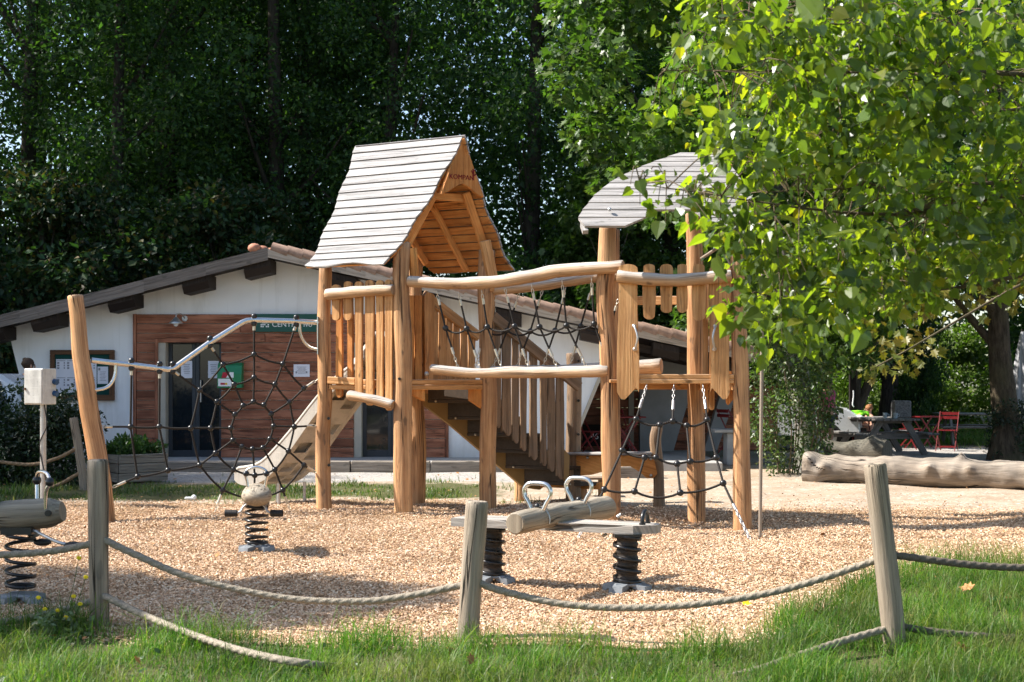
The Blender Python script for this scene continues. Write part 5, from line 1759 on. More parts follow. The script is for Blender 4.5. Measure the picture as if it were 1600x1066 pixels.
netN = [((682, 455), (696, 512.7), (716, 576)), ((716, 456), (729, 513.6), (753, 583)), ((752.5, 454), (761.4, 511), (786.5, 583)), ((789, 451), (804, 510), (828.7, 583)), ((830, 444), (843, 511), (874.5, 583)), ((878, 438), (885, 509), (921, 583)), ((924, 434), (928.4, 506), (950, 566))]
netF = [((774, 463), (760, 516.6), (742, 574)), ((811, 459), (792.4, 516.6), (770, 575)), ((847.5, 454), (828.7, 517.8), (806.4, 575)), ((884, 449), (867.4, 516.6), (847.5, 575)), ((926, 444), (907.3, 510), (889.7, 575)), ((966, 468), (952, 515), (935, 575))]
for (net, A, B_, A2, B2) in ((netN, F1 - e1 * .05, P2 + V(0, -.15, 0), NA, NB), (netF, R1 + V(.03, 0, 0), H2 + V(0, -.15, 0), FA, FB)):
    rm = MB(); cm = CM(); jl = []
    prev = None
    for (t, m, b) in net:
        T = VP(*t, A, B_); Bt = VP(*b, A2, B2)
        Mx = (VP(*m, A, B_) + VP(*m, A2, B2)) / 2
        t1 = T.lerp(Mx, .22); t2 = T.lerp(Mx, .38); b1 = Bt.lerp(Mx, .36); b2 = Bt.lerp(Mx, .52)
        chain(cm, T, t1); ferrule(cm, t1, t2); chain(cm, Bt, b1); ferrule(cm, b1, b2)
        rope(rm, t2, Mx); rope(rm, Mx, b2)
        jl.append(Mx)
        if prev is not None: rope(rm, prev, Mx, sag=.055)
        prev = Mx
    no = part('bridge_net', rm, M['rope_black'], play)
    cm.build('chain', M['ferrule'], no)
    for q in jl: joint(q, no)

# ---------------------------------------------------- web net with bent steel tube at the left
NP_ = V(-4.56, 16.0, 0)
post([(118, 463), (122, 500), (127, 560), (140, 640), (156, 735), (166, 815)], 16.0, (.088, .112), wob=.10)
NAx, NBx = W(146, 600, 16.0), L1 + V(-.06, -.02, 0)
NAx.z = 0


def N_(px, py): return VP(px, py, NAx, NBx)


tp_ = [(143, 563), (205, 570), (249, 575.5), (262, 577.5), (270, 576), (276, 572), (328, 535), (378, 504), (385, 501), (394, 500), (463, 502), (500, 504)]
mb = MB()
mb.tube([N_(*p) for p in tp_], .032, 12)
arc = lambda cx, cy, pts: [N_(*p) for p in pts]
mb.tube(smooth_path(arc(0, 0, [(181, 571), (180, 585), (174, 599), (163, 607), (143, 610)]), 14), .020, 10)
mb.tube(smooth_path(arc(0, 0, [(468, 503), (469, 520), (475, 534), (485, 543), (500, 547)]), 14), .020, 10)
for (a, b) in (((500, 495), (500, 554)),):
    mb.bar(N_(*a) + V(-.02, -.05, 0), N_(*b) + V(-.02, -.05, 0), .05, .012, up=V(0, 1, 0))
part('steel_tube', mb, M['chrome'], play, label='bent shiny steel tube holding the web net')
top = {'t1': (205.6, 570), 't2': (249.5, 575), 't3': (270, 575), 't4': (328, 535), 't5': (397, 500.5), 't6': (463, 502)}
nd = {'a1': (204, 667), 'a2': (249, 667), 'O9': (298, 669), 'M9': (329, 669), 'I9': (360.5, 669), 'I3': (427.6, 666), 'M3': (460, 667),
      'O10': (312, 609.6), 'O11': (348.5, 570), 'O12': (397, 554), 'O1': (442, 569), 'O2': (475, 607), 'O4': (475, 727), 'O5': (442, 766), 'O6': (397, 779), 'O7': (348, 766), 'O8': (312, 727),
      'M10': (339, 628), 'M11': (366, 601), 'M12': (397, 590), 'M1': (429.6, 600.7), 'M2': (452.7, 628.5), 'M4': (450.7, 705), 'M5': (429.5, 734), 'M6': (398, 742.7), 'M7': (364.6, 734), 'M8': (337, 708),
      'I10': (367, 648), 'I11': (380, 634), 'I12': (396, 628), 'I1': (412.5, 633), 'I2': (424, 647), 'I4': (422, 686), 'I5': (411, 700), 'I6': (394.6, 702), 'I7': (378, 698.5), 'I8': (364, 688),
      'b1': (215, 745), 'b2': (262.6, 735)}
J = {k: N_(*p) for k, p in nd.items()}; T_ = {k: N_(*p) for k, p in top.items()}
rm = MB(); cm = CM()


def R_(a, b, sag=0.0): rope(rm, a, b, sag=sag, r=.0125)


order = [str(i) for i in range(1, 13)]
for ring, sg_ in (('O', .02), ('M', .015), ('I', .008)):
    for i in range(12):
        a, b = ring + order[i], ring + order[(i + 1) % 12]
        if a in J and b in J:
            mid_ = (J[a] + J[b]) / 2
            c0 = N_(397, 667); od = (mid_ - c0).normalized()
            m2 = mid_ + od * -.0 - V(0, 0, sg_)
            rm.tube(smooth_path([J[a], m2, J[b]], 6), .0125, 7, caps=False)
for k in order:
    for a, b in (('O' + k, 'M' + k), ('M' + k, 'I' + k)):
        if a in J and b in J: R_(J[a], J[b])
for a, b in (('a1', 'a2'), ('a2', 'O9'), ('a1', 'b1'), ('a2', 'b2'), ('b1', 'b2'), ('b2', 'O8')): R_(J[a], J[b], .012)


def hang(t, j):
    p = t + V(0, 0, -.03); q = p + (j - p).normalized() * .09
    ferrule(cm, p, q, .018); R_(q, j)


hang(T_['t1'], J['a1']); hang(T_['t2'], J['a2']); hang(T_['t3'], J['O10']); hang(T_['t4'], J['O11']); hang(T_['t5'], J['O12']); hang(T_['t6'], J['O1'])


def tie(j, end, f=.45, ch=True):
    end = Vector(end); m = j.lerp(end, 1 - f); m2 = j.lerp(end, 1 - f * .55)
    R_(j, m); ferrule(cm, m, m2)
    chain(cm, m2, end)


tie(J['a1'], N_(152, 667)); tie(J['b1'], N_(168, 765), .6); tie(J['M3'], N_(498, 665), .5); tie(J['O2'], N_(498, 592), .8); tie(J['O4'], N_(499, 742), .8)
g1_ = N_(335, 806); g1_.z = gz(g1_.x, g1_.y); tie(J['O7'], g1_, .8)
g1_ = N_(453, 800); g1_.z = gz(g1_.x, g1_.y); tie(J['O5'], g1_, .7)
no = part('web_net', rm, M['rope_black'], play, label='spider web climbing net of black rope')
cm.build('chain', M['ferrule'], no)
for k, q in J.items(): joint(q, no)
for k, q in T_.items():
    joint(q + V(0, 0, .045), no); joint(q + V(0, 0, -.04), no)

# ---------------------------------------------------- leaning net on tower 2


def N2(px, py):
    Y0, kk, zt_ = 15.3, .72, 1.47
    # Y = Y0 - kk*(zt - z), z = CAMH-(py-HOR)/F*Y
    s = (py - HOR) / FPX
    Y = (Y0 - kk * (zt_ - CAMH)) / (1 + kk * s)
    return W(px, py, Y)


n2 = {'a': (994, 655), 'b': (1031, 664), 'c': (1051, 658), 'd': (1073, 665), 'e': (1105, 656), 'f': (972, 704), 'g': (1007, 715), 'h': (1025, 715), 'i': (1058, 725), 'j': (1078.5, 721), 'k': (1119, 715), 'l': (944, 765), 'm': (991.5, 768), 'n': (1063, 770), 'o': (1130, 755)}
J2 = {k: N2(*p) for k, p in n2.items()}
rm = MB(); cm = CM()
for a, b, s in (('a', 'b', .03), ('b', 'c', .0), ('c', 'd', .0), ('d', 'e', .03), ('f', 'g', .02), ('g', 'h', 0), ('h', 'i', .02), ('i', 'j', .0), ('j', 'k', .02), ('l', 'm', .02), ('m', 'n', .06), ('n', 'o', .03), ('a', 'f', 0), ('f', 'l', 0), ('b', 'h', 0), ('d', 'j', 0), ('e', 'k', 0), ('k', 'o', 0), ('g', 'm', 0), ('i', 'n', 0)):
    rope(rm, J2[a], J2[b], sag=s, r=.0125)
for k, tx in (('a', (1011, 602)), ('c', (1053, 601)), ('e', (1098, 600))):
    T = VP(*tx, PF, SF); T.z = W(0, 601, 15.3).z
    m1 = T.lerp(J2[k], .45); m2 = T.lerp(J2[k], .7)
    chain(cm, T, m1); ferrule(cm, m1, m2); rope(rm, m2, J2[k])
ge = N2(1172, 851); ge.z = gz(ge.x, ge.y) + .005
m = J2['o'].lerp(ge, .38); m2 = J2['o'].lerp(ge, .48); rope(rm, J2['o'], m, r=.0125); ferrule(cm, m, m2); chain(cm, m2, ge, .009)
ge = N2(903, 850); ge.z = gz(ge.x, ge.y) + .005
m = J2['l'].lerp(ge, .45); m2 = J2['l'].lerp(ge, .55); rope(rm, J2['l'], m, r=.0125); ferrule(cm, m, m2); chain(cm, m2, ge)
no = part('climbing_net', rm, M['rope_black'], play, label='small leaning climbing net of black rope')
cm.build('chain', M['steel'], no)
for q in J2.values(): joint(q, no)

# ---------------------------------------------------- slide
SA = (L1 + B1) / 2 - e2 * .29; SB = SA + e1
T0 = [(600, 575), (575, 556), (530, 584), (494.6, 620), (460, 664), (431, 698), (411.7, 718), (397, 727), (382, 730.5), (371, 732), (366, 738)]
U0 = [(365, 752), (373, 759), (390, 760), (413, 757.5), (431, 757.8), (452, 754), (468, 747), (490, 727), (516.6, 690.7), (564, 632), (600, 600)]
BD = [(585, 526), (560, 558), (540, 585), (515, 618), (494.6, 645.6), (475, 672.4), (455.6, 700.5), (438.5, 723.7), (426, 738), (413, 750), (398, 757), (384, 759), (372, 756), (366, 750)]
wd_ = e2 * .045
SWD = .52
tp0 = smooth_path([VP(*p, SA, SB) for p in T0[1:]], 26)
bd0 = smooth_path([VP(*p, SA, SB) for p in BD], 26)


def slab_side(off):
    m = MB()
    m.prism([p + off for p in tp0] + [p + off for p in bd0[::-1]], wd_, grain=e1)
    return m


slide = part('slide', slab_side(V(0, 0, 0)), M['slide'], play, label='beige plastic slide with a smooth side wall and pocketed underside', bevel=.012, seg=2)
slab_side(e2 * (SWD - .045)).build('side_wall', M['slide'], slide, bevel=.012, seg=2)
bedm = MB()
for i in range(len(bd0) - 1):
    pass
lo_ = [p + V(0, 0, .004) + e2 * .046 for p in bd0]
hi_ = []
for i, p in enumerate(lo_):
    d = (bd0[min(i + 1, len(bd0) - 1)] - bd0[max(0, i - 1)]).normalized(); nn_ = e2.cross(d).normalized()
    if nn_.z < 0: nn_ = -nn_
    hi_.append(p + nn_ * .10)
bedm.prism(lo_ + hi_[::-1], e2 * (SWD - .092), grain=e1)
bed_o = bedm.build('bed', M['slide'], None, origin=(0, 0, 0))
cut = MB()
for si in range(3, 22, 3):
    for wj in (.30, .70):
        k = si + (1 if wj > .5 else 0)
        p = bd0[k] + e2 * (SWD * wj)
        d = (bd0[k + 1] - bd0[k - 1]).normalized(); nn_ = e2.cross(d).normalized()
        if nn_.z < 0: nn_ = -nn_
        cut.box(p, (.17, .17, .15), (d, e2, nn_))
cut_o = cut.build('cutter', M['slide'], None, origin=(0, 0, 0))
for oo in (bed_o, cut_o):
    b_ = bmesh.new(); b_.from_mesh(oo.data); bmesh.ops.recalc_face_normals(b_, faces=b_.faces); b_.to_mesh(oo.data); b_.free()
md = bed_o.modifiers.new('b', 'BOOLEAN'); md.operation = 'DIFFERENCE'; md.object = cut_o; md.solver = 'EXACT'
dg = bpy.context.evaluated_depsgraph_get(); dg.update()
me_ = bpy.data.meshes.new_from_object(bed_o.evaluated_get(dg))
me_.transform(Matrix.Translation(-play.location))
me_.name = 'bed'
bpy.data.objects.remove(bed_o); bpy.data.objects.remove(cut_o)
me_.materials.clear(); me_.materials.append(M['slide'])
so2 = bpy.data.objects.new('bed', me_); COL.objects.link(so2); so2.parent = slide
rim = MB(); rim.tube([p + e2 * .022 for p in tp0], .026, 10); rim.build('rim', M['slide'], slide)
rim = MB(); rim.tube([p + e2 * (SWD - .022) for p in tp0], .026, 10); rim.build('rim', M['slide'], slide)
for px in (382, 424):
    mb = MB(); a = VP(px, 755, SA, SB) + e2 * .1; b = a.copy(); b.z = gz(a.x, a.y) - .05
    mb.tube([a, b], .022, 8); mb.build('leg', M['steel'], slide)
    mb = MB(); c = a + e2 * .35; d = c.copy(); d.z = b.z; mb.tube([c, d], .022, 8); mb.build('leg', M['steel'], slide)

# ---------------------------------------------------- stairs
stA, stB = B1 + e2 * .05, B1 + e2 * 1.05
nrA, nrB = R1 + e2 * .12 - e1 * .02, R1 + e2 * 1.12 - e1 * .02
U_ = [(657, 600), (665, 627.5), (698.5, 657), (748, 693), (773, 713), (809, 744.7), (829, 760), (838, 760)]
zs0 = 1.53
mb = MB()
lowp = [B1 - e1 * .12 + e2 * s + V(0, 0, z) for s, z in ((.04, 1.50), (.04, 1.28), (.45, 1.0), (1.0, .58), (1.55, .16), (1.80, .12))]
upp = [B1 - e1 * .12 + e2 * s + V(0, 0, z) for s, z in ((1.95, .22), (1.95, .50), (.35, 1.50))]
mb.prism((lowp + upp), e1 * .035, grain=(e2 - V(0, 0, .8)))
part('stringer', mb, M['hpl_tan'], play, label='ochre stair side panel', bevel=.005)
nst = 6
wv = (R1 - B1); wv = -e1 * .80
for i in range(nst):
    s = .13 + .285 * i; z = 1.50 - .215 * i
    base = B1 - e1 * .13 + e2 * s
    mb = MB()
    mb.box(base + wv / 2 + V(0, 0, z - .085), (.80, .02, .17), (-e1, e2, V(0, 0, 1)))
    part('stair_riser', mb, M['hpl_brown'], play)
    mb = MB()
    mb.box(base + wv / 2 + e2 * .14 + V(0, 0, z - .195), (.82, .30, .045), (-e1, e2, V(0, 0, 1)))
    o = part('stair_tread', mb, M['hpl_brown'], play, bevel=.006)
    bo = MB()
    for k in (.12, .68): bo.ball(base - e1 * k - e2 * .016 + V(0, 0, z - .195), .016, 8, 6)
    bo.build('bolt', M['ferrule'], o)
    # ochre cleats
    cl2 = MB(); cl2.box(base + e2 * .08 - e1 * .035 + V(0, 0, z - .10), (.05, .14, .17), (-e1, e2, V(0, 0, 1)))
    cl2.build('cleat', M['hpl_tan'], o)
mb = MB(); mb.box(B1 - e1 * .53 + e2 * 1.86 + V(0, 0, .20), (.84, .12, .09), (-e1, e2, V(0, 0, 1))); part('stair_foot', mb, M['shade_board'], play, bevel=.01)
for k, s in ((.0, 1.62), (.62, 1.9)):
    p = B1 - e1 * k + e2 * s
    part('stub_post', log([p + V(0, 0, .33 if k == 0 else .17), p + V(0, 0, .1), p + V(0, 0, -.15)], .085, 8), M['robinia'], play)
# near balustrade
for px, w, yb in ((776, 11, 668), (790, 16, 680), (804, 11, 692), (816.5, 11, 704), (832, 13, 718), (848, 11, 727), (860, 12, 736), (873.5, 14, 748)):
    yt = 497 + (px - 770) * .82
    plank(px, w, yt, yb, nrA, nrB, z0, mat='stair_pale', top='flat', bot='slant_r', thick=.03)
hr = MB(); hr.bar(VP(764, 494, nrA, nrB) - e2 * .0 + e1 * -.05, VP(900, 605, nrA, nrB) - e1 * .05, .13, .05, up=V(0, 0, 1))
part('handrail', hr, M['stair_pale'], play, bevel=.01)
tn = MB(); a = VP(872, 742, nrA, nrB); tn.prism([VP(879, 745, nrA, nrB), VP(889, 757, nrA, nrB), VP(890, 712, nrA, nrB), VP(880, 700, nrA, nrB)], e1 * .03); part('stringer', tn, M['hpl_tan'], play)
# far balustrade
faA, faB = B1 + e2 * .02 + e1 * .02, B1 + e2 * 1.0 + e1 * .02
for px, w in ((664, 15), (678, 11), (690, 12), (701, 11), (712, 11), (724, 12), (736, 12)):
    plank(px, w, 466 + max(0, (px - 668)) * .78, 612, faA, faB, z0, mat='robinia_board', top='flat', bot='flat', thick=.03)
hr = MB(); hr.bar(VP(657, 460, faA, faB) - e1 * .04, VP(745, 527, faA, faB) - e1 * .04, .13, .05, up=V(0, 0, 1)); part('handrail', hr, M['robinia_board'], play, bevel=.012)
plank(668, 17, 458, 615, faA, faB, -e1 * .08, mat='robinia_board', top='peak', bot='flat', thick=.06)
mb = MB(); q = VP(661, 584, F1, R1) - e1 * .05; mb.ball(q, .028, 8, 6); part('bolt', mb, M['steel'], play)

# stair foot post, counter panel and its far post
Yc = 18.35
post([(895, 553), (897, 600), (896, 660), (895, 720), (896, 788)], Yc, (.095, .10), mat='stair_pale')
bolts([(904, 564), (904, 626), (904, 679)], Yc - .11)
post([(1027, 668), (1024, 690), (1029, 740), (1030, 795)], 17.6, (.068, .075), mat='stair_pale')
cA, cB = V(W(905, 0, Yc - .12).x, Yc - .12, 0), V(W(1026, 0, 17.5).x, 17.5, 0)
pts = [VP(*p, cA, cB) for p in ((886, 745), (925, 742), (950, 735), (966, 729), (985, 729), (1000, 738), (1010, 747), (1022, 747), (1027, 740), (1022, 718), (1005, 712), (890, 712))]
mb = MB(); mb.prism(pts, V(0, .05, 0), grain=(1, 0, 0)); part('counter_panel', mb, M['shade_board'], play, label='arched orange board between two short posts', bevel=.006)
mb = MB(); mb.bar(VP(888, 709, cA, cB) + V(0, .05, 0), VP(1022, 709, cA, cB) + V(0, .05, 0), .035, .24); part('counter_top', mb, M['roof_plank2'], play, bevel=.01)
mb = MB()
for px, py in ((918, 715), (901, 733), (1017, 717), (1017, 743)):
    mb.ball(VP(px, py, cA, cB) + V(0, -.01, 0), .02, 8, 6)
part('bolt', mb, M['steel'], play)
mb = MB(); s1 = W(925, 747, 19.0); mb.box(s1, (.40, .22, .035)); part('stool_seat', mb, M['stair_pale'], play, bevel=.01)
mb = MB(); mb.tube([s1 + V(-.13, 0, 0), V(s1.x - .13, s1.y, -.1)], .05, 8); part('stool_leg', mb, M['stair_pale'], play); mb = MB(); mb.tube([s1 + V(.13, 0, 0), V(s1.x + .13, s1.y, -.1)], .05, 8); part('stool_leg', mb, M['stair_pale'], play)
# ------------------------------------------------------------------ spring riders


def coil(mb, a, b, R, r, turns, seg=8):
    a, b = Vector(a), Vector(b); d = b - a; L = d.length; d.normalize(); u, w = frame_from(d)
    n = int(turns * 18); p = []
    for i in range(n + 1):
        t = i / n
        # closed end coils
        tt = min(1, max(0, (t * (turns) - .7) / (turns - 1.4)))
        p.append(a + d * (L * (.04 + .92 * tt)) + (u * math.cos(2 * pi * turns * t) + w * math.sin(2 * pi * turns * t)) * R)
    mb.tube(p, r, seg)


def base_plate(name, c, parent, r=.17):
    mb = MB(); c = Vector(c)
    mb.box(c + V(0, 0, .055), (r * 1.35, r * 1.35, .025))
    for k in range(4):
        a = pi / 4 + k * pi / 2 + .2
        d = V(math.cos(a), math.sin(a), 0); s = V(-d.y, d.x, 0)
        p = [c + d * r * .5 + V(0, 0, .068), c + d * r * 1.15 + V(0, 0, .05), c + d * r * 1.3 + V(0, 0, -.10), c + d * r * 1.15 + V(0, 0, -.10), c + d * r * .95 + V(0, 0, .01), c + d * r * .45 + V(0, 0, .035)]
        mb.prism([q - s * .055 for q in p], s * .11)
    return mb.build(name, M['zinc'], parent, bevel=.012, seg=2)


# (1) the rider seen end-on
o = V(W(401, 0, 13.05).x, 13.05, 0); o.z = gz(o.x, o.y)
sr = empty('spring_rider', o, 'grey log spring rider seen end-on in front of the slide', 'spring rider', 'log spring riders')
base_plate('base', o, sr, .15)
mb = MB(); coil(mb, o + V(0, 0, .07), o + V(0, 0, .43), .098, .0125, 6.5); mb.build('spring', M['spring'], sr)
mb = MB(); mb.box(o + V(0, 0, .435), (.20, .22, .03)); mb.tube([o + V(0, 0, .40), o + V(0, 0, .44)], .03, 8); mb.build('mount', M['black'], sr)
body = MB()
seed = 4.
pp = []; rr = []
for t in (0., .004, .015, .035, .065, .105, .16, .24, .36, .5, .64, .76, .84, .895, .935, .965, .985, .996, 1.):
    y = -.40 + .80 * t
    q = min(t, 1 - t) / .17
    rr.append(.128 * (max(.0, 1 - (1 - min(1, q)) ** 2) ** .5 + .012) * (1 + .06 * math.sin(t * 5)))
    pp.append(o + V(-.18 * y, y, .528))
body.tube(pp, rr, 18, wob=.015, seed=seed, flat=.66)
body.build('seat_log', M['grey_log'], sr)
hx = o + V(.02, -.12, 0)
mb = MB()
mb.tube(smooth_path([hx + V(-.07, 0, .56), hx + V(-.085, 0, .65), hx + V(-.10, -.01, .72), hx + V(-.075, -.01, .762), hx + V(0, -.01, .785), hx + V(.075, -.01, .762), hx + V(.10, -.01, .72), hx + V(.085, 0, .65), hx + V(.07, 0, .56)], 30), .0125, 10)
mb.build('handlebar', M['chrome'], sr)
for s in (-1, 1):
    g = MB(); g.ball(hx + V(.092 * s, -.012, .725), .028, 10, 8, (1.1, 1, 1)); g.build('grip', M['black'], sr)
    a = o + V(.06 * s, -.10, .45)
    mb = MB(); mb.tube(smooth_path([a, o + V(.10 * s, -.12, .42), o + V(.13 * s, -.14, .375), o + V(.22 * s, -.14, .365)], 12), .011, 8); mb.build('foot_bar', M['steel'], sr)
    f = MB()
    for k in range(5): f.tube([o + V((.155 + k * .022) * s, -.14, .365), o + V((.174 + k * .022) * s, -.14, .365)], .032, 12, wob=0)
    f.tube([o + V(.15 * s, -.14, .365), o + V(.262 * s, -.14, .365)], .027, 10)
    f.build('foot_peg', M['rubber'], sr)

# (2) the rider at the left edge
o = V(W(32, 0, 10.1).x, 10.1, 0); o.z = gz(o.x, o.y)
sr2 = empty('spring_rider', o, 'long brown log spring rider with a green saddle at the left edge', 'spring rider', 'log spring riders')
base_plate('base', o, sr2, .15)
mb = MB(); coil(mb, o + V(0, 0, .10), o + V(0, 0, .50), .098, .0135, 5.6); mb.build('spring', M['spring'], sr2)
mb = MB(); mb.box(o + V(0, 0, .515), (.22, .2, .05)); mb.build('mount', M['black'], sr2)
p = [o + V(-1.0, .1, .62), o + V(-.5, .05, .61), o + V(-.1, 0, .615), o + V(.18, -.02, .635), o + V(.31, -.03, .65)]
mb = MB(); pth = smooth_path(p, 20); mb.tube(pth, [.10 if i < 17 else .10 * (1 - (i - 16) * .085) for i in range(21)], 18, wob=.16, seed=9.); mb.build('seat_log', M['rider_log'], sr2)
mb = MB(); mb.ball(o + V(-.30, 0, .70), .17, 16, 10, (1.0, .75, .75)); mb.build('saddle', M['green_seat'], sr2)
mb = MB(); c = o + V(.17, -.02, 0)
mb.tube(smooth_path([c + V(-.08, .10, .66), c + V(-.09, .13, .80), c + V(-.09, .13, .87), c + V(-.05, .05, .925), c + V(.04, -.05, .92), c + V(.085, -.12, .86), c + V(.05, -.10, .80), c + V(.04, -.08, .66)], 30), .0135, 10)
mb.build('handlebar', M['chrome'], sr2)
for q in (c + V(-.09, .13, .86), c + V(.082, -.115, .865)):
    g = MB(); g.ball(q, .033, 10, 8); g.build('grip', M['black'], sr2)
for s, e in ((-1, V(.42, -.16, .425)), (1, V(.15, .02, .425))):
    mb = MB(); mb.tube(smooth_path([o + V(.06, -.04, .53), o + V(.16, -.08, .50), o + e + V(-.10, 0, .02), o + e], 12), .012, 8); mb.build('foot_bar', M['steel'], sr2)
    f = MB(); f.ball(o + e, .048, 12, 8, (1.35, 1, .55)); f.build('foot_peg', M['rubber'], sr2)
mb = MB(); q = o + V(.235, -.11, .645); mb.tube([q + V(0, .03, 0), q + V(0, -.02, 0)], .022, 10); mb.build('bolt', M['black'], sr2)

# (3) seesaw on two springs
Aw = W(718, 822, 11.05); Bw = W(1028, 829, 10.42)
zt = .49
xa, xb = Aw.x, Bw.x
o = V((xa + xb) / 2, 10.75, 0)
ss = empty('spring_seesaw', o, 'grey plank seesaw on two springs with a crossing log and steel handles', 'seesaw')
d = V(xb - xa, 10.42 - 11.05, 0); Lp = d.length; d.normalize(); s_ = V(-d.y, d.x, 0)
w2 = .155
e0, e1_ = V(xa, 11.05, zt), V(xb, 10.42, zt)
pts = [e0 - s_ * w2 + d * .0, e1_ - s_ * w2 - d * .14, e1_ - s_ * (w2 - .11), e1_ + s_ * (w2 - .08), e1_ + s_ * w2 - d * .10, e0 + s_ * w2 + d * .08, e0 + s_ * (w2 - .08), e0 - s_ * (w2 - .06)]
mb = MB(); mb.prism([p + V(0, 0, -.03) for p in pts], V(0, 0, .062), grain=d); mb.build('plank', M['grey_plank'], ss, bevel=.006)
for k, (px, Y) in enumerate(((769, 11.0), (980, 10.42))):
    c = V(W(px, 0, Y).x, Y, 0); c.z = gz(c.x, c.y)
    base_plate('base', c, ss, .15)
    mb = MB(); coil(mb, c + V(0, 0, .06), V(c.x, c.y, zt - .035), .094, .0145, 5.5); sp_ = mb.build('spring', M['spring'], ss)
    mb = MB(); nn = 30; mb.tube([c + V(0, 0, .08 + (zt - .12 - c.z) * i / nn) for i in range(nn + 1)], [.078 + .005 * math.sin(i * 1.4) for i in range(nn + 1)], 16)
    mb.build('sleeve', M['sleeve'], ss)
    mb = MB(); mb.box(V(c.x, c.y, zt - .04), (.2, .2, .02)); mb.build('mount', M['black'], ss)
la, lb = W(806, 818, 10.12), W(946, 793, 11.5)
ld = (lb - la).normalized()
mb = log([la, la.lerp(lb, .35) + V(0, 0, .012), la.lerp(lb, .7), lb], (.082, .094), 20, 18, .09, 7.7)
mb.build('seat_log', M['grey_log'], ss)
lu, lw = frame_from(ld)
for (px, py, Y) in ((832, 790, 10.42), (912, 777, 11.05)):
    c = W(px, py, Y); t = (c.y - la.y) / (lb.y - la.y); c = la.lerp(lb, t) + V(0, 0, .085)
    x_ = lu if lu.x > 0 else -lu
    loop = [(-.045, -.02), (-.075, .04), (-.105, .09), (-.105, .14), (-.07, .175), (0, .182), (.07, .175), (.105, .14), (.105, .09), (.075, .04), (.045, -.02)]
    mb = MB(); mb.tube(smooth_path([c + x_ * a + V(0, 0, b) for a, b in loop], 40), .0165, 10); mb.build('handlebar', M['chrome'], ss)
    mb = MB(); mb.ball(c + V(0, 0, .012), .024, 10, 6); mb.build('bolt', M['black'], ss)
    mb = MB(); mb.tube([la.lerp(lb, t) + x_ * (.092 * math.cos(a)) * 1.0 + V(0, 0, .092 * math.sin(a)) + ld * .02 for a in [pi * k / 10 for k in range(-1, 12)]], .006, 6); mb.build('clamp', M['steel'], ss)
for (q, ddd) in ((e1_ - d * .10, s_), (e0 + d * .10, s_)):
    mb = MB(); mb.tube(smooth_path([q - ddd * .06 + V(0, 0, .02), q - ddd * .055 + V(0, 0, .09), q + V(0, 0, .13), q + ddd * .055 + V(0, 0, .09), q + ddd * .06 + V(0, 0, .02)], 16), .016, 9)
    for k in (-1, 1): mb.tube([q + ddd * .06 * k + V(0, 0, .03), q + ddd * .06 * k + V(0, 0, .045)], .024, 10)
    mb.build('end_handle', M['black'], ss)
mb = MB()
for px, py in ((966, 808), (944, 838)): mb.tube([W(px, py, 10.7) + V(-.01, 0, 0), W(px, py, 10.7) + V(.02, 0, .02)], .012, 8)
mb.build('bolt', M['steel'], ss)

# ------------------------------------------------------------------ rope fence


def fence_post(pts, Y, r, label):
    p = [W(px, py, Y) for px, py in pts]; p[-1].z = -.12
    mb = log(p, r, 18, 18, .07)
    o = mb.build('fence_post', M['old_post'], None, origin=(p[-1].x, p[-1].y, 0)); tag(o, label, 'fence post', 'posts of the rope fence')
    return o


fence_post([(153, 721), (154, 800), (154, 880), (156, 990)], 9.0, (.064, .062), 'front fence post standing beside the flowering weed')
fence_post([(745, 786), (740, 850), (735, 920), (729, 1004)], 8.7, (.068, .066), 'short leaning fence post in front of the seesaw')
fence_post([(1367, 728), (1377, 820), (1388, 910), (1402, 1015)], 8.37, (.068, .066), 'tall cracked fence post leaning left in front of the fallen log')
fence_post([(115, 654), (121, 690), (128, 735), (133, 765)], 20.3, (.062, .062), 'thin leaning fence post beyond the left tower net')
fence_post([(-190, 660), (-188, 700), (-186, 770)], 20.0, (.062, .062), 'fence post outside the left edge beside the dark hedge')
fence_post([(-470, 760), (-470, 850), (-470, 1010)], 8.9, (.064, .062), 'front fence post outside the left edge')
fence_post([(2010, 760), (2010, 850), (2012, 980)], 9.2, (.066, .066), 'front fence post outside the right edge')


def twisted(path, r, label, mat, n=None, name='fence_rope'):
    L = sum((Vector(a) - Vector(b)).length for a, b in zip(path, path[1:]))
    n = n or int(L / .022)
    p = smooth_path(path, n)
    mb = MB(); seg = 15
    tmp = MB(); rings = []
    u = None; Lc = 0; prev = None
    vs = []; fs = []; us = []
    for i, q in enumerate(p):
        d = (p[min(i + 1, n)] - p[max(i - 1, 0)]).normalized()
        if prev is not None: Lc += (q - prev).length
        prev = q
        u, w = frame_from(d)
        for k in range(seg):
            a = 2 * pi * k / seg
            rr = r * (.86 + .20 * abs(math.cos(1.5 * a)))
            aa = a + Lc * 2 * pi / (r * 9.0)
            vs.append(q + u * math.cos(aa) * rr + w * math.sin(aa) * rr)
        if i:
            for k in range(seg):
                k2 = (k + 1) % seg; b0 = (i - 1) * seg; b1 = i * seg
                fs.append([b0 + k, b0 + k2, b1 + k2, b1 + k]); us.append([(k / seg * r * 6, Lc)] * 2 + [((k + 1) / seg * r * 6, Lc + .02)] * 2)
    mb.add(vs, fs, us, True)
    mb.add(vs[:seg], [list(range(seg))[::-1]], [[(0, 0)] * seg]); mb.add(vs[-seg:], [list(range(seg))], [[(0, 0)] * seg])
    o = mb.build(name, M[mat]); tag(o, label, 'rope', 'ropes of the fence')
    return o


def rp(*pts): return [W(*p) for p in pts]


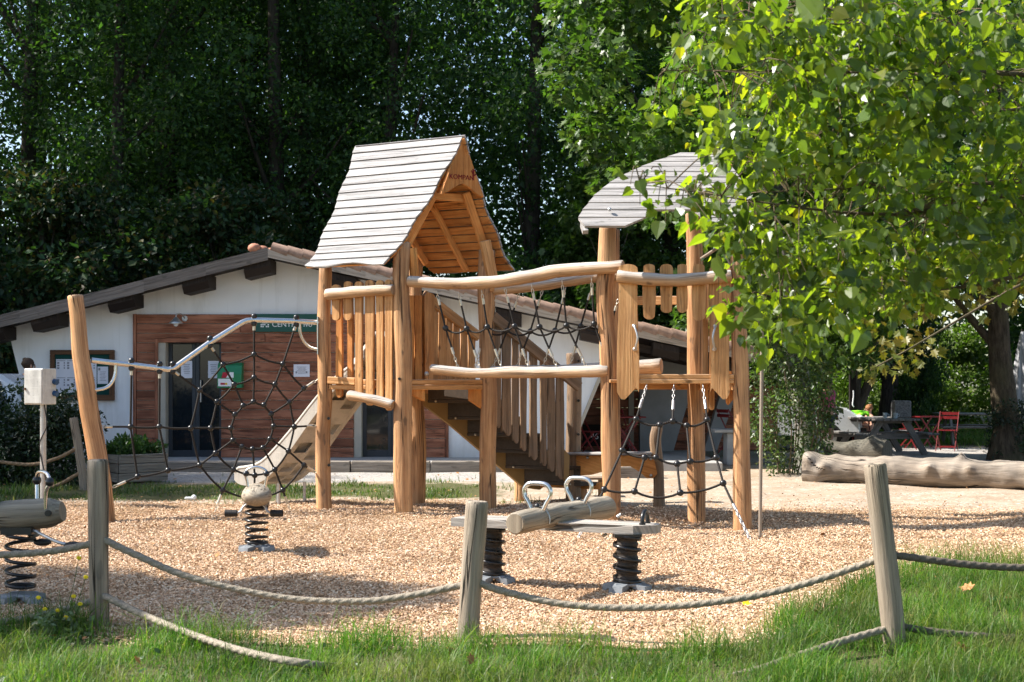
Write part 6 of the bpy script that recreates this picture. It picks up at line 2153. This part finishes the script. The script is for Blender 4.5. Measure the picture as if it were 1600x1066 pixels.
twisted(rp((160, 842, 8.98), (210, 866, 8.95), (300, 903, 8.9), (440, 934, 8.85), (560, 940, 8.8), (640, 931, 8.76), (733, 912, 8.72)), .0225, 'upper rope sagging between the flowering weed post and the seesaw post', 'rope_fence')
twisted(rp((160, 930, 8.98), (215, 957, 8.74), (290, 988, 8.34), (380, 1018, 7.84), (470, 1036, 7.60), (545, 1041, 7.95), (640, 1030, 8.4), (728, 1010, 8.7)), .0225, 'lower rope vanishing into the grass between the left and middle posts', 'rope_fence')
twisted(rp((740, 908, 8.69), (790, 925, 8.66), (880, 944, 8.6), (985, 950, 8.55), (1100, 943, 8.5), (1230, 920, 8.45), (1380, 872, 8.40)), .0225, 'upper rope sagging below the seesaw to the cracked post', 'rope_fence')
twisted(rp((735, 1000, 8.68), (850, 1058, 7.66), (1000, 1082, 7.30), (1150, 1056, 7.68), (1256, 1022, 7.95), (1320, 1001, 8.2), (1395, 980, 8.38)), .0225, 'lower rope rising out of the grass to the cracked post', 'rope_fence')
twisted(rp((1385, 866, 8.38), (1440, 873, 8.44), (1520, 883, 8.52), (1600, 887, 8.6), (1720, 886, 8.75), (1860, 870, 8.95), (2008, 840, 9.18)), .0225, 'dark upper rope leading right from the cracked post', 'rope_dark')
twisted(rp((1398, 977, 8.38), (1450, 986, 8.44), (1530, 994, 8.52), (1600, 997, 8.6), (1720, 996, 8.75), (1860, 980, 8.95), (2010, 950, 9.18)), .0225, 'dark lower rope leading right from the cracked post', 'rope_dark')
twisted(rp((154, 847, 8.98), (90, 860, 8.96), (0, 867, 8.94), (-150, 866, 8.93), (-300, 852, 8.92), (-470, 830, 8.9)), .0225, 'upper rope leading left in front of the green saddle rider', 'rope_fence')
twisted(rp((156, 935, 8.98), (90, 955, 8.96), (0, 972, 8.94), (-150, 975, 8.93), (-300, 965, 8.92), (-470, 945, 8.9)), .0225, 'lower rope leading left above the flowering weed', 'rope_fence')
twisted(rp((123, 699, 20.28), (90, 716, 20.25), (50, 726, 20.2), (0, 722, 20.15), (-90, 712, 20.1), (-188, 690, 20.0)), .026, 'brown upper rope in front of the dark hedge', 'rope_brown')
twisted(rp((128, 737, 20.28), (90, 758, 20.25), (50, 769, 20.2), (0, 765, 20.15), (-90, 757, 20.1), (-187, 740, 20.0)), .026, 'brown lower rope above the grass by the hedge', 'rope_brown')

# ------------------------------------------------------------------ electrical cabinet
c = W(63, 604, 17.6)
ec = empty('electrical_cabinet', V(c.x + .03, 17.6, 0), 'cream metal electrical cabinet with blue sockets on a thin pole', 'electrical cabinet')
ez_ = V(0, 0, 1); ang = math.radians(24); ax = V(math.cos(ang), math.sin(ang) * -1 * -1, 0); ax = V(math.cos(ang), -math.sin(ang), 0); ay = V(math.sin(ang), math.cos(ang), 0)
# front faces left of the camera, right side catches the light
ax = V(math.cos(-.35), math.sin(-.35), 0); ay = V(-ax.y, ax.x, 0)
cw, cd, ch = .28, .26, .445
mb = MB(); mb.box(c + ay * .0, (cw, cd, ch), (ax, ay, ez_)); bx = mb.build('case', M['cab_white'], ec, bevel=.008)
mb = MB(); mb.box(c - ay * (cd / 2 + .006), (cw - .02, .012, ch - .03), (ax, ay, ez_)); dr = mb.build('door', M['cab_white'], ec, bevel=.004)
mb = MB(); mb.box(c - ay * (cd / 2 + .018) - ax * .11 + V(0, 0, -.03), (.02, .02, .03), (ax, ay, ez_)); mb.build('lock', M['notice_frame'], dr)
for z in (.06, -.085):
    mb = MB(); mb.tube([c + ax * (cw / 2) + ay * .08 + V(0, 0, z), c + ax * (cw / 2 + .05) + ay * .08 + V(0, 0, z - .01)], .036, 12); mb.build('socket', M['blue_plug'], ec)
mb = MB(); mb.tube([V(c.x + .03, 17.62, c.z - .2), V(c.x + .03, 17.62, -.1)], .04, 10, smooth=True); mb.build('pole', M['steel'], ec)
mb = MB(); mb.tube(smooth_path([V(c.x + .06, 17.57, c.z - .22), V(c.x + .09, 17.56, 1.0), V(c.x + .0, 17.57, .75), V(c.x + .08, 17.57, .3), V(c.x + .03, 17.57, 0)], 20), .008, 6); mb.build('cable', M['black'], ec)

# ------------------------------------------------------------------ fallen logs


def fallen(path, r, mat, label, n=44, seg=26, wob=.16, knots=(), seed=3.):
    p = smooth_path(path, n)
    R = [r(i / n) for i in range(n + 1)]
    mb = MB(); mb.tube(p, R, seg, wob=wob, seed=seed)
    pts = mb.v
    for (t, a, h, w) in knots:
        i = int(t * n); c = p[i]; d = (p[min(n, i + 1)] - p[max(0, i - 1)]).normalized(); u, v_ = frame_from(d)
        kc = c + u * math.cos(a) * R[i] + v_ * math.sin(a) * R[i]
        od = (kc - c).normalized()
        for q in pts:
            g = math.exp(-((q - kc).length / w) ** 2)
            q += od * (h * g * (1 + .6 * mnoise.noise(q * 14)))
    for q in pts: q += Vector((mnoise.noise(q * 13), mnoise.noise(q * 13 + V(5, 0, 0)), mnoise.noise(q * 13 + V(0, 5, 0)))) * .010
    for q in pts: q += Vector((mnoise.noise(q * 4), mnoise.noise(q * 4 + V(9, 0, 0)), mnoise.noise(q * 4 + V(0, 9, 0)))) * .018
    o = mb.build('fallen_log', M[mat]); tag(o, label, 'log', 'fallen logs')
    return o


la_ = V(W(1262, 0, 22.0).x, 22.0, .19); lb_ = V(8.9, 19.4, .21)
fallen([la_, la_.lerp(lb_, .33) + V(0, 0, .0), la_.lerp(lb_, .66) + V(0, 0, -.01), lb_], lambda t: .205 + .06 * math.exp(-t / .06) - .0 * t + .02 * t, 'big_log', 'long bleached fallen log with knots lying behind the cracked fence post',
       n=130, seg=40, wob=.13, knots=[(.03, .6, .10, .09), (.075, .25, .09, .07), (.05, -.5, .10, .15), (.47, 1.35, .10, .06), (.39, .35, .08, .08), (.50, .40, .09, .06), (.46, .15, .05, .12), (.25, .5, .04, .2), (.68, .6, .06, .12)])
a = V(W(1262, 0, 27).x, 27.2, .21); b = V(W(1386, 0, 26.2).x, 26.2, .2)
fallen([a, a.lerp(b, .5) + V(0, 0, .02), b], lambda t: .18 + .05 * t + .03 * math.sin(t * 9), 'dark_log', 'dark bark covered log lying behind the long bleached log', n=40, knots=[(.85, 1.0, .10, .14), (.6, .6, .06, .12), (.3, .8, .05, .1)], seed=8.)

# ------------------------------------------------------------------ picnic tables


def picnic(loc, rz, label, L=1.9):
    r = empty('picnic_table', (0, 0, 0), label, 'picnic table', 'wooden picnic tables')
    mb = MB()
    for i in range(6): mb.box((-.40 + .16 * i, 0, .735), (.148, L, .042))
    mb.build('table_top', M['picnic'], r, bevel=.006)
    for s in (-1, 1):
        mb = MB()
        for i in range(2): mb.box((s * (.68 + .15 * i), 0, .44), (.138, L, .042))
        mb.build('bench', M['picnic'], r, bevel=.006)
        for y in (-L / 2 + .28, L / 2 - .28):
            mb = MB(); mb.bar((s * .26, y, .71), (s * .70, y, 0), .13, .06, up=V(1, 0, 0)); mb.build('leg', M['picnic'], r, bevel=.006)
    for y in (-L / 2 + .34, L / 2 - .34):
        mb = MB(); mb.box((0, y, .385), (1.6, .05, .11)); mb.build('cross_bar', M['picnic'], r, bevel=.006)
        mb = MB(); mb.box((0, y, .69), (.86, .05, .07)); mb.build('cross_bar', M['picnic'], r)
    r.location = loc; r.rotation_euler = (0, 0, rz)
    return r


t1 = picnic((7.75, 29.9, 0), .12, 'nearest dark picnic table with the stone block on its top')
t2 = copy_tree(t1); t2.location = (11.05, 33.8, 0); t2.rotation_euler = (0, 0, 1.45); t2['label'] = 'picnic table half hidden by the thick trunk right of the red chair'
t3 = copy_tree(t1); t3.location = (10.9, 28.4, 0); t3.rotation_euler = (0, 0, -.1); t3['label'] = 'picnic table cut by the right edge under the grey parasol'

mb = MB()
mb.box((0, 0, .18), (.36, .30, .36))
q = W(1408, 0, 29.8)
o = mb.build('stone_block', M['stone'], None, bevel=.03, origin=(0, 0, 0), seg=2); o.location = (q.x, 29.8, .757); tag(o, 'rough grey stone block standing on the nearest picnic table', 'stone')
for px, Y, ds in ((1383, 29.4, 'small pale cup left of the stone block'), (1399, 29.2, 'small pale cup in front of the stone block')):
    e = empty('cup', (W(px, 0, Y).x, Y, .757), ds, 'cup', 'cups on the picnic table')
    mb = MB(); q = Vector(e.location)
    mb.tube([q, q + V(0, 0, .03), q + V(0, 0, .115)], [.035, .042, .05], 12); mb.build('body', M['tin'], e)
    mb = MB(); mb.tube(smooth_path([q + V(.045, 0, .09), q + V(.08, 0, .08), q + V(.075, 0, .045), q + V(.04, 0, .03)], 8), .007, 6); mb.build('handle', M['tin'], e)


# ------------------------------------------------------------------ red folding furniture


def chair(loc, rz, label):
    r = empty('folding_chair', (0, 0, 0), label, 'chair', 'red folding metal chairs')
    mb = MB()
    for i in range(6): mb.box((0, -.17 + i * .068, .45), (.40, .05, .014))
    mb.build('seat', M['red_paint'], r)
    mb = MB()
    for z in (.72, .81): mb.box((0, .235 + (z - .72) * .2, z), (.40, .012, .062))
    mb.build('backrest', M['red_paint'], r)
    for s in (-1, 1):
        mb = MB(); mb.bar((s * .20, -.22, 0), (s * .20, .25, .85), .026, .014, up=V(0, 1, 0)); mb.build('leg', M['red_paint'], r)
        mb = MB(); mb.bar((s * .185, .23, 0), (s * .185, -.17, .445), .026, .014, up=V(0, 1, 0)); mb.build('leg', M['red_paint'], r)
    mb = MB(); mb.bar((-.2, -.18, .09), (.2, -.18, .09), .02, .012); mb.build('cross_bar', M['red_paint'], r)
    mb = MB(); mb.bar((-.185, .19, .09), (.185, .19, .09), .02, .012); mb.build('cross_bar', M['red_paint'], r)
    r.location = loc; r.rotation_euler = (0, 0, rz)
    return r


def rtable(loc, rz, label, round_=False):
    r = empty('folding_table', (0, 0, 0), label, 'table', 'red folding tables')
    mb = MB()
    if round_: mb.tube([V(0, 0, .70), V(0, 0, .725)], .38, 24, smooth=False)
    else: mb.box((0, 0, .715), (.70, .56, .026))
    mb.build('table_top', M['red_paint'], r, bevel=.004)
    for s in (-1, 1):
        mb = MB(); mb.bar((-.26, s * .20, 0), (.26, s * .20, .70), .035, .016, up=V(1, 0, 0)); mb.build('leg', M['red_paint'], r)
        mb = MB(); mb.bar((.26, s * .175, 0), (-.26, s * .175, .70), .035, .016, up=V(1, 0, 0)); mb.build('leg', M['red_paint'], r)
    r.location = loc; r.rotation_euler = (0, 0, rz)
    return r


ch1 = chair((W(920, 0, 26.1).x, 26.3, .15), 1.2, 'red folding chair on the terrace beside the stair end post')
ch2 = copy_tree(ch1); ch2.location = (W(1480, 0, 31).x, 31, 0); ch2.rotation_euler = (0, 0, -.5); ch2['label'] = 'red folding chair facing the tables right of the stone block'
ch3 = copy_tree(ch1); ch3.location = (W(1427, 0, 31.6).x, 31.8, 0); ch3.rotation_euler = (0, 0, .9); ch3['label'] = 'red folding chair hidden behind the nearest picnic table'
ch4 = copy_tree(ch1); ch4.location = (W(1146, 0, 27.3).x, 27.3, .15); ch4.rotation_euler = (0, 0, 2.0); ch4['label'] = 'red folding chair in the shade at the right end of the porch'
ch5 = copy_tree(ch1); ch5.location = (W(967, 0, 27.4).x, 27.5, .15); ch5.rotation_euler = (0, 0, 2.6); ch5['label'] = 'red folding chair behind the red table in the porch'
rt1 = rtable((W(976, 0, 26.4).x, 26.5, .15), .15, 'red folding table in the dark porch behind the net')
rt2 = copy_tree(rt1); rt2.location = (W(1452, 0, 32).x, 32.2, 0); rt2.rotation_euler = (0, 0, .3); rt2['label'] = 'red folding table between the two red chairs beyond the picnic table'
# dark menu board with 46
mn = empty('chalk_board', (W(931, 0, 27.2).x, 27.3, .15), 'small dark board marked 46 in the porch behind the red chair', 'board')
q = Vector(mn.location)
mb = MB(); mb.box(q + V(0, 0, .34), (.50, .03, .42)); mb.build('panel', M['interior'], mn, bevel=.004)
for sx in (-.22, .22):
    mb = MB(); mb.bar(q + V(sx, .02, .5), q + V(sx, .16, 0), .03, .02); mb.build('leg', M['interior'], mn)
text_mb('46', q + V(-.10, -.018, .27), XD, ZD, .16, ND).build('number', M['white'], mn)

# stone planter/bench in the porch at right
e = empty('concrete_trough', (W(1150, 0, 26).x, 26.0, .0), 'grey concrete trough at the right end of the porch', 'trough')
q = Vector(e.location); mb = MB(); mb.box(q + V(0, 0, .30), (.40, .5, .60)); mb.build('body', M['concrete'], e, bevel=.03, seg=2); mb = MB(); mb.box(q + V(-.05, 0, .63), (.75, .62, .06)); mb.build('rim', M['concrete'], e, bevel=.01)

# ------------------------------------------------------------------ parasol, black post, neon cloth
ps = empty('parasol', (W(1597, 0, 29.5).x, 29.5, 0), 'folded grey parasol at the right edge beside the thick trunk', 'parasol')
q = Vector(ps.location)
mb = MB(); mb.tube([q + V(0, 0, 0), q + V(0, 0, 2.6)], .024, 10); mb.build('pole', M['dark_wood'], ps)
mb = MB(); nn = 24; path = []; vs = []; fs = []; us = []
seg = 32
for i in range(nn + 1):
    t = i / nn; z = 2.55 - 1.62 * t
    for k in range(seg):
        a = 2 * pi * k / seg
        rr = (.03 + .22 * t ** .8) * (1 + .22 * math.cos(a * 8) * min(1, t * 3))
        vs.append(q + V(math.cos(a) * rr, math.sin(a) * rr, z + (.03 * math.cos(a * 8) if i == nn else 0)))
for i in range(nn):
    for k in range(seg): k2 = (k + 1) % seg; fs.append([(i + 1) * seg + k, (i + 1) * seg + k2, i * seg + k2, i * seg + k]); us.append([(0, 0)] * 4)
mb.add(vs, fs, us, True); o = mb.build('canopy', M['fabric_grey'], ps); sd = o.modifiers.new('thick', 'SOLIDIFY'); sd.thickness = .006
mb = MB(); mb.tube([q, q + V(0, 0, .08)], .26, 20, smooth=False); mb.build('base', M['concrete'], ps)
bpst = empty('banner_post', (W(1332, 0, 31).x, 31, 0), 'black square post with a white mark beside the parked car', 'post')
q = Vector(bpst.location)
mb = MB(); mb.box(q + V(0, 0, .83), (.14, .10, 1.66)); mb.build('post_body', M['interior'], bpst, bevel=.006)
mb = MB(); mb.tube(smooth_path([q + V(.005, -.055, 1.32), q + V(.01, -.055, 1.2), q + V(-.01, -.055, 1.02), q + V(.02, -.055, .96)], 10), .013, 6); mb.build('mark', M['white'], bpst)
nc = MB()
q = W(1334, 641, 30.85)
vs = []; fs = []; us = []
nx_, nz_ = 10, 12
for j in range(nz_ + 1):
    for i in range(nx_ + 1):
        u = i / nx_; v = j / nz_
        vs.append(q + V(-.10 + .44 * u, .05 * math.sin(u * 9) + .03 * math.sin(v * 7), -.0 - .42 * v * (1 if u < .45 else .35 + .2 * math.sin(u * 6)) - .05 * abs(u - .4)))
for j in range(nz_):
    for i in range(nx_):
        a = j * (nx_ + 1) + i; fs.append([a, a + 1, a + nx_ + 2, a + nx_ + 1]); us.append([(0, 0)] * 4)
nc.add(vs, fs, us, True); o = nc.build('towel', M['neon']); sd = o.modifiers.new('thick', 'SOLIDIFY'); sd.thickness = .015; tag(o, 'bright neon green cloth hanging over a chair beside the black post', 'cloth')
c = chair((q.x + .12, q.y - .16, 0), 0.05, 'red folding chair holding the neon green cloth')
for ch_ in c.children: pass
c['label'] = 'folding chair under the neon green cloth'


# ------------------------------------------------------------------ vehicles


def car(loc, rz, label, L=4.3, H=1.75, tall=.0):
    r = empty('parked_car', (0, 0, 0), label, 'car', 'white parked cars')
    Wd = .88
    low = [(-L / 2, .35), (-L / 2 + .05, .75), (-L / 2 + .35, .93), (-L / 2 + 1.05, 1.02), (L / 2 - .9, 1.0), (L / 2 - .12, .98), (L / 2, .7), (L / 2 - .03, .35)]
    mb = MB()
    n = 6

    def loft(prof, ws, mi=0):
        vs = []; fs = []; us = []
        m = len(prof)
        lat = [-1, -.94, -.75, 0, .75, .94, 1]
        for a in lat:
            for (x, z) in prof:
                sh = 1 - .06 * (abs(a) ** 6)
                vs.append(V(x * sh, a * ws(z), z - .03 * abs(a) ** 5 * (1 if z > .5 else 0)))
        for i in range(len(lat) - 1):
            for k in range(m - 1):
                fs.append([i * m + k, i * m + k + 1, (i + 1) * m + k + 1, (i + 1) * m + k]); us.append([(0, 0)] * 4)
        fs.append(list(range(m))); us.append([(0, 0)] * m)
        fs.append([(len(lat) - 1) * m + k for k in range(m)][::-1]); us.append([(0, 0)] * m)
        mb.add(vs, fs, us, False, mi)
    loft(low, lambda z: Wd)
    cab = [(-L / 2 + 1.0, .98), (-L / 2 + 1.75, H - .12), (-L / 2 + 2.1, H), (L / 2 - .55, H - .04), (L / 2 - .3, H - .2), (L / 2 - .1, .98)]
    loft(cab, lambda z: Wd - .17 * max(0, z - .98) / (H - .98))
    body = mb.build('body', M['white_paint'], r, bevel=.03, seg=2)
    # windows: slabs standing slightly proud
    for s in (-1, 1):
        g = MB()
        zt = H - .16; zb = 1.03
        y0 = s * (Wd - .005); y1 = s * (Wd - .17 * (zt - .98) / (H - .98) + .012)
        for (xa, xb, xc, xd) in ((-L / 2 + 1.22, -.12, -.12, -L / 2 + 1.86), (-.03, 1.0, .95, -.03), (1.08, L / 2 - .32, L / 2 - .5, 1.03)):
            g.prism([V(xa, y0, zb), V(xb, y0, zb), V(xc, y1, zt), V(xd, y1, zt)], V(0, s * .006, 0))
        g.build('window', M['dark_glass'], r)
    g = MB(); g.prism([V(-L / 2 + 1.06, -.68, 1.03), V(-L / 2 + 1.06, .68, 1.03), V(-L / 2 + 1.73, .62, H - .14), V(-L / 2 + 1.73, -.62, H - .14)], V(-.012, 0, .008)); g.build('windscreen', M['dark_glass'], r)
    g = MB(); g.prism([V(L / 2 - .11, -.66, 1.06), V(L / 2 - .11, .66, 1.06), V(L / 2 - .28, .6, H - .24), V(L / 2 - .28, -.6, H - .24)], V(.02, 0, .004)); g.build('rear_window', M['dark_glass'], r)
    for x in (-L / 2 + .78, L / 2 - .75):
        for s in (-1, 1):
            w = MB(); c = V(x, s * (Wd - .08), .31); w.tube([c + V(0, -.10, 0), c + V(0, .10, 0)], .31, 22, smooth=False); wo = w.build('wheel', M['tyre'], r, bevel=.02)
            w = MB(); w.tube([c + V(0, s * .095, 0), c + V(0, s * .108, 0)], .19, 16, smooth=False); w.build('rim', M['steel'], wo)
    for s in (-1, 1):
        w = MB(); w.ball(V(-L / 2 + .12, s * .66, .72), .11, 10, 8, (.9, 1.5, .7)); w.build('headlight', M['white'], r)
        w = MB(); w.ball(V(-L / 2 + 1.25, s * (Wd + .08), 1.07), .09, 10, 8, (.6, 1.1, .75)); w.build('mirror', M['black'], r)
    b = MB(); b.box((-L / 2 + .03, 0, .42), (.14, 1.6, .2)); b.build('bumper', M['black'], r, bevel=.03, seg=2)
    r.location = loc; r.rotation_euler = (0, 0, rz)
    return r


car1 = car((5.62, 31.7, 0), pi - .2, 'white parked car half hidden behind the ivy bush')
car2 = copy_tree(car1); car2.location = (-9.75, 22.95, 0); car2.rotation_euler = (0, 0, .03); car2.scale = (1.05, 1, .97); car2['label'] = 'white parked car at the left edge behind the dark hedge'


# ------------------------------------------------------------------ people


def skin_body(name, verts, edges, radii, mat, parent, sub=2):
    me = bpy.data.meshes.new(name); me.from_pydata([tuple(v) for v in verts], edges, [])
    o = bpy.data.objects.new(name, me); COL.objects.link(o)
    md = o.modifiers.new('skin', 'SKIN')
    for i, r in enumerate(radii):
        sv = me.skin_vertices[0].data[i]; rr = r if hasattr(r, '__len__') else (r, r); sv.radius = rr
        sv.use_root = (i == 0)
    sb = o.modifiers.new('sub', 'SUBSURF'); sb.levels = sub; sb.render_levels = sub
    dg = bpy.context.evaluated_depsgraph_get(); dg.update()
    m2 = bpy.data.meshes.new_from_object(o.evaluated_get(dg)); m2.name = name
    bpy.data.objects.remove(o); bpy.data.meshes.remove(me)
    m2.polygons.foreach_set('use_smooth', np.ones(len(m2.polygons), bool)); m2.update()
    m2.materials.clear(); m2.materials.append(mat)
    return link_mesh(name, m2, parent)


def head_parts(c, r, root, hair, skin, turn=0.0, hair_len=.9):
    """hair cap, nose, ears, eyes around a head centre (local coords)"""
    Rz = Matrix.Rotation(turn, 3, 'Z')
    org = wloc(root)
    mb = MB(); mb.ball(org + c + Rz @ V(0, r * .12, r * .22), r * 1.06, 16, 12, (.93, 1.0, 1.0 * hair_len))
    for i in range(26):
        a = i * 2.4; z = .1 + .8 * ((i * .37) % 1)
        mb.ball(org + c + Rz @ V(math.cos(a) * r * .85 * (1 - z * .4), r * .15 + math.sin(a) * r * .85 * (1 - z * .4), r * (z * 1.1)), r * .26, 7, 5)
    mb.build('hair', hair, root)
    mb = MB()
    for s in (-1, 1): mb.ball(org + c + Rz @ V(s * r * .36, -r * .86, 0), r * .11, 6, 5)
    mb.build('eye', M['black'], root)
    return


def hand_edges(verts, edges, radii, wi, d, side, s=1.0):
    """palm with four fingers and a thumb growing from vertex wi"""
    w = Vector(verts[wi]); d = Vector(d).normalized(); n = Vector(side).normalized(); k = d.cross(n).normalized()
    verts.append(w + d * .05 * s); edges.append((wi, len(verts) - 1)); radii.append((.030 * s, .016 * s)); pi_ = len(verts) - 1
    for f, (o_, l) in enumerate(((-.027, .07), (-.009, .08), (.009, .075), (.027, .058))):
        a = w + d * .085 * s + n * o_ * s; b = a + d * l * .5 * s + k * .006 * s; c = a + d * l * s * .92 + k * .022 * s
        i = len(verts); verts += [a, b, c]; edges += [(pi_, i), (i, i + 1), (i + 1, i + 2)]; radii += [.010 * s, .009 * s, .007 * s]
    a = w + d * .035 * s - n * .035 * s + k * .01; b = a + d * .03 * s - n * .018 * s
    i = len(verts); verts += [a, b]; edges += [(pi_, i), (i, i + 1)]; radii += [.011 * s, .009 * s]


def person(name, loc, label, h, pose, skinm, hairm, top=None, bottom=None, turn=0.0):
    """h total height; pose 'stand' or 'sit'; one continuous body, clothing and hair as children"""
    s = h / 1.75
    root = empty(name, loc, label, 'person')
    hip = .92 if pose == 'stand' else .50
    v = [V(0, 0, hip), V(0, 0, hip + .18), V(0, -.01, hip + .36), V(0, 0, hip + .50), V(0, -.01, hip + .58), V(0, -.02, hip + .70), V(0, -.015, hip + .80)]
    e = [(0, 1), (1, 2), (2, 3), (3, 4), (4, 5), (5, 6)]
    r = [(.15, .11), (.135, .10), (.16, .115), (.11, .085), (.052, .055), (.078, .098), (.068, .085)]
    hands = []
    for sd in (-1, 1):
        i = len(v)
        if pose == 'stand':
            sw = .03 * sd
            v += [V(sd * .17, 0, hip + .50), V(sd * .225, .02, hip + .24), V(sd * .235, -.05, hip + .0)]
        else:
            v += [V(sd * .17, 0, hip + .48), V(sd * .22, -.06, hip + .24), V(sd * .16, -.26, hip + .26)]
        e += [(3, i), (i, i + 1), (i + 1, i + 2)]; r += [.055, .043, .028]
        hands.append((i + 2, (v[i + 2] - v[i + 1]), sd))
        j = len(v)
        if pose == 'stand':
            v += [V(sd * .09, 0, hip - .08), V(sd * .10, -.02, hip - .45), V(sd * .10, .02, .09), V(sd * .11, -.14, .035)]
        else:
            v += [V(sd * .09, -.05, hip - .02), V(sd * .11, -.42, hip + .02), V(sd * .11, -.44, .08), V(sd * .11, -.58, .04)]
        e += [(0, j), (j, j + 1), (j + 1, j + 2), (j + 2, j + 3)]; r += [.088, .058, .04, .034]
    Rz = Matrix.Rotation(turn, 3, 'Z')
    v = [(Rz @ q) * s for q in v]; r = [tuple(x * s for x in q) if hasattr(q, '__len__') else q * s for q in r]
    for wi, d, sd in hands: hand_edges(v, e, r, wi, Rz @ d, Rz @ V(0, -1, 0), s)
    skin_body('body', v, e, r, skinm, root)
    head_parts(v[5] + V(0, 0, .02 * s), .105 * s, root, hairm, skinm, turn)
    org = wloc(root)
    mb = MB(); q = org + v[5] + Rz @ V(0, -.115 * s, -.01 * s); mb.ball(q, .02 * s, 7, 6, (.8, 1, 1.4)); mb.build('nose', skinm, root)
    mb = MB()
    for sd in (-1, 1): mb.ball(org + v[5] + Rz @ V(sd * .10 * s, .01, -.005), .028 * s, 8, 6, (.5, .8, 1.2))
    mb.build('ear', skinm, root)
    if top is not None:
        k = 1.12
        vv = [v[0] + V(0, 0, -.03 * s), v[1], v[2], v[3]]; ee = [(0, 1), (1, 2), (2, 3)]; rr = [tuple(x * k for x in r[0]), tuple(x * k for x in r[1]), tuple(x * k for x in r[2]), tuple(x * 1.08 for x in r[3])]
        for a in ((7, 8), (14, 15)) if False else ():
            pass
        for base in (7, 14):
            i = len(vv); vv += [v[base], v[base].lerp(v[base + 1], .6)]; ee += [(3, i), (i, i + 1)]; rr += [.068 * s, .06 * s]
        skin_body('shirt', vv, ee, rr, top, root)
    if bottom is not None:
        vv = [v[0]]; ee = []; rr = [tuple(x * 1.1 for x in r[0])]
        for base in (10, 17):
            i = len(vv); vv += [v[base], v[base].lerp(v[base + 1], .75)]; ee += [(0, i), (i, i + 1)]; rr += [.10 * s, .088 * s]
        skin_body('shorts', vv, ee, rr, bottom, root)
    return root


person('person', (W(1362, 0, 31.3).x, 31.5, -.05), 'bare chested child with auburn hair sitting behind the picnic table', 1.38, 'sit', M['skin'], M['hair_fair'], None, M['shorts'], turn=-1.3)
person('person', (W(1293, 0, 29.6).x, 29.6, 0), 'person in a pink top and shorts standing behind the ivy bush', 1.60, 'stand', M['skin'], M['hair_brown'], M['top_pink'], M['shorts'], turn=.6)
person('person', (W(43, 0, 24.65).x, 24.65, .15), 'person with short brown hair and grey shirt behind the electrical cabinet', 1.78, 'stand', M['skin'], M['hair_brown'], M['shirt_grey'], M['shorts'], turn=2.4)

# ------------------------------------------------------------------ flowering weed, small plants, dry leaves
wx = W(100, 985, 8.75)
wd_ = empty('flowering_weed', (wx.x, wx.y, 0), 'silvery leaved weed with small yellow flowers beside the left front post', 'plant')
cc = []; rr_ = []
for i in range(26):
    px, py = random.uniform(60, 140), random.uniform(955, 1010)
    p = W(px, py, 8.75 + random.uniform(-.12, .12)); cc.append((p.x - wx.x, p.y - wx.y, max(.03, p.z))); rr_.append(.035)
link_mesh('foliage', leaf_mesh('foliage', leaf_cloud(cc, rr_, 20, .038, up=.5), M['leaf_silver']), wd_)
st = MB(); fl = MB()
for (px, py) in ((60, 935), (115, 933), (125, 945), (103, 966), (70, 953), (123, 873), (134, 903), (90, 955)):
    q = W(px, py, 8.75 + random.uniform(-.05, .05))
    st.tube(smooth_path([V(wx.x + random.uniform(-.08, .08), 8.75, 0), V((wx.x + q.x) / 2, 8.76, q.z * .55), q], 8), .0022, 5)
    for k in range(6):
        a = k * 1.05; fl.ball(q + V(math.cos(a) * .009, 0.002, math.sin(a) * .006 + .004), .0075, 6, 4)
st.build('stem', M['leaf_herb'], wd_); fl.build('flower', M['petal'], wd_)


def dry_leaf(px, py, size, label, mat='dead_leaf', z=None):
    p = GX(px, py); p.z = gz(p.x, p.y) + (.02 if z is None else z)
    me = leaf_mesh('fallen_leaf', leaf_cloud([(0, 0, 0)], [.001], 1, size, shape=MAPLE, jitter=.25, up=1.0), M[mat], MAPLE)
    o = link_mesh('fallen_leaf', me, None, p); sd = o.modifiers.new('t', 'SOLIDIFY'); sd.thickness = .001
    tag(o, label, 'leaf', 'dry leaves on the ground')


dry_leaf(1508, 1034, .10, 'rusty curled leaf in the grass below the dark right rope', z=.07)
dry_leaf(1520, 940, .09, 'pale tan leaf in the tall grass right of the cracked post', z=.12)
dry_leaf(1160, 948, .06, 'yellow leaf on the wood chips just above the sagging right rope', 'petal')
dry_leaf(706, 1033, .07, 'tan leaf in the grass left of the middle fence post', z=.06)
dry_leaf(210, 1045, .06, 'pale leaf in the grass below the left lower rope', z=.06)
dry_leaf(466, 972, .06, 'orange leaf on the wood chips below the left sagging rope')
dry_leaf(738, 1060, .07, 'tan leaf at the bottom edge under the middle post', z=.06)
dry_leaf(890, 895, .05, 'orange leaf on the wood chips between the seesaw springs')
mb = MB(); p = GX(297, 782); mb.box(p + V(0, 0, .03), (.13, .06, .03)); mb.ball(p + V(.05, 0, .04), .035, 8, 6); o = mb.build('paper_scrap', M['white'], None, bevel=.008); tag(o, 'crumpled white scrap on the ground below the web net', 'scrap')
